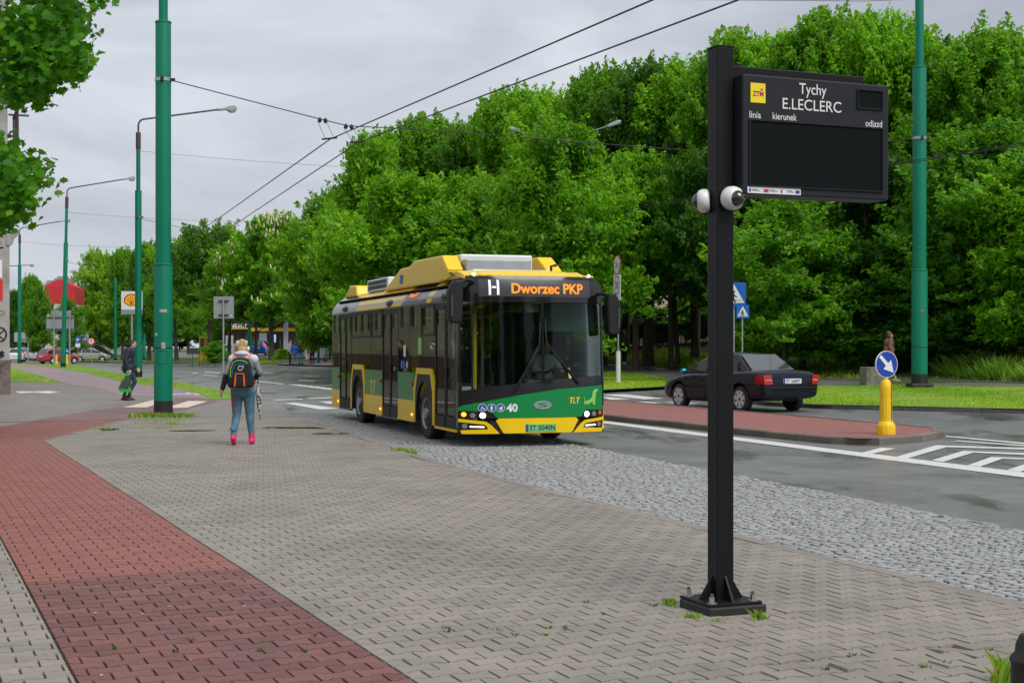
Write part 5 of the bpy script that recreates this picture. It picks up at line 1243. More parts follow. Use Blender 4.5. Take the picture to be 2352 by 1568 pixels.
# ---------------------------------------------------------------- foliage
L_FRESH = leaf_mat('leaves_fresh', [(0.063, 0.204, 0.008), (0.130, 0.355, 0.010), (0.210, 0.486, 0.014), (0.313, 0.586, 0.024)])
L_MID = leaf_mat('leaves_mid', [(0.046, 0.171, 0.010), (0.097, 0.289, 0.012), (0.165, 0.406, 0.016), (0.239, 0.502, 0.020)])
L_DARK = leaf_mat('leaves_dark', [(0.028, 0.108, 0.009), (0.055, 0.177, 0.011), (0.090, 0.246, 0.013), (0.137, 0.315, 0.017)])
L_YEL = leaf_mat('leaves_yellowish', [(0.096, 0.217, 0.009), (0.176, 0.376, 0.015), (0.258, 0.474, 0.021), (0.354, 0.513, 0.033)])
L_MAPLE = leaf_mat('leaves_maple', [(0.038, 0.173, 0.007), (0.080, 0.290, 0.008), (0.154, 0.435, 0.011), (0.306, 0.579, 0.016)])
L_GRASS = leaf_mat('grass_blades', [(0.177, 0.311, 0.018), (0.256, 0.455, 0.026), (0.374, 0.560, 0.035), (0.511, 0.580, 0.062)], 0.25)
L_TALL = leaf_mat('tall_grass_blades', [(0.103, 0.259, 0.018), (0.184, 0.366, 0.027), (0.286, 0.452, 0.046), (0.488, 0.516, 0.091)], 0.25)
L_BLOOM = mat('chestnut_bloom', (0.66, 0.50, 0.40), 0.8, island=0.2)
M_BARK = mat('bark', (0.062, 0.048, 0.036), 0.9, var=0.4, vscale=8, bump=0.9, bscale=14, stretch=(1, 1, 0.25), alt=(0.09, 0.085, 0.06), altscale=2)

def quads_mesh(name, P, clump, m, fold=True):
    """P: (n, 4, 3) leaf corners base, right, tip, left; two triangles folded along the midrib"""
    n = len(P); me = bpy.data.meshes.new(name)
    me.vertices.add(4 * n); me.vertices.foreach_set('co', P.reshape(-1).astype(np.float32))
    b = np.arange(n) * 4
    idx = np.stack([b, b + 1, b + 2, b, b + 2, b + 3], 1).reshape(-1).astype(np.int32)
    me.loops.add(6 * n); me.loops.foreach_set('vertex_index', idx)
    me.polygons.add(2 * n); me.polygons.foreach_set('loop_start', (np.arange(2 * n) * 3).astype(np.int32))
    try: me.polygons.foreach_set('loop_total', np.full(2 * n, 3, np.int32))
    except Exception: pass
    a = me.attributes.new('clump', 'FLOAT', 'POINT'); a.data.foreach_set('value', np.repeat(clump, 4).astype(np.float32))
    me.materials.append(m); me.update(calc_edges=True); me.validate(); return me
def leaves(C, clump, size, r, spread=(0.3, 0.3, 0.22), k=60, up=0.55, ctr=None, aspect=0.62):
    """k leaves round each clump centre C"""
    n = len(C) * k; c = np.repeat(C, k, 0); cl = np.repeat(clump, k) + r.normal(0, 0.06, n)
    off = r.normal(0, 1, (n, 3)); off /= np.maximum(np.linalg.norm(off, axis=1, keepdims=True), 1e-6); off *= (r.random((n, 1)) ** 0.5)
    dr = r.normal(0, 0.55, C.shape) + np.array([0, 0, 0.75])
    if ctr is not None:
        e = C - ctr; e /= np.maximum(np.linalg.norm(e, axis=1, keepdims=True), 1e-6); dr += 0.8 * e
    dr /= np.linalg.norm(dr, axis=1, keepdims=True)
    tt = r.uniform(-0.45, 0.62, (n, 1)); p = c + np.repeat(dr, k, 0) * tt * 1.25 + off * np.array(spread) * (1.25 - 0.75 * np.abs(tt + 0.1) / 0.7)
    nrm = r.normal(0, 1, (n, 3)) * 0.75 + np.array([0, 0, up]) + off * 0.55
    if ctr is not None:
        d = p - ctr; d /= np.maximum(np.linalg.norm(d, axis=1, keepdims=True), 1e-6); nrm += 0.55 * d
    nrm /= np.linalg.norm(nrm, axis=1, keepdims=True)
    t = np.cross(nrm, r.normal(0, 1, (n, 3))); t /= np.maximum(np.linalg.norm(t, axis=1, keepdims=True), 1e-6)
    t[:, 2] -= 0.35; s = np.cross(t, nrm); s /= np.maximum(np.linalg.norm(s, axis=1, keepdims=True), 1e-6)
    L = (size * r.uniform(0.65, 1.3, (n, 1))); w = L * aspect * 0.5; f = nrm * L * 0.10
    base = p - t * L * 0.5; tip = p + t * L * 0.5 - nrm * L * 0.12; mid = p - t * L * 0.05
    P = np.stack([base, mid + s * w + f, tip, mid - s * w + f], 1)
    return P, np.clip(cl, 0, 1)
def crown(name, seed, H, Rr, z0, nl, ncl, k, size, m, lobe=0.42, top=0.9, shoots=0, squash=1.0):
    """crown built from lobes of leaf clumps: uneven outline, gaps between the lobes"""
    r = np.random.default_rng(seed); C = []; cl = []
    zc = (z0 + H) / 2; hz = (H - z0) / 2
    for i in range(nl):
        t = (i + 0.5) / nl; z = z0 + (H - z0) * (0.08 + 0.86 * t)
        prof = math.sqrt(max(0.0, 1 - ((t - 0.42) / 0.62) ** 2)) if t > 0.42 else math.sqrt(max(0.0, 1 - ((0.42 - t) / 0.60) ** 2))
        a = i * 2.399 + r.uniform(-0.5, 0.5); q = Rr * prof * r.uniform(0.25, 0.74)
        lc = np.array([math.cos(a) * q, math.sin(a) * q, z + r.uniform(-0.5, 0.5)]); lr = Rr * lobe * r.uniform(0.8, 1.2) * (0.62 + 0.45 * prof)
        n = int(ncl / nl)
        v = r.normal(0, 1, (n, 3)); v /= np.linalg.norm(v, axis=1, keepdims=True); v[:, 2] = np.where(v[:, 2] < -0.35, -v[:, 2] * 0.4, v[:, 2])
        rad = r.uniform(0.40, 1.10, (n, 1)) * (1 + 0.18 * np.sin(5 * v[:, :1] + i) * np.cos(4 * v[:, 1:2]))
        C.append(lc + v * rad * lr * np.array([1, 1, 0.85 * squash])); cl.append(np.clip(r.normal(0.45, 0.2) + 0.15 * v[:, 2] + r.normal(0, 0.10, n), 0, 1))
    if shoots:
        a = r.uniform(0, 2 * math.pi, shoots); q = Rr * 0.75 * np.sqrt(r.random(shoots)); hz_ = H * (1 - 0.28 * (q / Rr) ** 2)
        for j in range(shoots):
            for e in range(5): C.append(np.array([[math.cos(a[j]) * q[j], math.sin(a[j]) * q[j], hz_[j] - 0.7 + e * 0.30]]) + r.normal(0, 0.06, (1, 3))); cl.append(np.array([0.6]))
    C = np.concatenate(C); cl = np.concatenate(cl)
    P, c2 = leaves(C, cl, size, r, k=k, ctr=np.array([0, 0, zc]), spread=(0.34, 0.34, 0.22))
    return quads_mesh(name, P, c2, m)
def trunk(name, seed, H, r0, z1, Rr, nb=9, lean=0.0):
    """tapered trunk with limbs that reach into the crown"""
    r = random.Random(seed); mb = MB(); pts = []; rad = []
    for i in range(9):
        t = i / 8; pts.append(Vector((lean * t * H + 0.18 * math.sin(3 * t + seed), 0.15 * math.cos(2.3 * t + seed), H * 0.9 * t - 0.15))); rad.append(r0 * (1.25 if i == 0 else (1 - 0.85 * t)))
    mb.tube(pts, rad, 8)
    for i in range(nb):
        t = (z1 / H) * 0.8 + (0.85 - z1 / H * 0.8) * i / nb; f = t / 0.9 * 8; k = min(7, int(f)); p = pts[k].lerp(pts[k + 1], f - k)
        a = i * 2.4 + r.uniform(-0.4, 0.4); L = Rr * r.uniform(0.55, 0.85) * (1.1 - 0.5 * t); rr = r0 * (1 - 0.85 * t) * 0.5
        e = p + Vector((math.cos(a) * L, math.sin(a) * L, L * r.uniform(0.45, 0.9))); mid = p.lerp(e, 0.5) + Vector((0, 0, -0.1 * L))
        mb.tube([p, mid, e], [rr, rr * 0.65, rr * 0.2], 5)
        for s in (-1, 1):
            e2 = mid + Vector((math.cos(a + s * 0.8) * L * 0.5, math.sin(a + s * 0.8) * L * 0.5, L * 0.35)); mb.tube([mid, e2], [rr * 0.5, rr * 0.12], 4)
    me = mb.mesh(name, M_BARK, 60); return me

CR = {}
def variant(key, H, Rr, z0, fn): CR[key] = (H, Rr, z0, fn)
big = [(crown('crown', 11, 15, 4.3, 2.2, 38, 1080, 50, 0.22, L_MID, shoots=60), trunk('trunk', 1, 15, 0.26, 3, 4.2)),
       (crown('crown', 12, 15, 4.6, 3.0, 36, 1080, 50, 0.23, L_FRESH, shoots=70), trunk('trunk', 2, 15, 0.22, 4, 4.4)),
       (crown('crown', 13, 15, 4.0, 2.6, 38, 1080, 50, 0.21, L_DARK, shoots=40), trunk('trunk', 3, 15, 0.28, 4, 4.0))]
mid = [(crown('crown', 21, 9, 3.0, 0.9, 20, 640, 50, 0.20, L_FRESH), trunk('trunk', 4, 9, 0.14, 1.6, 2.8)),
       (crown('crown', 22, 9, 3.2, 1.2, 18, 640, 50, 0.21, L_MID), trunk('trunk', 5, 9, 0.15, 2, 3.0)),
       (crown('crown', 23, 9, 3.1, 0.8, 18, 600, 50, 0.22, L_DARK), trunk('trunk', 6, 9, 0.15, 1.6, 2.8))]
yel = (crown('crown', 31, 11, 3.6, 2.0, 20, 640, 50, 0.24, L_YEL), trunk('trunk', 7, 11, 0.2, 2.6, 3.4))
st = [(crown('crown', 61, 11, 3.5, 3.6, 18, 560, 50, 0.22, L_MID), trunk('trunk', 62, 11, 0.2, 4.0, 3.2)), (crown('crown', 63, 11, 3.7, 3.8, 18, 560, 50, 0.23, L_DARK), trunk('trunk', 64, 11, 0.2, 4.2, 3.4))]
def tree(px, d, top, kind, lab, wscale=1.0, group='trees of the wood', name='tree', rz=None, base_off=0.05):
    b = on(px, d, base_off); h = CH + (HY - top) / F * d - b.z
    cm, tm = kind; H0 = 15 if kind in big else (9 if kind in mid else 11)
    s = h / (H0 + (1.15 if kind in big else 0.6)); t = thing(name, lab, 'tree', b, rz if rz is not None else random.uniform(0, 6.28), group)
    for nm, me in (('trunk', tm), ('crown', cm)):
        o = link(nm, me, t); w = s * wscale if nm == 'crown' else s; o.scale = (w, w, s)
    return t
# tall trees along the top outline of the wood, from right to left
BACK = [(2560, 50, 70, 0, 1.0), (2425, 51, 105, 1, 1.0), (2275, 54, 52, 0, 1.0), (2150, 57, 42, 2, 0.9), (2035, 56, 18, 1, 0.95), (1915, 58, 26, 0, 0.95), (1800, 61, 38, 1, 0.95), (1690, 62, 58, 0, 0.95), (1590, 65, 92, 1, 0.95), (1490, 66, 128, 2, 0.95), (1390, 69, 152, 0, 0.95), (1285, 71, 172, 1, 0.95), (1185, 74, 188, 0, 0.95), (1085, 77, 232, 2, 1.0), (985, 80, 262, 0, 1.0), (895, 84, 318, 1, 0.95)]
ORD = ['first', 'second', 'third', 'fourth', 'fifth', 'sixth', 'seventh', 'eighth', 'ninth', 'tenth', 'eleventh', 'twelfth', 'thirteenth', 'fourteenth', 'fifteenth', 'sixteenth']
for i, (px, d, top, k, w) in enumerate(BACK):
    tree(px, d, top + (-12, 26, 4, 34, -6)[i % 5], big[k], f'tall leafy tree of the wood, {ORD[i]} treetop from the right picture edge', w * (0.92, 0.8, 0.96)[i % 3])
BEHIND = [(2500, 62, 150), (2350, 64, 140), (2210, 66, 130), (2080, 68, 110), (1970, 69, 120), (1850, 71, 130), (1740, 73, 140), (1640, 75, 170), (1540, 77, 200), (1440, 79, 210), (1340, 81, 240), (1235, 84, 260), (1135, 87, 290), (1030, 92, 320), (930, 96, 370), (840, 98, 400)]
for i, (px, d, top) in enumerate(BEHIND):
    tree(px, d, top, big[(i * 2 + 2) % 3], f'inner tree of the wood behind the {ORD[i]} tall treetop from the right', 1.0, 'inner trees of the wood')
FRONT = [(1290, 57, 288, mid[0], 1.05, 'bright green tree right above the bus display, in front of the double lamp'),
         (1466, 61, 345, st[0], 0.95, 'bushy tree just left of the black display post behind the bus'),
         (945, 64, 395, mid[0], 1.25, 'rounded fresh green tree above the roof pod of the bus'),
         (842, 72, 305, mid[0], 0.78, 'light green tree at the left end of the wood above the bus rear'),
         (1100, 63, 430, mid[1], 1.1, 'tree above the white roof boxes of the bus'),
         (1800, 51, 470, mid[1], 1.35, 'broad low tree behind the dark blue car and below the display'),
         (1665, 58, 330, st[1], 0.9, 'dark tree behind the black display post'),
         (1990, 53, 330, mid[2], 1.1, 'dark tree left of the right-hand green pole'),
         (2250, 49, 300, mid[1], 1.25, 'leafy tree just right of the right-hand green pole'),
         (2400, 46, 360, mid[0], 1.2, 'tree at the right picture edge over the long grass'),
         (770, 82, 450, mid[1], 1.1, 'tree just left of the rear of the bus'),
         (2120, 55, 430, mid[2], 1.2, 'shaded tree behind the right-hand green pole'),
         (1210, 66, 500, mid[2], 1.2, 'shaded low tree behind the front of the bus'),
         (880, 70, 560, mid[2], 1.2, 'shaded low tree behind the rear fairing of the bus')]
for px, d, top, k, w, lab in FRONT: tree(px, d, top, k, lab, w)
for i, (px, d, top, k) in enumerate([(1920, 52, 690, 1), (2040, 51, 640, 2), (2180, 49.5, 640, 2), (2300, 50, 610, 1), (2440, 48, 640, 2), (1760, 55, 680, 2), (1340, 70, 700, 2), (1425, 86, 690, 1), (1500, 85, 700, 2), (1575, 84, 690, 1), (1650, 83, 690, 2)]):
    tree(px, d, top, mid[k], ['low shrub behind the dark blue car roof', 'low shrub left of the right-hand green pole', 'low shrub just right of the right-hand green pole', 'low shrub behind the tall seeding grass', 'low shrub at the right picture edge', 'low shrub right of the black display post', 'low shrub behind the right bus mirror', 'low shrub behind the left end of the picket fence', 'low shrub behind the brick pillar of the fence', 'low shrub behind the middle of the picket fence', 'low shrub behind the right end of the picket fence'][i], 2.0, 'shrubs at the foot of the wood', 'shrub')
# unseen trees added behind the viewer to darken reflections in windscreen and glossy panels
for i, x in enumerate((-46, -34, -22, -11, 1, 12, 24, 36, 48)):
    t = thing('tree', f'unseen tree added behind the viewer, {ORD[i]} of the row for reflections in the bus', 'tree', (x, -34 - 4 * (i % 2), -0.1), i * 0.9, 'unseen trees added behind the viewer')
    for nm, me in (('trunk', big[i % 3][1]), ('crown', big[i % 3][0])): link(nm, me, t).scale = (1.25, 1.25, 0.95)
# bare dark trunks seen inside the wood
tk = [trunk('trunk', 40 + i, 12, 0.13, 6, 2.0, 6, 0.01 * (i - 1)) for i in range(3)]
for i, (px, d) in enumerate([(1552, 63), (1535, 61.5), (1487, 66), (1610, 70), (1710, 66), (1755, 58), (1838, 54), (1890, 60), (2070, 57), (2160, 60), (1655, 72)]):
    b = on(px, d, 0.05); t = thing('tree', ['thickest dark trunk left of the display post', 'leaning thin trunk touching the thickest one', 'dark trunk beside the brick pillar', 'thin trunk close left of the display post', 'trunk right behind the crossing signs', 'trunk over the roof of the blue car', 'trunk over the boot of the blue car', 'trunk right of the blue car', 'trunk left of the right-hand green pole', 'trunk right of the right-hand green pole', 'far trunk hidden by the display post'][i] + ' in the wood', 'tree', b, i * 1.3, 'bare trunks in the wood')
    o = link('trunk', tk[i % 3], t); s = 0.8 + 0.12 * (i % 4); o.scale = (s, s, 0.95)
# trees on the far side round the filling station, chestnut in blossom
ch_c = crown('crown', 51, 12, 4.2, 3.0, 22, 560, 34, 0.34, L_FRESH, squash=0.9)
ch_t = trunk('trunk', 52, 12, 0.26, 3.4, 4.0)
b = on(620, 118, 0.1); t = thing('chestnut_tree', 'chestnut tree with pale blossom candles left of the bus', 'tree', b)
link('trunk', ch_t, t); link('crown', ch_c, t); s = (CH + (HY - 487) / F * 118 - b.z) / 12.3; t.scale = (s, s, s)
fb = MB(); r_ = random.Random(5)
co = np.empty(len(ch_c.vertices) * 3, np.float32); ch_c.vertices.foreach_get('co', co); co = co.reshape(-1, 3)
cc_ = co - np.array([0, 0, 6.5]); rr_ = np.sqrt((cc_[:, 0] / 4.2) ** 2 + (cc_[:, 1] / 4.2) ** 2 + (cc_[:, 2] / 5.0) ** 2)
outer_ = co[(co[:, 1] < 1.0) & (rr_ > 0.80) & (co[:, 2] > 3.6)]; pick = outer_[np.random.default_rng(3).permutation(len(outer_))[:210]]
for p in pick:
    h = r_.uniform(0.28, 0.42); a = Vector((p[0], p[1] - 0.1, p[2])); fb.tube([a, a + Vector((r_.uniform(-.05, .05), -0.03, h * 0.45)), a + Vector((r_.uniform(-.08, .08), -0.05, h))], [0.085, 0.07, 0.01], 5)
tag(link('blossom', fb.mesh('blossom', L_BLOOM), t), kind='stuff')
SIDE = [(735, 108, 505, yel, 0.75, 'yellowish tree between the chestnut and the bus'), (478, 138, 508, st[1], 0.95, 'dark green tree left of the chestnut above the walking woman'), (405, 150, 545, st[0], 1.0, 'tree between the thick pole and the back of the sign'),
        (345, 160, 548, big[2], 0.8, 'dark tree directly behind the thick traction pole'), (228, 185, 572, yel, 0.78, 'yellow-green tree between the two lamp posts'), (285, 172, 566, big[0], 0.7, 'green tree at the filling station pylon'),
        (530, 128, 560, st[0], 1.0, 'tree over the head of the walking woman'), (585, 124, 590, st[1], 1.0, 'tree with forked trunk beside the chestnut'), (690, 132, 560, st[1], 1.1, 'dark tree behind the bus shelter'), (765, 118, 560, mid[2], 1.1, 'dark tree at the rear corner of the bus'), (668, 165, 590, st[0], 1.1, 'tree behind the filling station shop'),
        (90, 158, 664, mid[1], 0.72, 'tree left of the red gable in front of its wall'), (160, 150, 690, mid[1], 0.9, 'small tree below the right end of the red gable'), (72, 215, 628, big[0], 0.62, 'far tree left of the red gable'), (28, 195, 662, big[2], 0.7, 'far tree beside the grey building'), (50, 250, 660, big[2], 0.8, 'farthest dark tree at the left'), (190, 240, 690, mid[2], 1.3, 'far dark tree below the yellow-green tree'),
        (430, 190, 600, big[0], 1.1, 'far tree filling the gap left of the sign back'), (620, 200, 560, big[2], 1.2, 'far tree behind the filling station'), (310, 215, 620, big[2], 1.2, 'far dark tree behind the pylon'), (520, 215, 590, big[2], 1.2, 'far dark tree behind the walking woman'), (740, 170, 570, big[2], 1.1, 'far dark tree behind the bus stop'), (255, 230, 660, big[0], 1.2, 'far tree behind the silver car')]
for i, px in enumerate(range(-20, 800, 62)):
    tree(px, 262 + 9 * (i % 3), 735 - 12 * (i % 4), mid[(i + 1) % 3], f'far low tree closing the view, {ORD[i]} of its row from the left', 2.3, 'far row of low trees')
for px, d, top, k, w, lab in SIDE: tree(px, d, top, k, lab, w, 'trees across the street')
tree(494, 116, 788, mid[1], 'dark green bush left of the walking woman', 1.9, 'bushes at the filling station', 'bush')
tree(647, 108, 800, yel, 'small yellow-green bush beside the waiting people', 2.0, 'bushes at the filling station', 'bush')
# maple over the upper left picture corner
r = np.random.default_rng(77); C = []; cl = []
for x0, y0, x1, y1, n in ((-160, -160, 120, 110, 190), (40, -120, 190, 60, 80), (0, 60, 180, 165, 90), (10, 130, 110, 225, 46), (110, 100, 190, 170, 34), (70, 170, 100, 240, 10), (-120, 330, 50, 500, 100), (20, 380, 70, 470, 24), (70, 385, 108, 425, 10), (-60, 440, 30, 535, 30), (200, -30, 255, 12, 8), (150, 10, 195, 70, 8), (-420, -200, -60, 600, 380)):
    d = r.uniform(21.5, 25.0, n); px = r.uniform(x0, x1, n); py = r.uniform(y0, y1, n)
    C.append(np.stack([(px - CX) / F * d, d, CH + (HY - py) / F * d], 1)); cl.append(np.clip(0.25 + (px < 60) * (py < 110) * 0.25 + r.normal(0, 0.18, n), 0, 1))
C = np.concatenate(C); cl = np.concatenate(cl); k = 11; n = len(C) * k
p = np.repeat(C, k, 0) + r.normal(0, 0.13, (n, 3)); nr = r.normal(0, 0.55, (n, 3)) + np.array([0.1, -0.55, 0.5]); nr /= np.linalg.norm(nr, axis=1, keepdims=True)
ax = np.cross(nr, r.normal(0, 0.5, (n, 3)) + np.array([0.4, 0, -1.0])); ax /= np.linalg.norm(ax, axis=1, keepdims=True); ay = np.cross(ax, nr)
ST = np.array([(0, -0.5), (0.16, -0.36), (0.42, -0.40), (0.34, -0.16), (0.56, 0.05), (0.28, 0.12), (0.24, 0.30), (0.10, 0.24), (0, 0.55), (-0.10, 0.24), (-0.24, 0.30), (-0.28, 0.12), (-0.56, 0.05), (-0.34, -0.16), (-0.42, -0.40), (-0.16, -0.36)])
sz = r.uniform(0.10, 0.19, (n, 1, 1)); V = p[:, None, :] + (ax[:, None, :] * ST[None, :, :1] + ay[:, None, :] * ST[None, :, 1:]) * sz - nr[:, None, :] * (np.abs(ST[None, :, :1]) * sz * 0.35)
me = bpy.data.meshes.new('crown'); m_ = len(ST); me.vertices.add(n * m_); me.vertices.foreach_set('co', V.reshape(-1).astype(np.float32))
me.loops.add(n * m_); me.loops.foreach_set('vertex_index', np.arange(n * m_, dtype=np.int32)); me.polygons.add(n); me.polygons.foreach_set('loop_start', (np.arange(n) * m_).astype(np.int32))
a = me.attributes.new('clump', 'FLOAT', 'POINT'); a.data.foreach_set('value', np.repeat(np.clip(np.repeat(cl, k) + r.normal(0, .08, n), 0, 1), m_).astype(np.float32)); me.materials.append(L_MAPLE); me.update(calc_edges=True); me.validate()
mp_t = thing('maple_tree', 'dark green maple branches hanging into the upper left corner', 'tree', (-13.5, 23.5, 0))
o = link('crown', me, mp_t); o.matrix_parent_inverse = Matrix.Translation((13.5, -23.5, 0))
mb = MB(); mb.tube([(0, 0, -.1), (0.1, 0, 1.5), (0.2, -.1, 3.4), (0.3, 0, 5), (0.4, 0, 8)], [0.30, 0.24, 0.2, 0.16, 0.06], 10)
for e in ((-1.5, 23, 6.0), (-7.1, 23, 6.2), (-8.3, 23.5, 6.0), (-8.0, 22.5, 3.9), (-8.3, 23.2, 3.2), (-9.5, 22, 6.5)):
    if e[0] > -3: continue
    q = Vector(e) - Vector((-13.5, 23.5, 0)); s_ = Vector((0.2, 0, max(2.2, q.z - 2.0))); mb.tube([s_, s_.lerp(q, 0.5) + Vector((0, 0, 0.25)), q], [0.08, 0.05, 0.012], 6)
    for j in range(4):
        u = s_.lerp(q, 0.45 + 0.13 * j); mb.tube([u, u + Vector((0.5, (-1) ** j * 0.4, -0.25 + 0.2 * j))], [0.02, 0.005], 4)
mb.build('trunk', M_BARK, mp_t, smooth=60)

# ---------------------------------------------------------------- grass
def grass(name, poly, n, h0, h1, w, m, off, label, seed=1, k=0.0, inner=None):
    r = np.random.default_rng(seed); xs = [p[0] for p in poly]; ys = [p[1] for p in poly]; P = []; cl = []
    cnt = 0; tries = 0
    while cnt < n and tries < n * 8:
        tries += 1
        # denser where it is nearer
        y = min(ys) + (max(ys) - min(ys)) * r.random() ** 1.25; x = r.uniform(min(xs), max(xs))
        if not inpoly((x, y), poly): continue
        cnt += 1
        h = r.uniform(h0, h1) * (0.7 + 0.6 * math.sin(x * 1.7) * math.cos(y * 1.1) ** 2); a = r.uniform(0, math.pi); z = T(x, y) + off; lx, ly = r.normal(0, 0.35 * h, 2); ww = w * r.uniform(0.6, 1.4)
        ca, sa = math.cos(a) * ww / 2, math.sin(a) * ww / 2
        P.append([(x - ca, y - sa, z), (x + ca, y + sa, z), (x + lx, y + ly, z + h), (x - ca + lx * .3, y - sa + ly * .3, z + h * .55)]); cl.append(min(1, max(0, 0.5 + 0.35 * math.sin(x * 0.8 + 1.3 * math.sin(y * 0.35)) + r.normal(0, 0.2))))
    me = quads_mesh(name, np.array(P), np.array(cl), m)
    return tag(link(name, me), label, 'grass', kind='stuff')
wp = lambda l, o=0.1: [tuple(G(x, y, o).xy) for x, y in l]
grass('mown_grass', wp([(2500, 942), (2352, 939), (2100, 933.5), (1960, 930.5), (1870, 928), (1700, 914), (1690, 886), (1950, 885), (2100, 885), (2352, 888), (2500, 891)]), 26000, 0.03, 0.08, 0.02, L_GRASS, 0.10, 'short mown grass round the foot of the right-hand green pole', 1)
grass('mown_grass', wp(VERGE_B), 5000, 0.03, 0.08, 0.03, L_GRASS, 0.10, 'short mown grass patch below the speed limit sign', 2)
grass('mown_grass', wp(VERGE_C), 3000, 0.03, 0.08, 0.03, L_GRASS, 0.10, 'short mown grass between the path and the speed limit sign', 3)
grass('mown_grass', wp(STRIP), 14000, 0.03, 0.09, 0.03, L_GRASS, 0.10, 'grass strip between the red bike path and the road', 4)
grass('mown_grass', wp(LTRI), 5000, 0.03, 0.09, 0.04, L_GRASS, 0.10, 'grass plot beside the grey building corner', 5)
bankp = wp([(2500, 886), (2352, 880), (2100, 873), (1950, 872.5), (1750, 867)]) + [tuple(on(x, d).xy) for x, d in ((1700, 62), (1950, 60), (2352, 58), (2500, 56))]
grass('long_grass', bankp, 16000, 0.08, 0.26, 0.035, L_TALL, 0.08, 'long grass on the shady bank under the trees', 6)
tallp = [tuple(on(x, d).xy) for x, d in ((2140, 49.5), (2210, 46.5), (2352, 43.5), (2520, 41), (2520, 52), (2352, 54), (2200, 54))]
grass('long_grass', tallp, 15000, 0.25, 0.72, 0.022, L_TALL, 0.08, 'tall seeding grass at the right picture edge', 7)
bank2 = wp([(1640, 861), (1560, 847), (1400, 835), (1330, 833)]) + [tuple(on(x, d).xy) for x, d in ((1330, 82), (1420, 80), (1560, 76), (1680, 72))]
grass('long_grass', bank2, 10000, 0.15, 0.5, 0.05, L_TALL, 0.08, 'long grass between the path and the fence', 8)
fs_ = wp([(441, 833.5), (635, 836), (640, 828), (600, 824), (441, 825)])
grass('mown_grass', fs_, 4000, 0.05, 0.15, 0.08, L_GRASS, 0.10, 'grass strip in front of the filling station', 9)
def tuft(px, py, n, h, rx, ry, label, m=L_TALL, w=0.006, off=0.1):
    r = np.random.default_rng(int(px * 7 + py)); c = G(px, py, off); P = []; cl = []
    for _ in range(n):
        x, y = c.x + r.normal(0, rx), c.y + r.normal(0, ry); hh = h * r.uniform(0.4, 1.1); a = r.uniform(0, math.pi); lx, ly = r.normal(0, 0.45 * hh, 2); ww = w * r.uniform(0.7, 1.3)
        ca, sa = math.cos(a) * ww, math.sin(a) * ww; z = c.z - 0.004
        P.append([(x - ca, y - sa, z), (x + ca, y + sa, z), (x + lx, y + ly, z + hh), (x - ca * .9 + lx * .35, y - sa * .9 + ly * .35, z + hh * .6)]); cl.append(r.random())
    return tag(link('grass_tuft', quads_mesh('grass_tuft', np.array(P), np.array(cl), m)), label, 'weeds', 'weeds in the paving', 'stuff')
tuft(1540, 1388, 60, 0.05, 0.018, 0.02, 'grass tuft left of the display base plate'); tuft(1592, 1418, 60, 0.04, 0.03, 0.02, 'grass tuft at the front left of the base plate'); tuft(1742, 1420, 50, 0.06, 0.02, 0.015, 'grass tuft at the right of the base plate'); tuft(1650, 1427, 12, 0.03, 0.02, 0.01, 'few blades in front of the base plate')
tuft(2312, 1566, 70, 0.13, 0.035, 0.03, 'bright grass at the foot of the iron bollard', w=0.009)
for px, n, s in ((330, 160, 0.18), (350, 200, 0.16), (405, 240, 0.2), (375, 160, 0.25)): tuft(px, 957, n, 0.11, s, 0.16, 'ragged grass round the foot of the thick pole', w=0.012)
tuft(372, 967, 120, 0.05, 0.35, 0.3, 'low weeds in front of the thick pole', w=0.012); tuft(398, 974, 40, 0.06, 0.07, 0.1, 'small weed patch below the thick pole', w=0.012); tuft(365, 983, 90, 0.04, 0.25, 0.05, 'weeds along the drain in the paving', w=0.012); tuft(240, 985, 60, 0.04, 0.12, 0.08, 'weeds beside the left puddle', w=0.012)
tuft(925, 1040, 90, 0.11, 0.07, 0.05, 'grass tuft on the kerb in front of the bus', w=0.008, off=0.06); tuft(950, 1046, 20, 0.14, 0.03, 0.03, 'thin weeds right of the kerb tuft', w=0.007, off=0.06); tuft(985, 1058, 20, 0.05, 0.05, 0.03, 'few blades at the kerb further right', w=0.007, off=0.06)
rw = random.Random(9)
P = []; cl = []
for j in range(24):
    px, py = rw.choice([(rw.gauss(1180, 160), rw.gauss(1445, 26)), (rw.gauss(500, 180), rw.gauss(1490, 14)), (rw.gauss(1400, 120), rw.gauss(1415, 18)), (rw.uniform(1900, 2330), rw.gauss(1520, 25))])
    if py > 1565: continue
    c = G(px, py, 0.1)
    for _ in range(8):
        x, y = c.x + rw.gauss(0, 0.012), c.y + rw.gauss(0, 0.008); hh = rw.uniform(0.006, 0.022); a = rw.uniform(0, 3.1); ca, sa = math.cos(a) * 0.004, math.sin(a) * 0.004
        P.append([(x - ca, y - sa, -.005), (x + ca, y + sa, -.005), (x + rw.gauss(0, .01), y + rw.gauss(0, .01), hh), (x - ca, y - sa, hh * .5)]); cl.append(rw.random())
tag(link('joint_weeds', quads_mesh('joint_weeds', np.array(P), np.array(cl), L_DARK)), 'tiny weeds growing in the joints of the pavement', 'weeds', None, 'stuff')
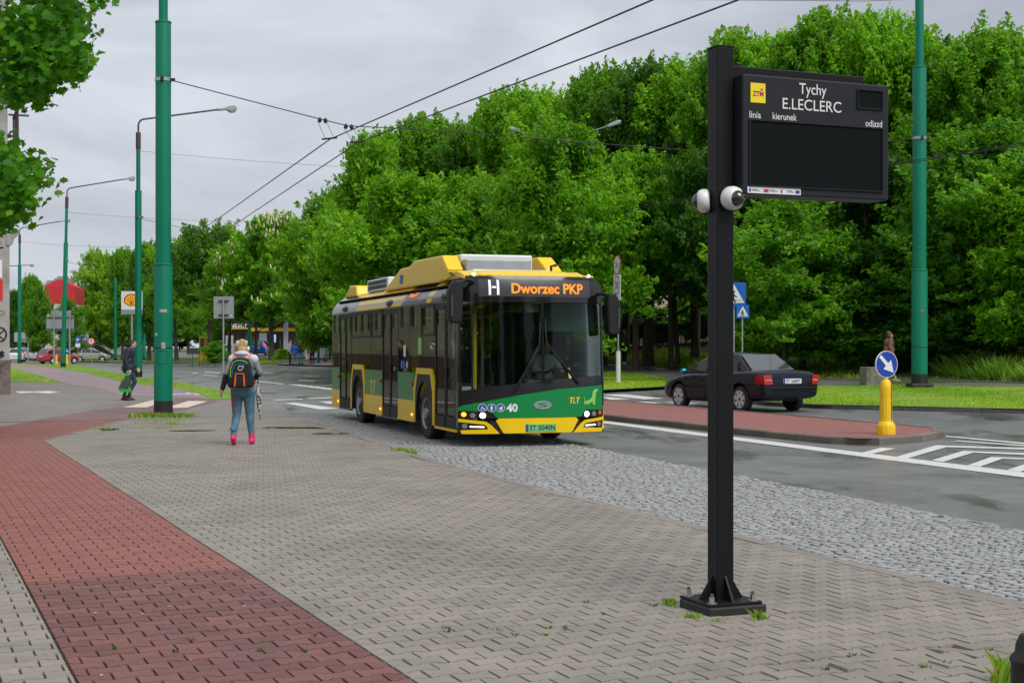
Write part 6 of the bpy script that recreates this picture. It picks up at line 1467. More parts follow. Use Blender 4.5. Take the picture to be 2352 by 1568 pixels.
# ---------------------------------------------------------------- cars
C_GLASS = mat('car_glass', (0.02, 0.026, 0.028), 0.04, spec=0.9, coat=1.0)
C_TAIL = mat('tail_lamp', (0.42, 0.008, 0.012), 0.12, coat=0.8)
C_TAILW = mat('tail_lamp_clear', (0.50, 0.20, 0.18), 0.15, coat=0.5)
C_PLATE = mat('plate_white', (0.72, 0.73, 0.74), 0.4)
C_ALLOY = mat('alloy', (0.62, 0.63, 0.64), 0.35, metal=0.3)
C_TRIM = mat('car_trim', (0.02, 0.02, 0.022), 0.5)
C_BRAKE = mat('brake_lit', (0.6, 0.02, 0.02), 0.2, emit=(1, 0.02, 0.02), estr=1.5)
def paint(name, col): return mat(name, col, 0.25, metal=0.15, coat=1.0, var=0.03)
SEDAN = dict(L=4.48, W=1.735, H=1.42, wb=2.61, wr=0.315, belt=0.90,
    st=[(-2.24, 0.46, 0.80, 0.86), (-2.20, 0.34, 0.95, 0.93), (-2.02, 0.31, 1.02, 0.97), (-1.45, 0.28, 1.025, 1.0), (-0.9, 0.22, 0.99, 1.0), (0.2, 0.19, 0.95, 1.0), (0.95, 0.19, 0.935, 1.0), (1.6, 0.20, 0.85, 0.985), (2.0, 0.22, 0.74, 0.94), (2.19, 0.30, 0.62, 0.82), (2.24, 0.42, 0.56, 0.74)],
    cab=dict(r0=-1.62, r1=-0.88, f1=0.32, f0=1.10), zr=1.42, side=[(-1.12, -0.80), (-0.74, 0.10), (0.16, 0.92)])
HATCH = dict(L=4.1, W=1.74, H=1.5, wb=2.52, wr=0.31, belt=0.92,
    st=[(-2.05, 0.42, 0.80, 0.88), (-2.02, 0.26, 0.95, 0.94), (-1.9, 0.22, 0.99, 0.98), (-1.2, 0.20, 0.98, 1.0), (0.3, 0.19, 0.95, 1.0), (1.0, 0.19, 0.93, 1.0), (1.55, 0.20, 0.86, 0.98), (1.9, 0.24, 0.72, 0.92), (2.05, 0.40, 0.58, 0.78)],
    cab=dict(r0=-1.98, r1=-1.62, f1=0.30, f0=1.12), zr=1.5, side=[(-1.72, -1.10), (-1.04, -0.02), (0.04, 0.95)])
MPV = dict(L=4.05, W=1.74, H=1.56, wb=2.49, wr=0.30, belt=0.95,
    st=[(-2.02, 0.42, 0.85, 0.9), (-1.99, 0.26, 1.0, 0.95), (-1.85, 0.22, 1.03, 0.98), (-1.1, 0.20, 1.02, 1.0), (0.4, 0.19, 1.0, 1.0), (1.1, 0.19, 0.98, 1.0), (1.6, 0.20, 0.90, 0.98), (1.9, 0.24, 0.76, 0.92), (2.02, 0.40, 0.6, 0.8)],
    cab=dict(r0=-1.97, r1=-1.66, f1=0.20, f0=1.28), zr=1.56, side=[(-1.75, -1.08), (-1.02, -0.02), (0.04, 1.02)])
CARMESH = {}
def car_body(spec):
    W2 = spec['W'] / 2; vs = []; fs = []; sec = lambda w, zl, zt: [(0, zl), (.72 * w, zl), (.93 * w, zl + .03), (.985 * w, zl + .10), (1.0 * w, zl + (zt - zl) * .42), (.995 * w, zl + (zt - zl) * .68), (.965 * w, zt - .10), (.90 * w, zt - .025), (.66 * w, zt), (0, zt + .012)]
    k = 10; n = len(spec['st'])
    for y, zl, zt, wf in spec['st']:
        h = sec(W2 * wf, zl, zt); full = h + [(-x, z) for x, z in h[-2:0:-1]]; vs += [(x, y, z) for x, z in full]
    m_ = 2 * k - 2
    for i in range(n - 1):
        for j in range(m_): fs.append((i*m_+j, i*m_+(j+1) % m_, (i+1)*m_+(j+1) % m_, (i+1)*m_+j))
    fs += [tuple(range(m_ - 1, -1, -1)), tuple(range((n-1)*m_, n*m_))]
    mb = MB(); mb._add(vs, fs); me = mb.mesh('body', C_TRIM)
    o = link('tmp', me); s = o.modifiers.new('s', 'SUBSURF'); s.levels = 2; s.render_levels = 2
    cutters = []
    for y in (-spec['wb'] / 2, spec['wb'] / 2):
        cy_ = MB().cyl((-1.2, y - 0.02, spec['wr'] + 0.01), (1.2, y - 0.02, spec['wr'] + 0.01), spec['wr'] + 0.065, n=36).build('cut', C_TRIM)
        b = o.modifiers.new('b', 'BOOLEAN'); b.object = cy_; b.operation = 'DIFFERENCE'; b.solver = 'EXACT'; cutters.append(cy_)
    out = evaluated(o); out.name = 'body'
    for c in cutters + [o]: bpy.data.objects.remove(c)
    smooth(out, 38); return out
def car(spec_name, spec, label, pnt, loc, rz, group=None, cat='car', plate=None, detail=True, name='parked_car', brake=False, mirror=None):
    t = thing(name, label, cat, loc, rz, group); W2 = spec['W'] / 2
    if spec_name not in CARMESH: CARMESH[spec_name] = car_body(spec)
    me = CARMESH[spec_name].copy(); me.materials.clear(); me.materials.append(pnt)
    link('body', me, t)
    c = spec['cab']; zb, zr = spec['belt'] - 0.02, spec['zr']; wb_, wt = W2 * .90, W2 * .70
    # cabin: stations rear base, rear top, middle, front top, front base
    stn = [(c['r0'], zb + 0.08, wb_, 0), (c['r1'], zr - 0.03, wt, 1), ((c['r1'] + c['f1']) / 2, zr, wt * 1.02, 1), (c['f1'], zr - 0.035, wt, 1), (c['f0'], zb + 0.03, wb_, 0)]
    vs = []
    for y, zt, w, full in stn:
        if full: h = [(wb_ * 0.995, zb), (wb_ * .985, zb + .05), (w * 1.04, zt - .08), (w * .98, zt - .03), (w * .80, zt + .005), (0, zt + .018)]
        else: h = [(wb_ * .99, zb - .02), (wb_ * .98, zb), (wb_ * .96, zb + .02), (wb_ * .93, zb + .03), (wb_ * .7, zb + .04), (0, zb + .05)]
        vs += [(x, y, z) for x, z in h + [(-x, z) for x, z in h[-2::-1]]]
    m_ = 11; fs = [(i*m_+j, i*m_+j+1, (i+1)*m_+j+1, (i+1)*m_+j) for i in range(4) for j in range(m_ - 1)] + [tuple(range(m_ - 1, -1, -1)), tuple(range(4*m_, 5*m_))]
    mb = MB(); mb._add(vs, fs); cabin = mb.build('cabin', pnt, t, smooth=50)
    def slab(nm, pts, m, par, th=0.006, off=0.006):
        a, b, d = (Vector(p) for p in pts[:3]); nn = (b - a).cross(d - a).normalized(); cc = sum((Vector(p) for p in pts), Vector()) / len(pts)
        if nn.dot(cc - Vector((0, -0.2, 0.8))) < 0: nn = -nn
        q = MB(); k = len(pts); vv = [Vector(p) + nn * off for p in pts] + [Vector(p) + nn * (off - th - 0.004) for p in pts]
        q._add(vv, [tuple(range(k)), tuple(range(2*k - 1, k - 1, -1))] + [(i, (i+1) % k, k + (i+1) % k, k + i) for i in range(k)]); return q.build(nm, m, par)
    def lerp(a, b, t_): return a + (b - a) * t_
    def sidept(y, f):           # on the side of the cabin, f from belt to roof
        if y < c['r1']: top = lerp(zb + .08, zr - .08, (y - c['r0']) / (c['r1'] - c['r0'])); wtop = lerp(wb_, wt * 1.04, (y - c['r0']) / (c['r1'] - c['r0']))
        elif y > c['f1']: top = lerp(zr - .10, zb + .05, (y - c['f1']) / (c['f0'] - c['f1'])); wtop = lerp(wt * 1.04, wb_, (y - c['f1']) / (c['f0'] - c['f1']))
        else: top = zr - .08; wtop = wt * 1.05
        return (lerp(wb_ * .985, wtop, f), y, lerp(zb + .05, top, f))
    for y0, y1 in spec['side']:
        for s in (-1, 1):
            pts = [sidept(y0 + 0.02, 0.03), sidept(y1 - 0.02, 0.03), sidept(y1 - 0.02, 0.93), sidept(y0 + 0.02, 0.93)]
            if abs(pts[2][2] - pts[1][2]) < 0.05: pts = pts[:2] + pts[3:]
            slab('side_window', [(s * x, y, z) for x, y, z in pts], C_GLASS, cabin)
    for nm, ya, yb, za in (('rear_window', c['r0'], c['r1'], zb + 0.06), ('windscreen', c['f0'], c['f1'], zb + 0.05)):
        zt = zr - 0.015; ww = wb_ * 0.80; w2 = wt * 0.84; f0, f1 = 0.14, 0.93
        p0 = lambda f: lerp(ya, yb, f); pz = lambda f: lerp(za, zt, f)
        slab(nm, [(-ww, p0(f0), pz(f0)), (ww, p0(f0), pz(f0)), (w2, p0(f1), pz(f1)), (-w2, p0(f1), pz(f1))], C_GLASS, cabin, off=0.012)
    r = spec['wr']
    for y in (-spec['wb'] / 2, spec['wb'] / 2):
        for s in (-1, 1):
            M = Matrix.Translation((s * (W2 - 0.02), y, r)) @ Matrix.Rotation(R(-90) * s, 4, 'Y')
            w = MB().lathe([(r * .62, 0.02), (r * .70, 0.0), (r * .93, 0.004), (r, 0.03), (r, 0.17), (r * .93, 0.195), (r * .4, 0.195)], 28 if detail else 16, M=M).build('wheel', B_RUB, t, smooth=35)
            if detail:
                MB().lathe([(r * .12, 0.005), (r * .16, 0.03), (r * .17, 0.06), (r * .60, 0.09), (r * .66, 0.02), (r * .69, 0.012), (r * .66, 0.09)], 28, M=M).build('rim_well', C_TRIM, w, smooth=35)
                for q in range(7):
                    a = 2 * math.pi * q / 7; ca, sa = math.cos(a), math.sin(a); pts = [(0.04, -0.035), (r * .66, -0.055), (r * .66, 0.055), (0.04, 0.035)]
                    MB().prism(pts, 0.008, 0.03, lambda u, v, ww_: M @ Vector((u * ca - v * sa, u * sa + v * ca, ww_))).build('spoke', C_ALLOY, w)
                MB().lathe([(r * .63, 0.006), (r * .72, 0.002), (r * .70, 0.03), (r * .63, 0.03)], 28, M=M, caps=False).build('rim', C_ALLOY, w, smooth=35)
            else:
                MB().lathe([(0.01, 0.0), (r * .3, 0.005), (r * .6, 0.012), (r * .66, 0.03)], 16, M=M).build('rim', C_ALLOY, w, smooth=35)
    MB().bx(-W2 * .62, -spec['L'] / 2 + .55, 0.27, W2 * .62, spec['L'] / 2 - .4, 0.40).build('underbody', C_TRIM, t)
    yr = -spec['L'] / 2; tall = spec_name != 'sedan'
    for s in (-1, 1):
        if tall: pts = [(s * W2 * .78, yr + .035, 0.86), (s * W2 * .97, yr + .22, 0.86), (s * W2 * .93, yr + .26, 1.12), (s * W2 * .80, yr + .14, 1.14)]
        else: pts = [(s * W2 * .66, yr + 0.02, 0.68), (s * W2 * .90, yr + .060, 0.68), (s * W2 * .94, yr + .068, 0.90), (s * W2 * .69, yr + .03, 0.905)]
        tl = slab('tail_lamp', pts, C_BRAKE if brake else C_TAIL, t, 0.07, 0.04 if not tall else 0.02)
        if not tall:
            slab('tail_lamp_side', [(s * W2 * .905, yr + .055, 0.68), (s * W2 * .985, yr + .28, 0.70), (s * W2 * .985, yr + .28, 0.90), (s * W2 * .94, yr + .065, 0.90)], C_TAIL, tl, 0.03, 0.02)
            slab('reverse_lens', [(s * W2 * .675, yr + 0.02, 0.765), (s * W2 * .89, yr + .060, 0.765), (s * W2 * .89, yr + .060, 0.80), (s * W2 * .68, yr + .024, 0.80)], C_TAILW, tl, 0.02, 0.0445)
        yf = spec['L'] / 2
        slab('headlamp', [(s * W2 * .50, yf - 0.03, 0.58), (s * W2 * .80, yf - .14, 0.58), (s * W2 * .84, yf - .26, 0.72), (s * W2 * .52, yf - .10, 0.72)], B_LENS, t, 0.03, 0.02)
        mm = MB().ell((s * (W2 + 0.09), c['f0'] - 0.22, spec['belt'] + 0.06), (0.10, 0.07, 0.065), 12, 8).build('mirror', pnt if mirror is None else mirror, t, smooth=60)
        for y0, y1 in spec['side'][-2:]:
            MB().bx(min(s * W2 * .985, s * (W2 + .012)), y0 + 0.03, spec['belt'] - 0.16, max(s * W2 * .985, s * (W2 + .012)), y0 + 0.19, spec['belt'] - 0.135).build('door_handle', pnt if detail else C_TRIM, t)
    if detail:
        slab('bumper_line', [(-W2 * .86, yr + .005, 0.60), (W2 * .86, yr + .005, 0.60), (W2 * .86, yr + .005, 0.615), (-W2 * .86, yr + .005, 0.615)], C_TRIM, t, 0.01, 0.02)
        for s in (-1, 1):
            MB().bx(min(s * W2 * .99, s * (W2 + .014)), -0.95, 0.44, max(s * W2 * .99, s * (W2 + .014)), 1.0, 0.49).build('rub_strip', pnt, t)
            for yy in (-0.78, 0.13, 1.02): MB().bx(min(s * W2 * .985, s * (W2 + .0035)), yy, 0.30, max(s * W2 * .985, s * (W2 + .0035)), yy + 0.008, spec['belt'] - .06).build('door_gap', C_TRIM, t)
    p = MB().bx(-0.26, yr - 0.022, 0.70, 0.26, yr + 0.02, 0.815).build('number_plate', C_PLATE, t)
    if plate:
        MB().bx(-0.258, yr - 0.026, 0.702, -0.22, yr - 0.0225, 0.813).build('plate_band', M_DEEPBLUE, p); fit_text(plate, 0.42, 0.078, M_BLACK, p, 0.02, yr - 0.025, 0.757, bold=0.012)
    return t
P_NAVY = mat('paint_navy', (0.006, 0.007, 0.017), 0.10, coat=0.0, spec=0.38); P_SILVER = paint('paint_silver', (0.36, 0.35, 0.33)); P_WHITE = paint('paint_white', (0.66, 0.68, 0.70)); P_RED = paint('paint_red', (0.36, 0.02, 0.025)); P_BLUE = paint('paint_blue', (0.01, 0.11, 0.52)); P_BLACK = paint('paint_black', (0.014, 0.014, 0.016)); P_GREY = paint('paint_grey', (0.20, 0.22, 0.25))
def at_ground(px, d): return on(px, d, 0.004)
k = on(1690, 35.6, 0.004)
car('sedan', SEDAN, 'dark blue saloon with seven-spoke wheels driving away past the island', P_NAVY, k, R(27), name='saloon_car', plate='ST 2689T', mirror=mat('mirror_teal', (0.02, 0.30, 0.42), 0.08, metal=0.8))
car('mpv', MPV, 'silver minivan parked side-on beside the no tanker sign', P_SILVER, on(212, 163, 0.03), R(-84), 'cars in the car park', detail=False)
car('hatch', HATCH, 'red hatchback half hidden behind the leaning lamp post', P_RED, on(134, 140, 0.03), R(-35), 'cars in the car park', detail=False)
car('hatch', HATCH, 'white hatchback with dark windows left of the red one', P_WHITE, on(111, 172, 0.03), R(-40), 'cars in the car park', detail=False)
car('mpv', MPV, 'white car parked leftmost of the slanted white pair', P_WHITE, on(86, 180, 0.03), R(-38), 'cars in the car park', detail=False)
car('mpv', MPV, 'white car farther back beside the thin green pole', P_WHITE, on(60, 215, 0.03), R(-70), 'cars in the car park', detail=False)
car('hatch', HATCH, 'pale car with lit rear lamps right behind the leftmost lamp post', P_WHITE, on(38, 158, 0.03), R(15), 'cars in the car park', detail=False, brake=True)
car('hatch', HATCH, 'dark car at the far edge of the car park beside the building', P_GREY, on(33, 205, 0.03), R(-60), 'cars in the car park', detail=False)
car('hatch', HATCH, 'bright blue hatchback at the filling station with red rear lamps', P_BLUE, on(597, 140, 0.16), R(2), detail=False, brake=True)
car('mpv', MPV, 'grey car half hidden behind the green pole at the filling station', P_GREY, on(556, 150, 0.16), R(10), detail=False)
# black trailer behind the silver minivan
b = on(196, 172, 0.03); t = thing('trailer', 'long black covered trailer behind the silver minivan', 'trailer', b)
MB().prism([(-2.2, 0.35), (-2.2, 1.86), (1.4, 1.98), (2.0, 1.9), (3.6, 0.85), (3.6, 0.35)], -1.0, 1.0, lambda a, q, w: (a, w, q)).build('cover', P_BLACK, t, bevel=0.05)
for x in (-1.0, 2.4): MB().cyl((x, -1.04, 0.32), (x, -0.8, 0.32), 0.32, n=16).build('wheel', B_RUB, t)

# ---------------------------------------------------------------- buildings
M_STUC = mat('stained_stucco', (0.34, 0.33, 0.31), 0.9, var=0.22, vscale=2.5, bump=0.5, bscale=30, alt=(0.22, 0.20, 0.17), altscale=0.9, altlo=0.50)
M_STUCLOW = mat('dirty_plinth', (0.17, 0.14, 0.115), 0.9, var=0.4, vscale=4, bump=0.5, bscale=30, alt=(0.06, 0.05, 0.045), altscale=2.2)
M_CREAMW = mat('cream_facade', (0.50, 0.42, 0.30), 0.85, var=0.12, vscale=1.0)
M_REDBASE = mat('brick_base', (0.16, 0.07, 0.055), 0.85, var=0.2, vscale=3)
M_WINF = mat('window_white', (0.6, 0.6, 0.58), 0.5)
M_PANE = mat('window_pane', (0.02, 0.025, 0.03), 0.05, spec=0.8)
M_IRON = mat('painted_iron', (0.07, 0.03, 0.035), 0.5)
c = G(22, 905, 0.1)
bl = thing('apartment_building', 'grey stuccoed apartment house corner with graffiti at the left picture edge', 'building', (c.x, c.y, 0), PA)
# local x points across the street (v), local y along it (u); the house lies at negative x
MB().bx(-12, 0.0, 1.15, 0.0, 0.45, 5.35).build('gable_wall', M_STUC, bl)
MB().bx(-12.0, -0.03, -0.1, 0.03, 0.45, 1.148).build('plinth', M_STUCLOW, bl)
MB().bx(-12, 0.05, 5.35, -0.06, 0.45, 17).build('upper_gable_wall', M_STUC, bl)
cn = MB().prism([(0.0, 5.0), (0.12, 5.08), (0.14, 5.25), (0.30, 5.38), (0.32, 5.52), (-0.1, 5.56), (-0.1, 5.0)], -0.04, 45, lambda a, q, w: (a, w, q)).build('cornice', M_STUC, bl)
MB().prism([(-0.06, 8.15), (0.2, 8.25), (0.34, 8.42), (0.36, 8.55), (-0.1, 8.56)], 0.3, 2.6, lambda a, q, w: (a, w, q)).build('balcony_slab', M_STUC, bl)
for y in (0.35, 1.0, 1.7, 2.5): MB().bx(0.27, y, 8.56, 0.32, y + 0.05, 9.75).build('railing_post', M_IRON, bl)
MB().bx(0.26, 0.35, 9.62, 0.33, 2.55, 9.68).build('railing_rail', M_IRON, bl); MB().bx(0.265, 0.4, 8.6, 0.30, 1.0, 8.95).build('teal_panel', mat('teal_board', (0.02, 0.22, 0.24), 0.6), bl)
for z, l in ((9.45, 0.95), (9.95, 1.25)): MB().bx(0.0, 0.6, z, 0.1 + l * .6, 0.66, z + 0.06).build('drying_arm', M_IRON, bl)
MB().bx(0.47, 0.6, 9.95, 0.54, 0.66, 10.7).build('drying_post', M_IRON, bl)
MB().bx(-12, 0.45, 1.2, -0.05, 45, 5.05).bx(-12, 0.45, 5.5, -0.09, 45, 17).build('facade', M_CREAMW, bl); MB().bx(-12, 0.46, -0.1, 0.02, 45, 1.19).build('facade_base', M_REDBASE, bl)
MB().prism([(0.25, 17.0), (-6, 20.5), (-12.3, 17.0)], -0.2, 45.2, lambda a, q, w: (a, w, q)).build('roof', mat('roof_tile', (0.20, 0.07, 0.05), 0.8, var=0.2), bl)
wf = MB().bx(-0.03, -0.65, -0.8, 0.025, 0.65, 0.8).mesh('window', M_WINF); wpn = MB().bx(0.0255, -0.58, -0.73, 0.032, -0.03, 0.73).mesh('pane', M_PANE)
for fl, z in enumerate((3.2, 7.2, 10.4, 13.6)):
    for i in range(14):
        w = link('window', wf, bl); w.location = (-0.045 if fl == 0 else -0.085, 3.4 + i * 3.0, z)
        for dy in (0.0, 0.61):
            p = link('pane', wpn, w); p.location = (0, dy, 0)
gr = MB()
def stroke(pts, w=0.05, nm='graffiti'):
    q = MB()
    for (x0, z0), (x1, z1) in zip(pts, pts[1:]):
        d = Vector((x1 - x0, z1 - z0)); d.normalize(); n_ = Vector((-d.y, d.x)) * w / 2
        q.poly([(x0 + n_.x, -0.004, z0 + n_.y), (x1 + n_.x, -0.004, z1 + n_.y), (x1 - n_.x, -0.004, z1 - n_.y), (x0 - n_.x, -0.004, z0 - n_.y)])
    return q.build(nm, mat('spray_black', (0.015, 0.015, 0.017), 0.7), bl)
stroke([(-0.28 + 0.17 * math.cos(a), 2.0 + 0.23 * math.sin(a)) for a in [i * math.pi / 10 for i in range(21)]], 0.06); stroke([(-0.36, 2.18), (-0.36, 1.82)], 0.05); stroke([(-0.18, 2.14), (-0.36, 1.98), (-0.18, 1.82)], 0.05)
stroke([(-0.5, 1.30), (-0.3, 1.42), (-0.2, 1.35), (-0.3, 1.25), (-0.5, 1.2)], 0.14); stroke([(-0.30 + 0.14 * math.cos(a), 2.72 + 0.07 * math.sin(a)) for a in [i * math.pi / 8 for i in range(17)]], 0.015)
MB().bx(-0.85, -0.02, 3.9, -0.24, -0.002, 4.5).build('poster_board', M_SIGNWHITE, bl); MB().bx(-0.85, -0.02, 3.15, -0.22, -0.002, 3.85).build('poster_board', M_SIGNRED, bl)

# red gabled house far away
b = on(137, 168, 0); t = thing('gabled_house', 'house with bright red gable above the car park', 'house', b, R(10)); k_ = 168 / F
def zf(y): return CH + (HY - y) / F * 168 - b.z
MB().prism([(-1.75, zf(656)), (0.1, zf(640)), (1.75, zf(658)), (1.75, zf(698)), (-1.75, zf(698))], 0, 9, lambda a, q, w: (a, w, q)).build('gable', mat('red_cladding', (0.55, 0.025, 0.03), 0.6, var=0.08, vscale=0.8), t)
for i in range(9): MB().bx(-1.7, -0.02, zf(698) + 0.2 + i * 0.24, 1.7, -0.004, zf(698) + 0.215 + i * 0.24).build('cladding_line', mat('cladding_shade', (0.40, 0.02, 0.025), 0.6), t) if i < 8 else None
MB().bx(-1.75, 0, 0, 1.75, 9, zf(698.1)).build('wall', mat('pale_wall', (0.50, 0.48, 0.45), 0.8), t)
ch = MB().bx(-1.2, 4, zf(660), 0.9, 6, zf(636)).build('rooftop_block', mat('roof_grey', (0.24, 0.23, 0.22), 0.8), t); MB().bx(-0.9, 4.4, zf(636), 0.3, 5.6, zf(630)).build('vent_hood', M_GALV, ch); MB().bx(-2.1, 4.4, zf(650), -1.4, 5.6, zf(640)).build('vent_hood', M_GALV, ch)
b = on(125, 190, 0); t = thing('office_block', 'pale grey block below the red gable', 'building', b)
MB().bx(-2, 0, 0, 2.2, 8, CH + (HY - 757) / F * 190).build('wall', mat('pale_grey_wall', (0.36, 0.37, 0.40), 0.7), t); MB().bx(-1, -0.05, 1.2, 1.2, -0.01, 2.6).build('window', M_PANE, t)
b = on(90, 225, 0); t = thing('kiosk', 'dark round-topped kiosk at the car park', 'kiosk', b)
MB().lathe([(1.3, 0), (1.3, 2.7), (1.6, 2.75), (1.5, 3.2), (1.0, 3.7), (0, 3.9)], 16).build('drum', mat('kiosk_dark', (0.03, 0.035, 0.04), 0.4), t, smooth=40); MB().lathe([(1.32, 0.9), (1.32, 2.3)], 16).build('glazing', M_PANE, t)

# filling station
d = 152; b = on(607, d, 0.16); t = thing('filling_station_shop', 'filling station shop with yellow fascia and white SELECT lettering behind the trees', 'shop', b)
X = lambda px: (W(px, 0, d) - b).x
ZS = lambda y: CH + (HY - y) / F * d - b.z
M_TAUPE = mat('shop_taupe', (0.14, 0.11, 0.095), 0.7); M_FASC = mat('shop_yellow', (0.72, 0.45, 0.02), 0.4)
MB().bx(X(533), 0, -0.3, X(681), 9, ZS(737)).build('wall', M_TAUPE, t)
MB().bx(X(531), -0.6, ZS(753), X(684), 0.0, ZS(737)).build('fascia', mat('shop_brown', (0.05, 0.025, 0.022), 0.5), t)
MB().bx(X(531), -0.65, ZS(756), X(572), -0.02, ZS(753.2)).build('fascia_band', M_FASC, t); MB().bx(X(572.5), -0.65, ZS(761), X(684), -0.02, ZS(753.2)).build('fascia_band', M_FASC, t)
fit_text('SELECT', X(570) - X(533), 0.36, M_SIGNWHITE, t, X(551.5), -0.67, ZS(748), bold=0.04)
for p0, p1, y0, y1 in ((538, 545, 766, 815), (548, 562, 766, 815), (604, 618, 768, 800), (621, 636, 768, 800), (639, 652, 768, 800)): 
    w = MB().bx(X(p0), -0.06, ZS(y1), X(p1), -0.01, ZS(y0)).build('window', M_PANE, t); MB().bx(X(p0) - .06, -0.07, ZS(y0), X(p1) + .06, -0.012, ZS(y0) + .08).build('window_head', M_TAUPE, w)
MB().bx(X(628), -0.09, ZS(786), X(634), -0.065, ZS(768)).build('lit_poster', mat('shop_poster', (0.3, 0.5, 0.7), 0.5, emit=(0.4, 0.65, 1.0), estr=0.4), t)
MB().bx(X(684.5), 0.3, -0.3, X(716), 8, ZS(752)).build('white_wing', M_SIGNWHITE, t)
for p in (648, 656): MB().bx(X(p), -1.6, -0.2, X(p + 2), -1.3, 1.5).build('display_stand', M_GALV, t)
d2 = 140; b = on(690, d2, 0.16); t = thing('forecourt_canopy', 'yellow-edged filling station canopy glimpsed between the leaves', 'canopy', b)
zc_ = CH + (HY - 700) / F * d2 - b.z; X2 = lambda px: (W(px, 0, d2) - b).x
MB().bx(X2(590), 0, zc_, X2(800), 10, zc_ + 0.45).build('roof', M_SIGNWHITE, t); MB().bx(X2(589), -0.1, zc_ - 0.02, X2(801), -0.005, zc_ + 0.32).build('yellow_edge', M_FASC, t); MB().bx(X2(589), -0.1, zc_ + 0.325, X2(801), -0.005, zc_ + 0.6).build('red_edge', M_SHR, t)
for px in (640, 760): MB().bx(X2(px), 3, 0, X2(px) + 0.4, 3.4, zc_).build('pillar', M_SIGNWHITE, t)
for px, lab in ((604, 'white fuel pump right of the blue hatchback'), (527, 'fuel pump hidden behind the head of the walking woman')):
    b = on(px, 143, 0.16); t = thing('fuel_pump', lab, 'fuel pump', b, 0, 'fuel pumps'); MB().bx(-0.45, -0.3, 0, 0.45, 0.3, 1.35).bx(-0.35, -0.25, 1.35, 0.35, 0.25, 2.2).build('body', M_SIGNWHITE, t, bevel=0.04); MB().bx(-0.25, -0.31, 0.95, 0.25, -0.29, 1.25).build('screen', M_PANE, t)
b = on(472, 140, 0.16); t = thing('price_board', 'yellow-framed price board of the filling station above the bush', 'price board', b); q = lambda y: CH + (HY - y) / F * 140 - b.z
MB().bx(-0.62, -0.1, 0, 0.62, 0.1, q(773)).build('frame', M_FASC, t)
for i in range(5):
    for x in (-0.5, 0.08): MB().bx(x, -0.13, q(777 + i * 5.2) - 0.18, x + 0.42, -0.101, q(777 + i * 5.2)).build('price_panel', M_BLACK if x < 0 else M_TAUPE, t)
b = on(447, 118, 0.12); t = thing('notice_board', 'small dark board on two legs left of the bush', 'board', b)
MB().bx(-0.45, -0.03, 0.95, 0.45, 0.03, 1.45).build('panel', B_GRY, t)
for x in (-0.2, 0.35): MB().bx(x, -0.02, -0.1, x + 0.05, 0.02, 0.95).build('leg', B_GRY, t)
# bus shelter and stop sign
d = 104; b = on(738, d, 0.12); t = thing('bus_shelter', 'dark bus shelter with white side panel behind the red umbrella', 'bus shelter', b)
X = lambda px: (W(px, 0, d) - b).x
M_SHEL = mat('shelter_black', (0.016, 0.018, 0.018), 0.4); M_SHR2 = mat('shelter_roof', (0.03, 0.045, 0.035), 0.6)
MB().prism([(X(697), 2.28), (X(712), 2.45), (X(762), 2.62), (X(795), 2.62), (X(795), 2.52), (X(712), 2.34), (X(698), 2.22)], -0.9, 0.9, lambda a, q_, w: (a, w, q_)).build('roof', M_SHR2, t)
for px in (709, 751, 758, 792): MB().bx(X(px), -0.7, 0, X(px) + 0.12, -0.58, 2.5).build('post', M_SHEL, t)
for px in (712, 790): MB().bx(X(px), 0.6, 0, X(px) + 0.08, 0.68, 2.4).build('post', M_SHEL, t)
MB().bx(X(712.8), -0.64, 0.22, X(750.7), -0.6, 2.22).build('side_panel', mat('frosted_panel', (0.55, 0.57, 0.58), 0.4), t); MB().bx(X(711), -0.65, 0.05, X(752), -0.59, 0.2).build('panel_base', M_SHEL, t); MB().bx(X(753), 0.65, 0.3, X(792), 0.67, 2.3).build('back_glass', B_TINT, t); MB().bx(X(754), 0.2, 0.42, X(790), 0.6, 0.48).build('bench', M_GALV, t)
b = on(739.5, 103, 0.12); t = thing('stop_sign', 'blue bus stop sign with white bus pictogram above the shelter', 'sign', b); q = lambda y: CH + (HY - y) / F * 103 - b.z
post(t, q(730)); p = MB().bx(-0.22, -0.05, q(743.7), 0.22, -0.03, q(726)).build('sign_panel', mat('stop_blue', (0.01, 0.22, 0.48), 0.4), t); w = MB().bx(-0.16, -0.054, q(739), 0.16, -0.051, q(729.5)).build('white_field', M_SIGNWHITE, p); MB().bx(-0.12, -0.057, q(735.5), 0.12, -0.0545, q(733)).build('bus_mark', M_BLACK, w)
b = on(731.5, 100, 0.12); t = thing('litter_bin', 'grey litter bin on a blue post beside the red umbrella', 'litter bin', b)
MB().cyl((0, 0, 0), (0, 0, 0.95), 0.10, n=12).build('post', mat('bin_blue', (0.03, 0.09, 0.22), 0.5), t, smooth=50); MB().lathe([(0.13, 0.9), (0.17, 1.2), (0.16, 1.28), (0, 1.3)], 14).build('basket', M_GALV, t, smooth=40); MB().cyl((0, 0, 0.86), (0, 0, 0.90), 0.12, n=12).build('yellow_ring', M_FASC, t)
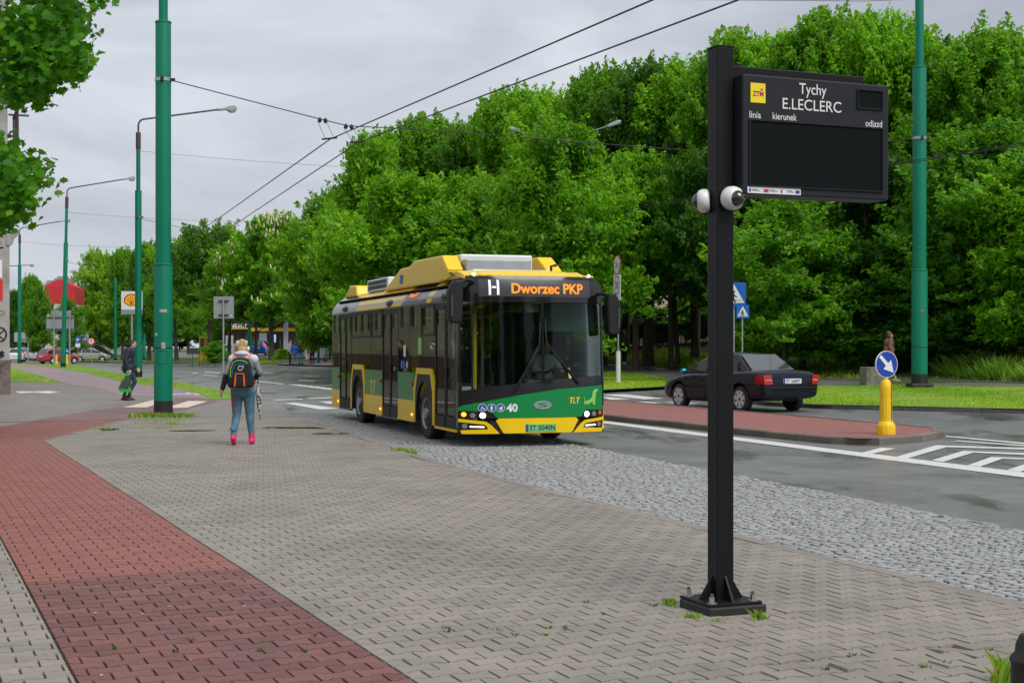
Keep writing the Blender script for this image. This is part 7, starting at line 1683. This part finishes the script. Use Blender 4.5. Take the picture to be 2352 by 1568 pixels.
# fence behind the wood path
M_FEN = mat('fence_dark', (0.03, 0.028, 0.022), 0.7)
b = on(1560, 79, 0.1); t = thing('fence', 'dark picket fence seen between the trunks behind the long grass', 'fence', b)
sl_ = MB().bx(-0.035, -0.015, 0.05, 0.035, 0.015, 1.5).mesh('picket', M_FEN)
e0, e1 = on(1400, 82, 0.1), on(1690, 76, 0.1)
for i in range(84):
    p = e0.lerp(e1, i / 83) - b; o = link('picket', sl_, t); o.location = p
for z in (0.3, 1.25): MB().tube([e0 - b + Vector((0, 0.03, z)), e1 - b + Vector((0, 0.03, z))], 0.03, 4).build('rail', M_FEN, t)
b = on(1497, 78, 0.1); t = thing('gate_pillar', 'dark red brick pillar in the picket fence', 'pillar', b); MB().bx(-0.25, -0.25, -0.1, 0.25, 0.25, 1.75).build('shaft', M_REDBASE, t); MB().bx(-0.3, -0.3, 1.75, 0.3, 0.3, 1.85).build('cap', M_CONC, t)
b = on(1700, 105, 0); t = thing('house', 'cream house wall glimpsed through the leaves behind the wood', 'house', b); MB().bx(-9, 0, 0, 12, 8, 8).build('wall', M_CREAMW, t)
for i in range(5):
    for z in (3.0, 5.8):
        w = MB().bx(-7.5 + i * 3.8, -0.08, z, -6.2 + i * 3.8, -0.02, z + 1.4).build('window', M_WINF, t); MB().bx(-7.4 + i * 3.8, -0.1, z + .1, -6.3 + i * 3.8, -0.081, z + 1.3).build('pane', M_PANE, w)
# ---------------------------------------------------------------- people
SKIN = mat('skin', (0.52, 0.30, 0.22), 0.55, var=0.06)
def cloth(name, col, rough=0.85, **k): return mat(name, col, rough, var=0.14, vscale=14, bump=0.35, bscale=30, **k)
J0 = dict(pel=(0, 0, .93), wai=(0, 0, 1.08), che=(0, 0, 1.28), nek=(0, 0.0, 1.46), hed=(0, .015, 1.59),
          sl=(-.17, 0, 1.40), sr=(.17, 0, 1.40), el=(-.22, -.02, 1.13), er=(.22, -.02, 1.13), wl=(-.23, .05, .89), wr=(.23, .05, .89),
          hl=(-.09, 0, .90), hr=(.09, 0, .90), kl=(-.095, .02, .49), kr=(.095, .02, .49), al=(-.10, 0, .08), ar=(.10, 0, .08))
def person(label, loc, rz, J=None, mats=None, h=1.7, vox=0.012, arm=0.052, leg=0.085, torso=(0.17, 0.115), belly=0.0, hem=0.84, coat=True, hair=None, sleeve=None, mask=False, group=None, face=True, skirt=None, name='person', toe=0.17, cheek=True, curl=0.35, hips=(0.17, 0.13), lift=(0, 0), bh=.05):
    t = thing(name, label, 'person', loc, rz, group); j = {k: Vector(v) for k, v in {**J0, **(J or {})}.items()}
    m = dict(skin=SKIN, top=M_BLACK, bottom=M_BLACK, shoe=M_BLACK, sleeve=None, cuff=None); m.update(mats or {})
    keys = ['skin', 'top', 'bottom', 'shoe', 'sleeve', 'cuff']; use = {k: (m[k] or m['top']) for k in keys}
    prims = []
    cap = lambda a, b, r0, r1, k: prims.append(('c', Vector(a), Vector(b), r0, r1, k))
    ell = lambda c, r, k: prims.append(('e', Vector(c), Vector(r), 0, 0, k))
    # head, neck
    hd = j['hed']; fw = Vector((0, 1, 0))
    ell(hd, (.074, .092, .112), 'skin'); ell(hd + Vector((0, .030, -.055)), (.055, .062, .062), 'skin'); cap(j['nek'] - Vector((0, 0, .04)), hd - Vector((0, .015, .06)), .055, .05, 'skin')
    ell(hd + Vector((0, .098, -.012)), (.014, .022, .024), 'skin'); ell(hd + Vector((0, .088, .022)), (.05, .018, .012), 'skin'); ell(hd + Vector((0, .083, -.062)), (.026, .016, .010), 'skin')
    for s in (-1, 1): ell(hd + Vector((s * .076, -.005, -.01)), (.012, .022, .032), 'skin')
    # torso
    w, dp = torso; n_ = j['nek']
    ell(j['che'] + Vector((0, 0, .02)), (w * 1.02, dp * 1.05, .19), 'top'); ell(j['wai'], (w * .98, dp * 1.02 + belly, .17), 'top'); cap(j['sl'] + Vector((.02, 0, .02)), j['sr'] + Vector((-.02, 0, .02)), .068, .068, 'top'); cap(n_ - Vector((0, 0, .08)), n_ - Vector((0, 0, .015)), .085, .066, 'top')
    if coat: ell(Vector((j['pel'].x, j['pel'].y, (j['pel'].z + hem) / 2 + .03)), (hips[0] * 1.07, hips[1] * 1.12 + belly * .5, (j['wai'].z - hem) * .62), 'top')
    ell(j['pel'] - Vector((0, .015, .02)), (hips[0], hips[1], .14), 'bottom')
    # limbs
    for s in 'lr':
        S, E, Wr = j['s' + s], j['e' + s], j['w' + s]
        cap(S, E, arm * 1.22, arm * 1.0, 'sleeve'); cap(E, Wr, arm * 1.0, arm * .78, 'cuff')
        d = (Wr - E).normalized(); side = Vector((1 if s == 'l' else -1, 0, 0)); pal = Wr + d * .065
        cap(Wr, Wr + d * .03, .028, .03, 'skin'); ell(pal, (.024, .042, .052) if abs(d.z) > .5 else (.042, .05, .026), 'skin')
        fwd = Vector((0, 1, 0)) if abs(d.y) < .8 else Vector((0, 0, -1)); cr = d.cross(fwd).normalized() if d.cross(fwd).length > .1 else Vector((1, 0, 0))
        for q, (o, L) in enumerate(((-.030, .062), (-.010, .075), (.011, .070), (.031, .052))):
            a = pal + d * .036 + fwd * o; b = a + d * L * .55 + side * .006; c_ = b + d * L * .40 + side * L * curl
            cap(a, b, .0105, .0095, 'skin'); cap(b, c_, .0095, .0075, 'skin')
        a = pal - d * .02 + fwd * .036; cap(a, a + d * .035 + fwd * .024, .012, .010, 'skin'); cap(a + d * .035 + fwd * .024, a + d * .065 + fwd * .018 + side * .012, .010, .008, 'skin')
        H_, K, A = j['h' + s], j['k' + s], j['a' + s]
        cap(H_, K, leg * 1.12, leg * .74, 'bottom'); mid_ = K.lerp(A, .35) - Vector((0, .012, 0)); cap(K, mid_, leg * .72, leg * .66, 'bottom' if not skirt else 'skin'); cap(mid_, A + Vector((0, 0, .05)), leg * .66, leg * .46, 'bottom' if not skirt else 'skin')
        lf = lift[0] if s == 'l' else lift[1]; dv = Vector((0, math.cos(lf), -math.sin(lf))); up = Vector((0, math.sin(lf), math.cos(lf)))
        cap(A + up * bh, A - up * .02, .054, .050, 'shoe'); cap(A - up * .038 - dv * .045, A - up * .045 + dv * toe * .55, .042, .044, 'shoe'); cap(A - up * .045 + dv * toe * .55, A - up * .050 + dv * toe, .044, .030, 'shoe')
    if skirt: cap(j['pel'], Vector((j['pel'].x, j['pel'].y, skirt)), hips[0] * .98, hips[0] * 1.1, 'bottom')
    mb = MB()
    for p in prims:
        if p[0] == 'e': mb.ell(p[1], p[2], 14, 10)
        else:
            a, b = p[1], p[2]; d = (b - a); L = d.length; d = d.normalized() if L > 1e-5 else Vector((0, 0, 1)); pts = []; rs = []
            for q in range(4): an = math.pi / 2 * (1 - q / 3.0) ; pts.append(a - d * p[3] * math.sin(an)); rs.append(max(.0015, p[3] * math.cos(an)))
            for q in range(4): an = math.pi / 2 * q / 3.0; pts.append(b + d * p[4] * math.sin(an)); rs.append(max(.0015, p[4] * math.cos(an)))
            mb.tube(pts, rs, 12)
    o = link('tmp', mb.mesh('body', SKIN)); r = o.modifiers.new('r', 'REMESH'); r.mode = 'VOXEL'; r.voxel_size = vox; s_ = o.modifiers.new('s', 'SMOOTH'); s_.factor = .5; s_.iterations = 3
    me = evaluated(o); bpy.data.objects.remove(o); me.name = 'body'; me.materials.clear()
    for k in keys: me.materials.append(use[k])
    C = np.empty(len(me.polygons) * 3); me.polygons.foreach_get('center', C); C = C.reshape(-1, 3); best = np.full(len(C), 9.0); idx = np.zeros(len(C), np.int32)
    for p in prims:
        if p[0] == 'e': q = (C - np.array(p[1])) / np.array(p[2]); dd = (np.linalg.norm(q, axis=1) - 1) * min(p[2])
        else:
            a = np.array(p[1]); v = np.array(p[2]) - a; tt = np.clip((C - a) @ v / max(1e-9, v @ v), 0, 1); dd = np.linalg.norm(C - a - tt[:, None] * v, axis=1) - (p[3] + (p[4] - p[3]) * tt)
        sel = dd < best - 1e-4; best[sel] = dd[sel]; idx[sel] = keys.index(p[5])
    low = (C[:, 2] < hem) & (idx == 1) if coat else np.zeros(len(C), bool); idx[low] = 2
    me.polygons.foreach_set('material_index', idx); me.polygons.foreach_set('use_smooth', [True] * len(me.polygons)); body = link('body', me, t)
    if face:
        for s in (-1, 1): MB().ell(hd + Vector((s * .030, .083, .004)), (.011, .008, .007), 8, 6).build('eye', M_BLACK, t)
        MB().ell(hd + Vector((0, .093, -.063)), (.022, .006, .005), 8, 6).build('mouth', mat('lips', (0.35, 0.12, 0.10), 0.5), t)
    if hair:
        hm, style = hair; q = MB(); rr = random.Random(len(label))
        q.ell(hd + Vector((0, -.018, .028)), (.086, .094, .102), 16, 10)
        if style == 'short': q.ell(hd + Vector((0, -.055, -.02)), (.075, .055, .07), 12, 8)
        elif style == 'bob':
            q.ell(hd + Vector((0, -.05, -.035)), (.096, .068, .085), 14, 8)
            for s in (-1, 1): q.ell(hd + Vector((s * .074, -.01, -.045)), (.028, .05, .075), 10, 6)
            for i in range(16): a = i * .9; q.ell(hd + Vector((math.cos(a) * .07, -.055 + rr.uniform(-.03, .03), -.05 + .12 * rr.random())), (.026, .03, .05), 8, 6)
        elif style == 'fringe':
            q.ell(hd + Vector((0, -.05, -.03)), (.082, .06, .08), 12, 8)
        o2 = link('tmp', q.mesh('hair', hm)); r2 = o2.modifiers.new('r', 'REMESH'); r2.mode = 'VOXEL'; r2.voxel_size = .012; s2 = o2.modifiers.new('s', 'SMOOTH'); s2.factor = .5; s2.iterations = 2
        m2 = evaluated(o2); bpy.data.objects.remove(o2); m2.materials.clear(); m2.materials.append(hm); smooth(m2, 180); m2.name = 'hair'; link('hair', m2, t)
    if mask: MB().ell(hd + Vector((0, .062, -.052)), (.060, .052, .048), 14, 10).build('face_mask', mat('mask_white', (0.68, 0.70, 0.73), 0.8), t, smooth=60)
    sc_ = h / 1.71; t.scale = (sc_, sc_, sc_)
    return t
H_BLOND = mat('hair_blond', (0.52, 0.34, 0.17), 0.6, var=0.35, vscale=30, stretch=(1, 1, .25), alt=(0.30, 0.18, 0.09), altscale=16)
H_DARK = mat('hair_dark', (0.035, 0.022, 0.016), 0.6, var=0.3, vscale=30); H_BROWN = mat('hair_brown', (0.09, 0.045, 0.03), 0.6, var=0.3, vscale=30)
C_JEAN = cloth('jeans', (0.095, 0.20, 0.27), alt=(0.055, 0.125, 0.18), altscale=7); C_DJEAN = cloth('dark_jeans', (0.02, 0.045, 0.10)); C_LAV = cloth('lavender_white', (0.56, 0.54, 0.64)); C_GREY = cloth('mid_grey', (0.21, 0.215, 0.22)); C_BLK = cloth('black_cloth', (0.014, 0.014, 0.016)); C_PINK = mat('pink_shoe', (0.80, 0.015, 0.14), 0.5); C_NAVY = cloth('navy_jacket', (0.012, 0.018, 0.032), 0.55)
# woman walking away
b = G(558, 1020, 0.1)
wj = dict(pel=(-.005, 0, .90), wai=(0, .01, 1.07), che=(0, .015, 1.27), nek=(-.01, .02, 1.46), hed=(-.015, .035, 1.585), sl=(-.165, .01, 1.385), sr=(.17, .01, 1.385), el=(-.255, -.05, 1.15), wl=(-.325, -.02, .915), er=(.265, .03, 1.17), wr=(.17, .24, 1.08),
          hl=(-.095, 0, .87), hr=(.095, 0, .87), kl=(-.105, .03, .49), kr=(.10, .07, .50), al=(-.130, -.16, .125), ar=(.125, .10, .085))
woman = person('woman in white and grey hooded jacket, blue jeans and pink shoes walking away', (b.x, b.y, 0), R(2), wj, dict(top=C_GREY, sleeve=C_GREY, cuff=C_BLK, bottom=C_JEAN, shoe=C_PINK), 1.71, .0085, arm=.053, leg=.098, torso=(.182, .125), belly=.015, hem=.915, hair=(H_BLOND, 'bob'), hips=(.192, .15), lift=(.55, .05), face=False, bh=.085)
q = MB(); q.ell((0, .01, 1.41), (.205, .115, .085), 18, 10); q.ell((-.165, .01, 1.38), (.082, .085, .085), 12, 8); q.ell((.17, .01, 1.38), (.082, .085, .085), 12, 8); q.ell((-.01, -.055, 1.475), (.125, .085, .05), 16, 8); q.ell((-.01, -.01, 1.47), (.10, .09, .06), 16, 8)
o = link('tmp', q.mesh('hood', C_LAV)); r = o.modifiers.new('r', 'REMESH'); r.mode = 'VOXEL'; r.voxel_size = .011; s_ = o.modifiers.new('s', 'SMOOTH'); s_.iterations = 3
me = evaluated(o); bpy.data.objects.remove(o); me.materials.clear(); me.materials.append(C_LAV); smooth(me, 180); me.name = 'hood'; link('hood', me, woman)
MB().ell((.085, .02, 1.555), (.022, .04, .04), 10, 8).build('face_mask', mat('mask_white', (0.68, 0.70, 0.73), 0.8), woman, smooth=60)
q = MB()
for pts in ([(-.16, -.115, .80), (-.14, -.125, .73), (-.115, -.125, .66)], [(-.14, -.12, .57), (-.11, -.118, .53), (-.085, -.11, .56)], [(-.15, -.12, .78), (-.165, -.10, .66)]): q.tube(pts, .012, 5)
q.build('red_scribble', mat('red_dye', (0.42, 0.015, 0.02), 0.8), woman)
for s, a in ((-1, wj['al']), (1, wj['ar'])): MB().lathe([(.052, .02), (.056, .05), (.054, .075), (.046, .08)], 14, (a[0], a[1], a[2] + .085)).build('jeans_cuff', C_JEAN, woman, smooth=60)
# backpack on her back
bp = thing('backpack', 'black backpack with lime, blue and orange piping and CP letters', 'backpack', (b.x, b.y, 0), R(2))
P_BP = cloth('backpack_black', (0.010, 0.010, 0.012))
def bpo(s=1.0, dz=0): return [(x * s, 1.165 + (z - 1.165) * s + dz) for x, z in [(-.205, .93), (.205, .93), (.215, 1.0), (.195, 1.15), (.165, 1.30), (.12, 1.385), (.05, 1.415), (-.05, 1.415), (-.12, 1.385), (-.165, 1.30), (-.195, 1.15), (-.215, 1.0)]]
MB().prism(bpo(), -.31, -.14, lambda a, q_, w: (a, w, q_)).build('pack', P_BP, bp, bevel=.045, smooth=60)
pk = MB().prism([(-.125, .945), (.125, .945), (.115, 1.16), (-.105, 1.16)], -.345, -.30, lambda a, q_, w: (a, w, q_)).build('front_pocket', P_BP, bp, bevel=.02)
MB().tube([(-.155, -.318, 1.10), (-.148, -.322, 1.22), (-.115, -.324, 1.325), (-.04, -.325, 1.365), (.05, -.325, 1.36), (.125, -.322, 1.325)], .0052, 6).build('lime_piping', mat('lime', (0.30, 0.72, 0.02), 0.6), bp)
MB().tube([(-.13, -.322, 1.09), (-.122, -.325, 1.20), (-.09, -.327, 1.285), (-.03, -.328, 1.315), (.06, -.328, 1.315), (.11, -.326, 1.30)], .0045, 6).build('blue_piping', mat('sky_blue', (0.01, 0.28, 0.45), 0.6), bp)
for s in (-1, 1): MB().prism([(s * .078 - .008, .95), (s * .078 + .008, .95), (s * .070 + .011, 1.06), (s * .062 + .006, 1.155), (s * .062 - .006, 1.155), (s * .07 - .010, 1.06)], -.354, -.346, lambda a, q_, w: (a, w, q_)).build('orange_stripe', mat('neon_orange', (0.95, 0.13, 0.015), 0.6), pk)
MB().bx(-.068, -.354, 1.150, .068, -.346, 1.164).build('orange_trim', MATS['neon_orange'], pk)
fit_text('CP', .095, .075, M_SIGNWHITE, bp, .015, -.322, 1.245, bold=.03); fit_text('CP', .080, .058, B_BROWN, bp, .015, -.3235, 1.245, bold=.008)
for s in (-1, 1): MB().tube([(s * .10, -.20, 1.39), (s * .125, -.10, 1.445), (s * .14, .02, 1.475), (s * .14, .12, 1.40)], .011, 6).build('strap', MATS['neon_orange'], bp)
MB().tube([(.19, -.27, 1.10), (.185, -.27, 1.22)], .008, 6).build('side_zip', MATS['sky_blue'], bp)
um = thing('folded_umbrella', 'folded black and white umbrella hanging at her right side', 'umbrella', (b.x, b.y, 0), R(2))
q = MB(); q.tube([(.235, .06, .98), (.24, .05, .84), (.26, .02, .62), (.275, 0, .46)], [.018, .042, .034, .010], 9); q.build('canopy', mat('umbrella_print', (0.45, 0.44, 0.42), 0.8, alt=(0.02, 0.02, 0.02), altscale=24, altlo=.46, altrange=.06), um, smooth=60)
MB().tube([(.275, 0, .46), (.282, -.005, .385)], .006, 6).build('tip', M_BLACK, um); MB().tube([(.235, .06, .98), (.225, .10, 1.10)], .010, 6).build('handle', M_BLACK, um)
# man with carrier bag
b = G(297, 919, 0.1)
mj = dict(pel=(0, -.03, .95), wai=(0, -.03, 1.10), che=(0, .0, 1.28), nek=(0, .05, 1.45), hed=(0, .085, 1.575), sl=(-.185, .01, 1.39), sr=(.185, .01, 1.39), er=(.225, -.07, 1.13), wr=(.225, .0, .885), el=(-.22, .04, 1.13), wl=(-.20, .16, .93), kl=(-.09, .14, .52), al=(-.09, -.02, .12), kr=(.09, .0, .50), ar=(.09, -.13, .085))
person('man in a long navy jacket and jeans carrying a green shopping bag', (b.x, b.y, 0), R(-82), mj, dict(top=C_NAVY, bottom=C_DJEAN, shoe=mat('brown_shoe', (0.03, 0.022, 0.018), .4)), 1.82, .0095, arm=.068, leg=.086, torso=(.20, .155), hem=.80, hair=(H_DARK, 'short'), lift=(.35, .0), hips=(.19, .165))
bg = thing('shopping_bag', 'black patterned carrier bag with green handles and base held by the man', 'bag', (b.x - .02, b.y - .24, 0), R(-82))
q = MB(); fn = lambda w, d, z, y: [(-w, y - d, z), (w, y - d, z), (w, y + d, z), (-w, y + d, z)]
vs = []
for w, d, z, y in ((.03, .05, .74, .03), (.06, .12, .60, .0), (.08, .17, .42, -.03), (.085, .18, .34, -.04)): vs += fn(w, d, z, y)
q._add(vs, [(i*4+k_, i*4+(k_+1) % 4, (i+1)*4+(k_+1) % 4, (i+1)*4+k_) for i in range(3) for k_ in range(4)] + [(0, 1, 2, 3)]); q.build('bag_body', mat('bag_print', (0.03, 0.05, 0.03), .4, alt=(0.30, 0.28, 0.22), altscale=9, altlo=.58, altrange=.08), bg, smooth=70)
q = MB(); vs = fn(.086, .182, .34, -.04) + fn(.07, .15, .25, -.02); q._add(vs, [(k_, (k_+1) % 4, 4+(k_+1) % 4, 4+k_) for k_ in range(4)] + [(4, 5, 6, 7)]); q.build('bag_base', mat('bag_green', (0.01, 0.50, 0.03), .4), bg)
MB().tube([(0, .0, .74), (.02, .02, .86), (0, .03, .90), (-.02, .04, .86), (0, .06, .74)], [.03, .02, .018, .02, .03], 6).build('bag_handles', MATS['bag_green'], bg)
# woman in brown on the far path
b = on(2042, 46.9, 0.112); C_BRN = cloth('brown_vest', (0.21, 0.085, 0.05)); C_STR = mat('striped_sleeve', (0.36, 0.22, 0.17), .8)
def stripes(m, sc_, c2):
    t_ = m.node_tree; N = t_.nodes; L = t_.links; p = N['Principled BSDF']; tc_ = N.new('ShaderNodeTexCoord'); w_ = N.new('ShaderNodeTexWave'); w_.wave_type = 'BANDS'; w_.bands_direction = 'Z'; w_.inputs['Scale'].default_value = sc_; L.new(tc_.outputs['Object'], w_.inputs['Vector'])
    r_ = N.new('ShaderNodeValToRGB'); r_.color_ramp.interpolation = 'CONSTANT'; r_.color_ramp.elements[1].position = .55; r_.color_ramp.elements[0].color = p.inputs['Base Color'].default_value; r_.color_ramp.elements[1].color = (*c2, 1); L.new(w_.outputs['Fac'], r_.inputs[0]); L.new(r_.outputs[0], p.inputs['Base Color'])
stripes(C_STR, 7.0, (0.03, 0.018, 0.015))
person('woman in a brown knitted top with striped sleeves and white mask behind the arrow bollard', b, R(-80), dict(er=(.20, -.05, 1.14), wr=(.20, .05, .92), kl=(-.09, .10, .48), al=(-.09, -.02, .09), ar=(.09, .18, .08)), dict(top=C_BRN, sleeve=C_STR, cuff=C_STR, bottom=C_BLK, shoe=mat('beige_shoe', (.42, .33, .24), .6)), 1.66, .012, arm=.06, torso=(.185, .16), belly=.04, hem=.80, hair=(H_BROWN, 'bob'), mask=True, skirt=.45, hips=(.18, .165))
# person by the speed limit sign
b = on(1434, 68, 0.112)
person('person in a khaki hooded top and black trousers on the path right of the bus', b, R(-25), dict(kl=(-.09, .12, .49), al=(-.09, .12, .08), kr=(.09, 0, .49), ar=(.09, -.2, .12)), dict(top=cloth('khaki', (0.13, 0.11, 0.06)), bottom=C_BLK, shoe=C_PLATE), 1.72, .014, hair=(H_BLOND, 'bob'), lift=(0, .4))
ob = thing('handbag', 'orange brown handbag carried by the person on the path', 'bag', b + Vector((-.30, -.05, 0)), 0); MB().prism([(-.16, .62), (.16, .62), (.13, .92), (-.13, .92)], -.06, .06, lambda a, q_, w: (a, w, q_)).build('pouch', mat('tan_leather', (.32, .10, .03), .5), ob, bevel=.02); MB().tube([(-.1, 0, .92), (-.05, 0, 1.08), (.05, 0, 1.08), (.1, 0, .92)], .01, 5).build('handle', MATS['tan_leather'], ob)
# people at the stop
STOP = 'people waiting at the bus stop'
person('man in a pale sweater and black trousers waiting left of the shelter', on(666, 100, .12), R(-95), None, dict(top=cloth('pale_knit', (.42, .42, .40)), bottom=C_BLK, shoe=C_BLK), 1.80, .016, hair=(H_DARK, 'short'), group=STOP)
person('child in a bright blue jacket between the two adults', on(677, 98, .12), R(20), dict(el=(-.30, .0, 1.2), wl=(-.24, .1, 1.0), er=(.30, 0, 1.2), wr=(.24, .1, 1.0)), dict(top=cloth('bright_blue', (.01, .10, .46)), bottom=C_JEAN, shoe=C_BLK), 1.56, .016, arm=.062, torso=(.19, .14), hair=(H_BROWN, 'short'), group=STOP)
person('person in a dark jacket and white mask raising one arm', on(691, 99, .12), R(165), dict(er=(.30, .10, 1.34), wr=(.12, .16, 1.52)), dict(top=C_BLK, bottom=C_JEAN, shoe=C_BLK), 1.72, .016, arm=.06, torso=(.19, .14), hair=(H_DARK, 'bob'), mask=True, group=STOP)
wb_ = on(717, 98, .12); person('person in a maroon coat under the red umbrella', wb_, R(170), dict(er=(.20, .12, 1.18), wr=(.06, .22, 1.30)), dict(top=cloth('maroon', (.16, .008, .035)), bottom=C_BLK, shoe=C_BLK), 1.62, .016, torso=(.20, .15), hem=.72, hair=(H_DARK, 'bob'), group=STOP)
ru = thing('open_umbrella', 'open red patterned umbrella held at the bus stop', 'umbrella', wb_ + Vector((.15, -.3, 0))); q = MB(); n8 = 16
Mt = Matrix.Translation((0.05, 0, 1.58)) @ Matrix.Rotation(R(28), 4, 'X') @ Matrix.Rotation(R(10), 4, 'Y')
prof = [(.001, .22), (.12, .21), (.30, .15), (.43, .05), (.50, -.06)]; vs = []
for r_, z in prof:
    for i in range(n8): a = 2 * math.pi * i / n8; sc = 1 - (.07 if i % 2 else 0) * (r_ > .2); vs.append(Mt @ Vector((r_ * sc * math.cos(a), r_ * sc * math.sin(a), z)))
q._add(vs, [(j_*n8+i, j_*n8+(i+1) % n8, (j_+1)*n8+(i+1) % n8, (j_+1)*n8+i) for j_ in range(4) for i in range(n8)]); q.build('canopy', mat('umbrella_red', (.50, .03, .07), .6, alt=(.60, .25, .28), altscale=7, altlo=.55, altrange=.12), ru, smooth=60)
MB().tube([Mt @ Vector((0, 0, .28)), Mt @ Vector((0, 0, -.5))], .012, 6).build('shaft', M_BLACK, ru)
person('small child in light blue sitting at the right of the litter bin', on(751, 100, .12), R(160), dict(pel=(0, -.05, .70), wai=(0, -.04, .86), che=(0, -.02, 1.06), nek=(0, 0, 1.24), hed=(0, .02, 1.37), sl=(-.16, 0, 1.17), sr=(.16, 0, 1.17), el=(-.2, 0, .92), er=(.2, 0, .92), wl=(-.16, .18, .80), wr=(.16, .18, .80), hl=(-.09, 0, .68), hr=(.09, 0, .68), kl=(-.10, .32, .60), kr=(.10, .32, .60), al=(-.1, .30, .10), ar=(.1, .30, .10)), dict(top=cloth('light_blue', (.12, .38, .50)), bottom=C_GREY, shoe=C_BLK), 1.35, .016, hair=(H_BLOND, 'short'), group=STOP, hem=.66)
wbg = thing('tote_bag', 'white and pink bag hanging beside the maroon coat', 'bag', wb_ + Vector((-.32, -.1, 0))); MB().prism([(-.16, .32), (.14, .30), (.10, .72), (-.08, .74)], -.07, .07, lambda a, q_, w: (a, w, q_)).build('pouch', mat('bag_pink', (.6, .35, .42), .6, alt=(.65, .65, .65), altscale=10), wbg, bevel=.03)
# driver in the bus
Mb = Matrix.Translation(bb) @ Matrix.Rotation(R(18.1), 4, 'Z'); dp_ = Mb @ Vector((1.92, 1.66, .0))
person('bus driver in a light shirt sitting behind the steering wheel', (dp_.x, dp_.y, dp_.z + .30), R(198), dict(pel=(0, 0, .68), wai=(0, .0, .84), che=(0, .04, 1.04), nek=(0, .06, 1.22), hed=(0, .09, 1.35), sl=(-.18, .04, 1.14), sr=(.18, .04, 1.14), el=(-.24, .2, .95), er=(.24, .2, .95), wl=(-.17, .42, .95), wr=(.17, .42, .95), hl=(-.10, .05, .66), hr=(.10, .05, .66), kl=(-.13, .46, .66), kr=(.13, .46, .66), al=(-.13, .55, .25), ar=(.13, .55, .25)), dict(top=cloth('driver_shirt', (.36, .38, .42)), bottom=C_BLK, shoe=C_BLK), 1.74, .014, hair=(H_DARK, 'short'), hem=.60)
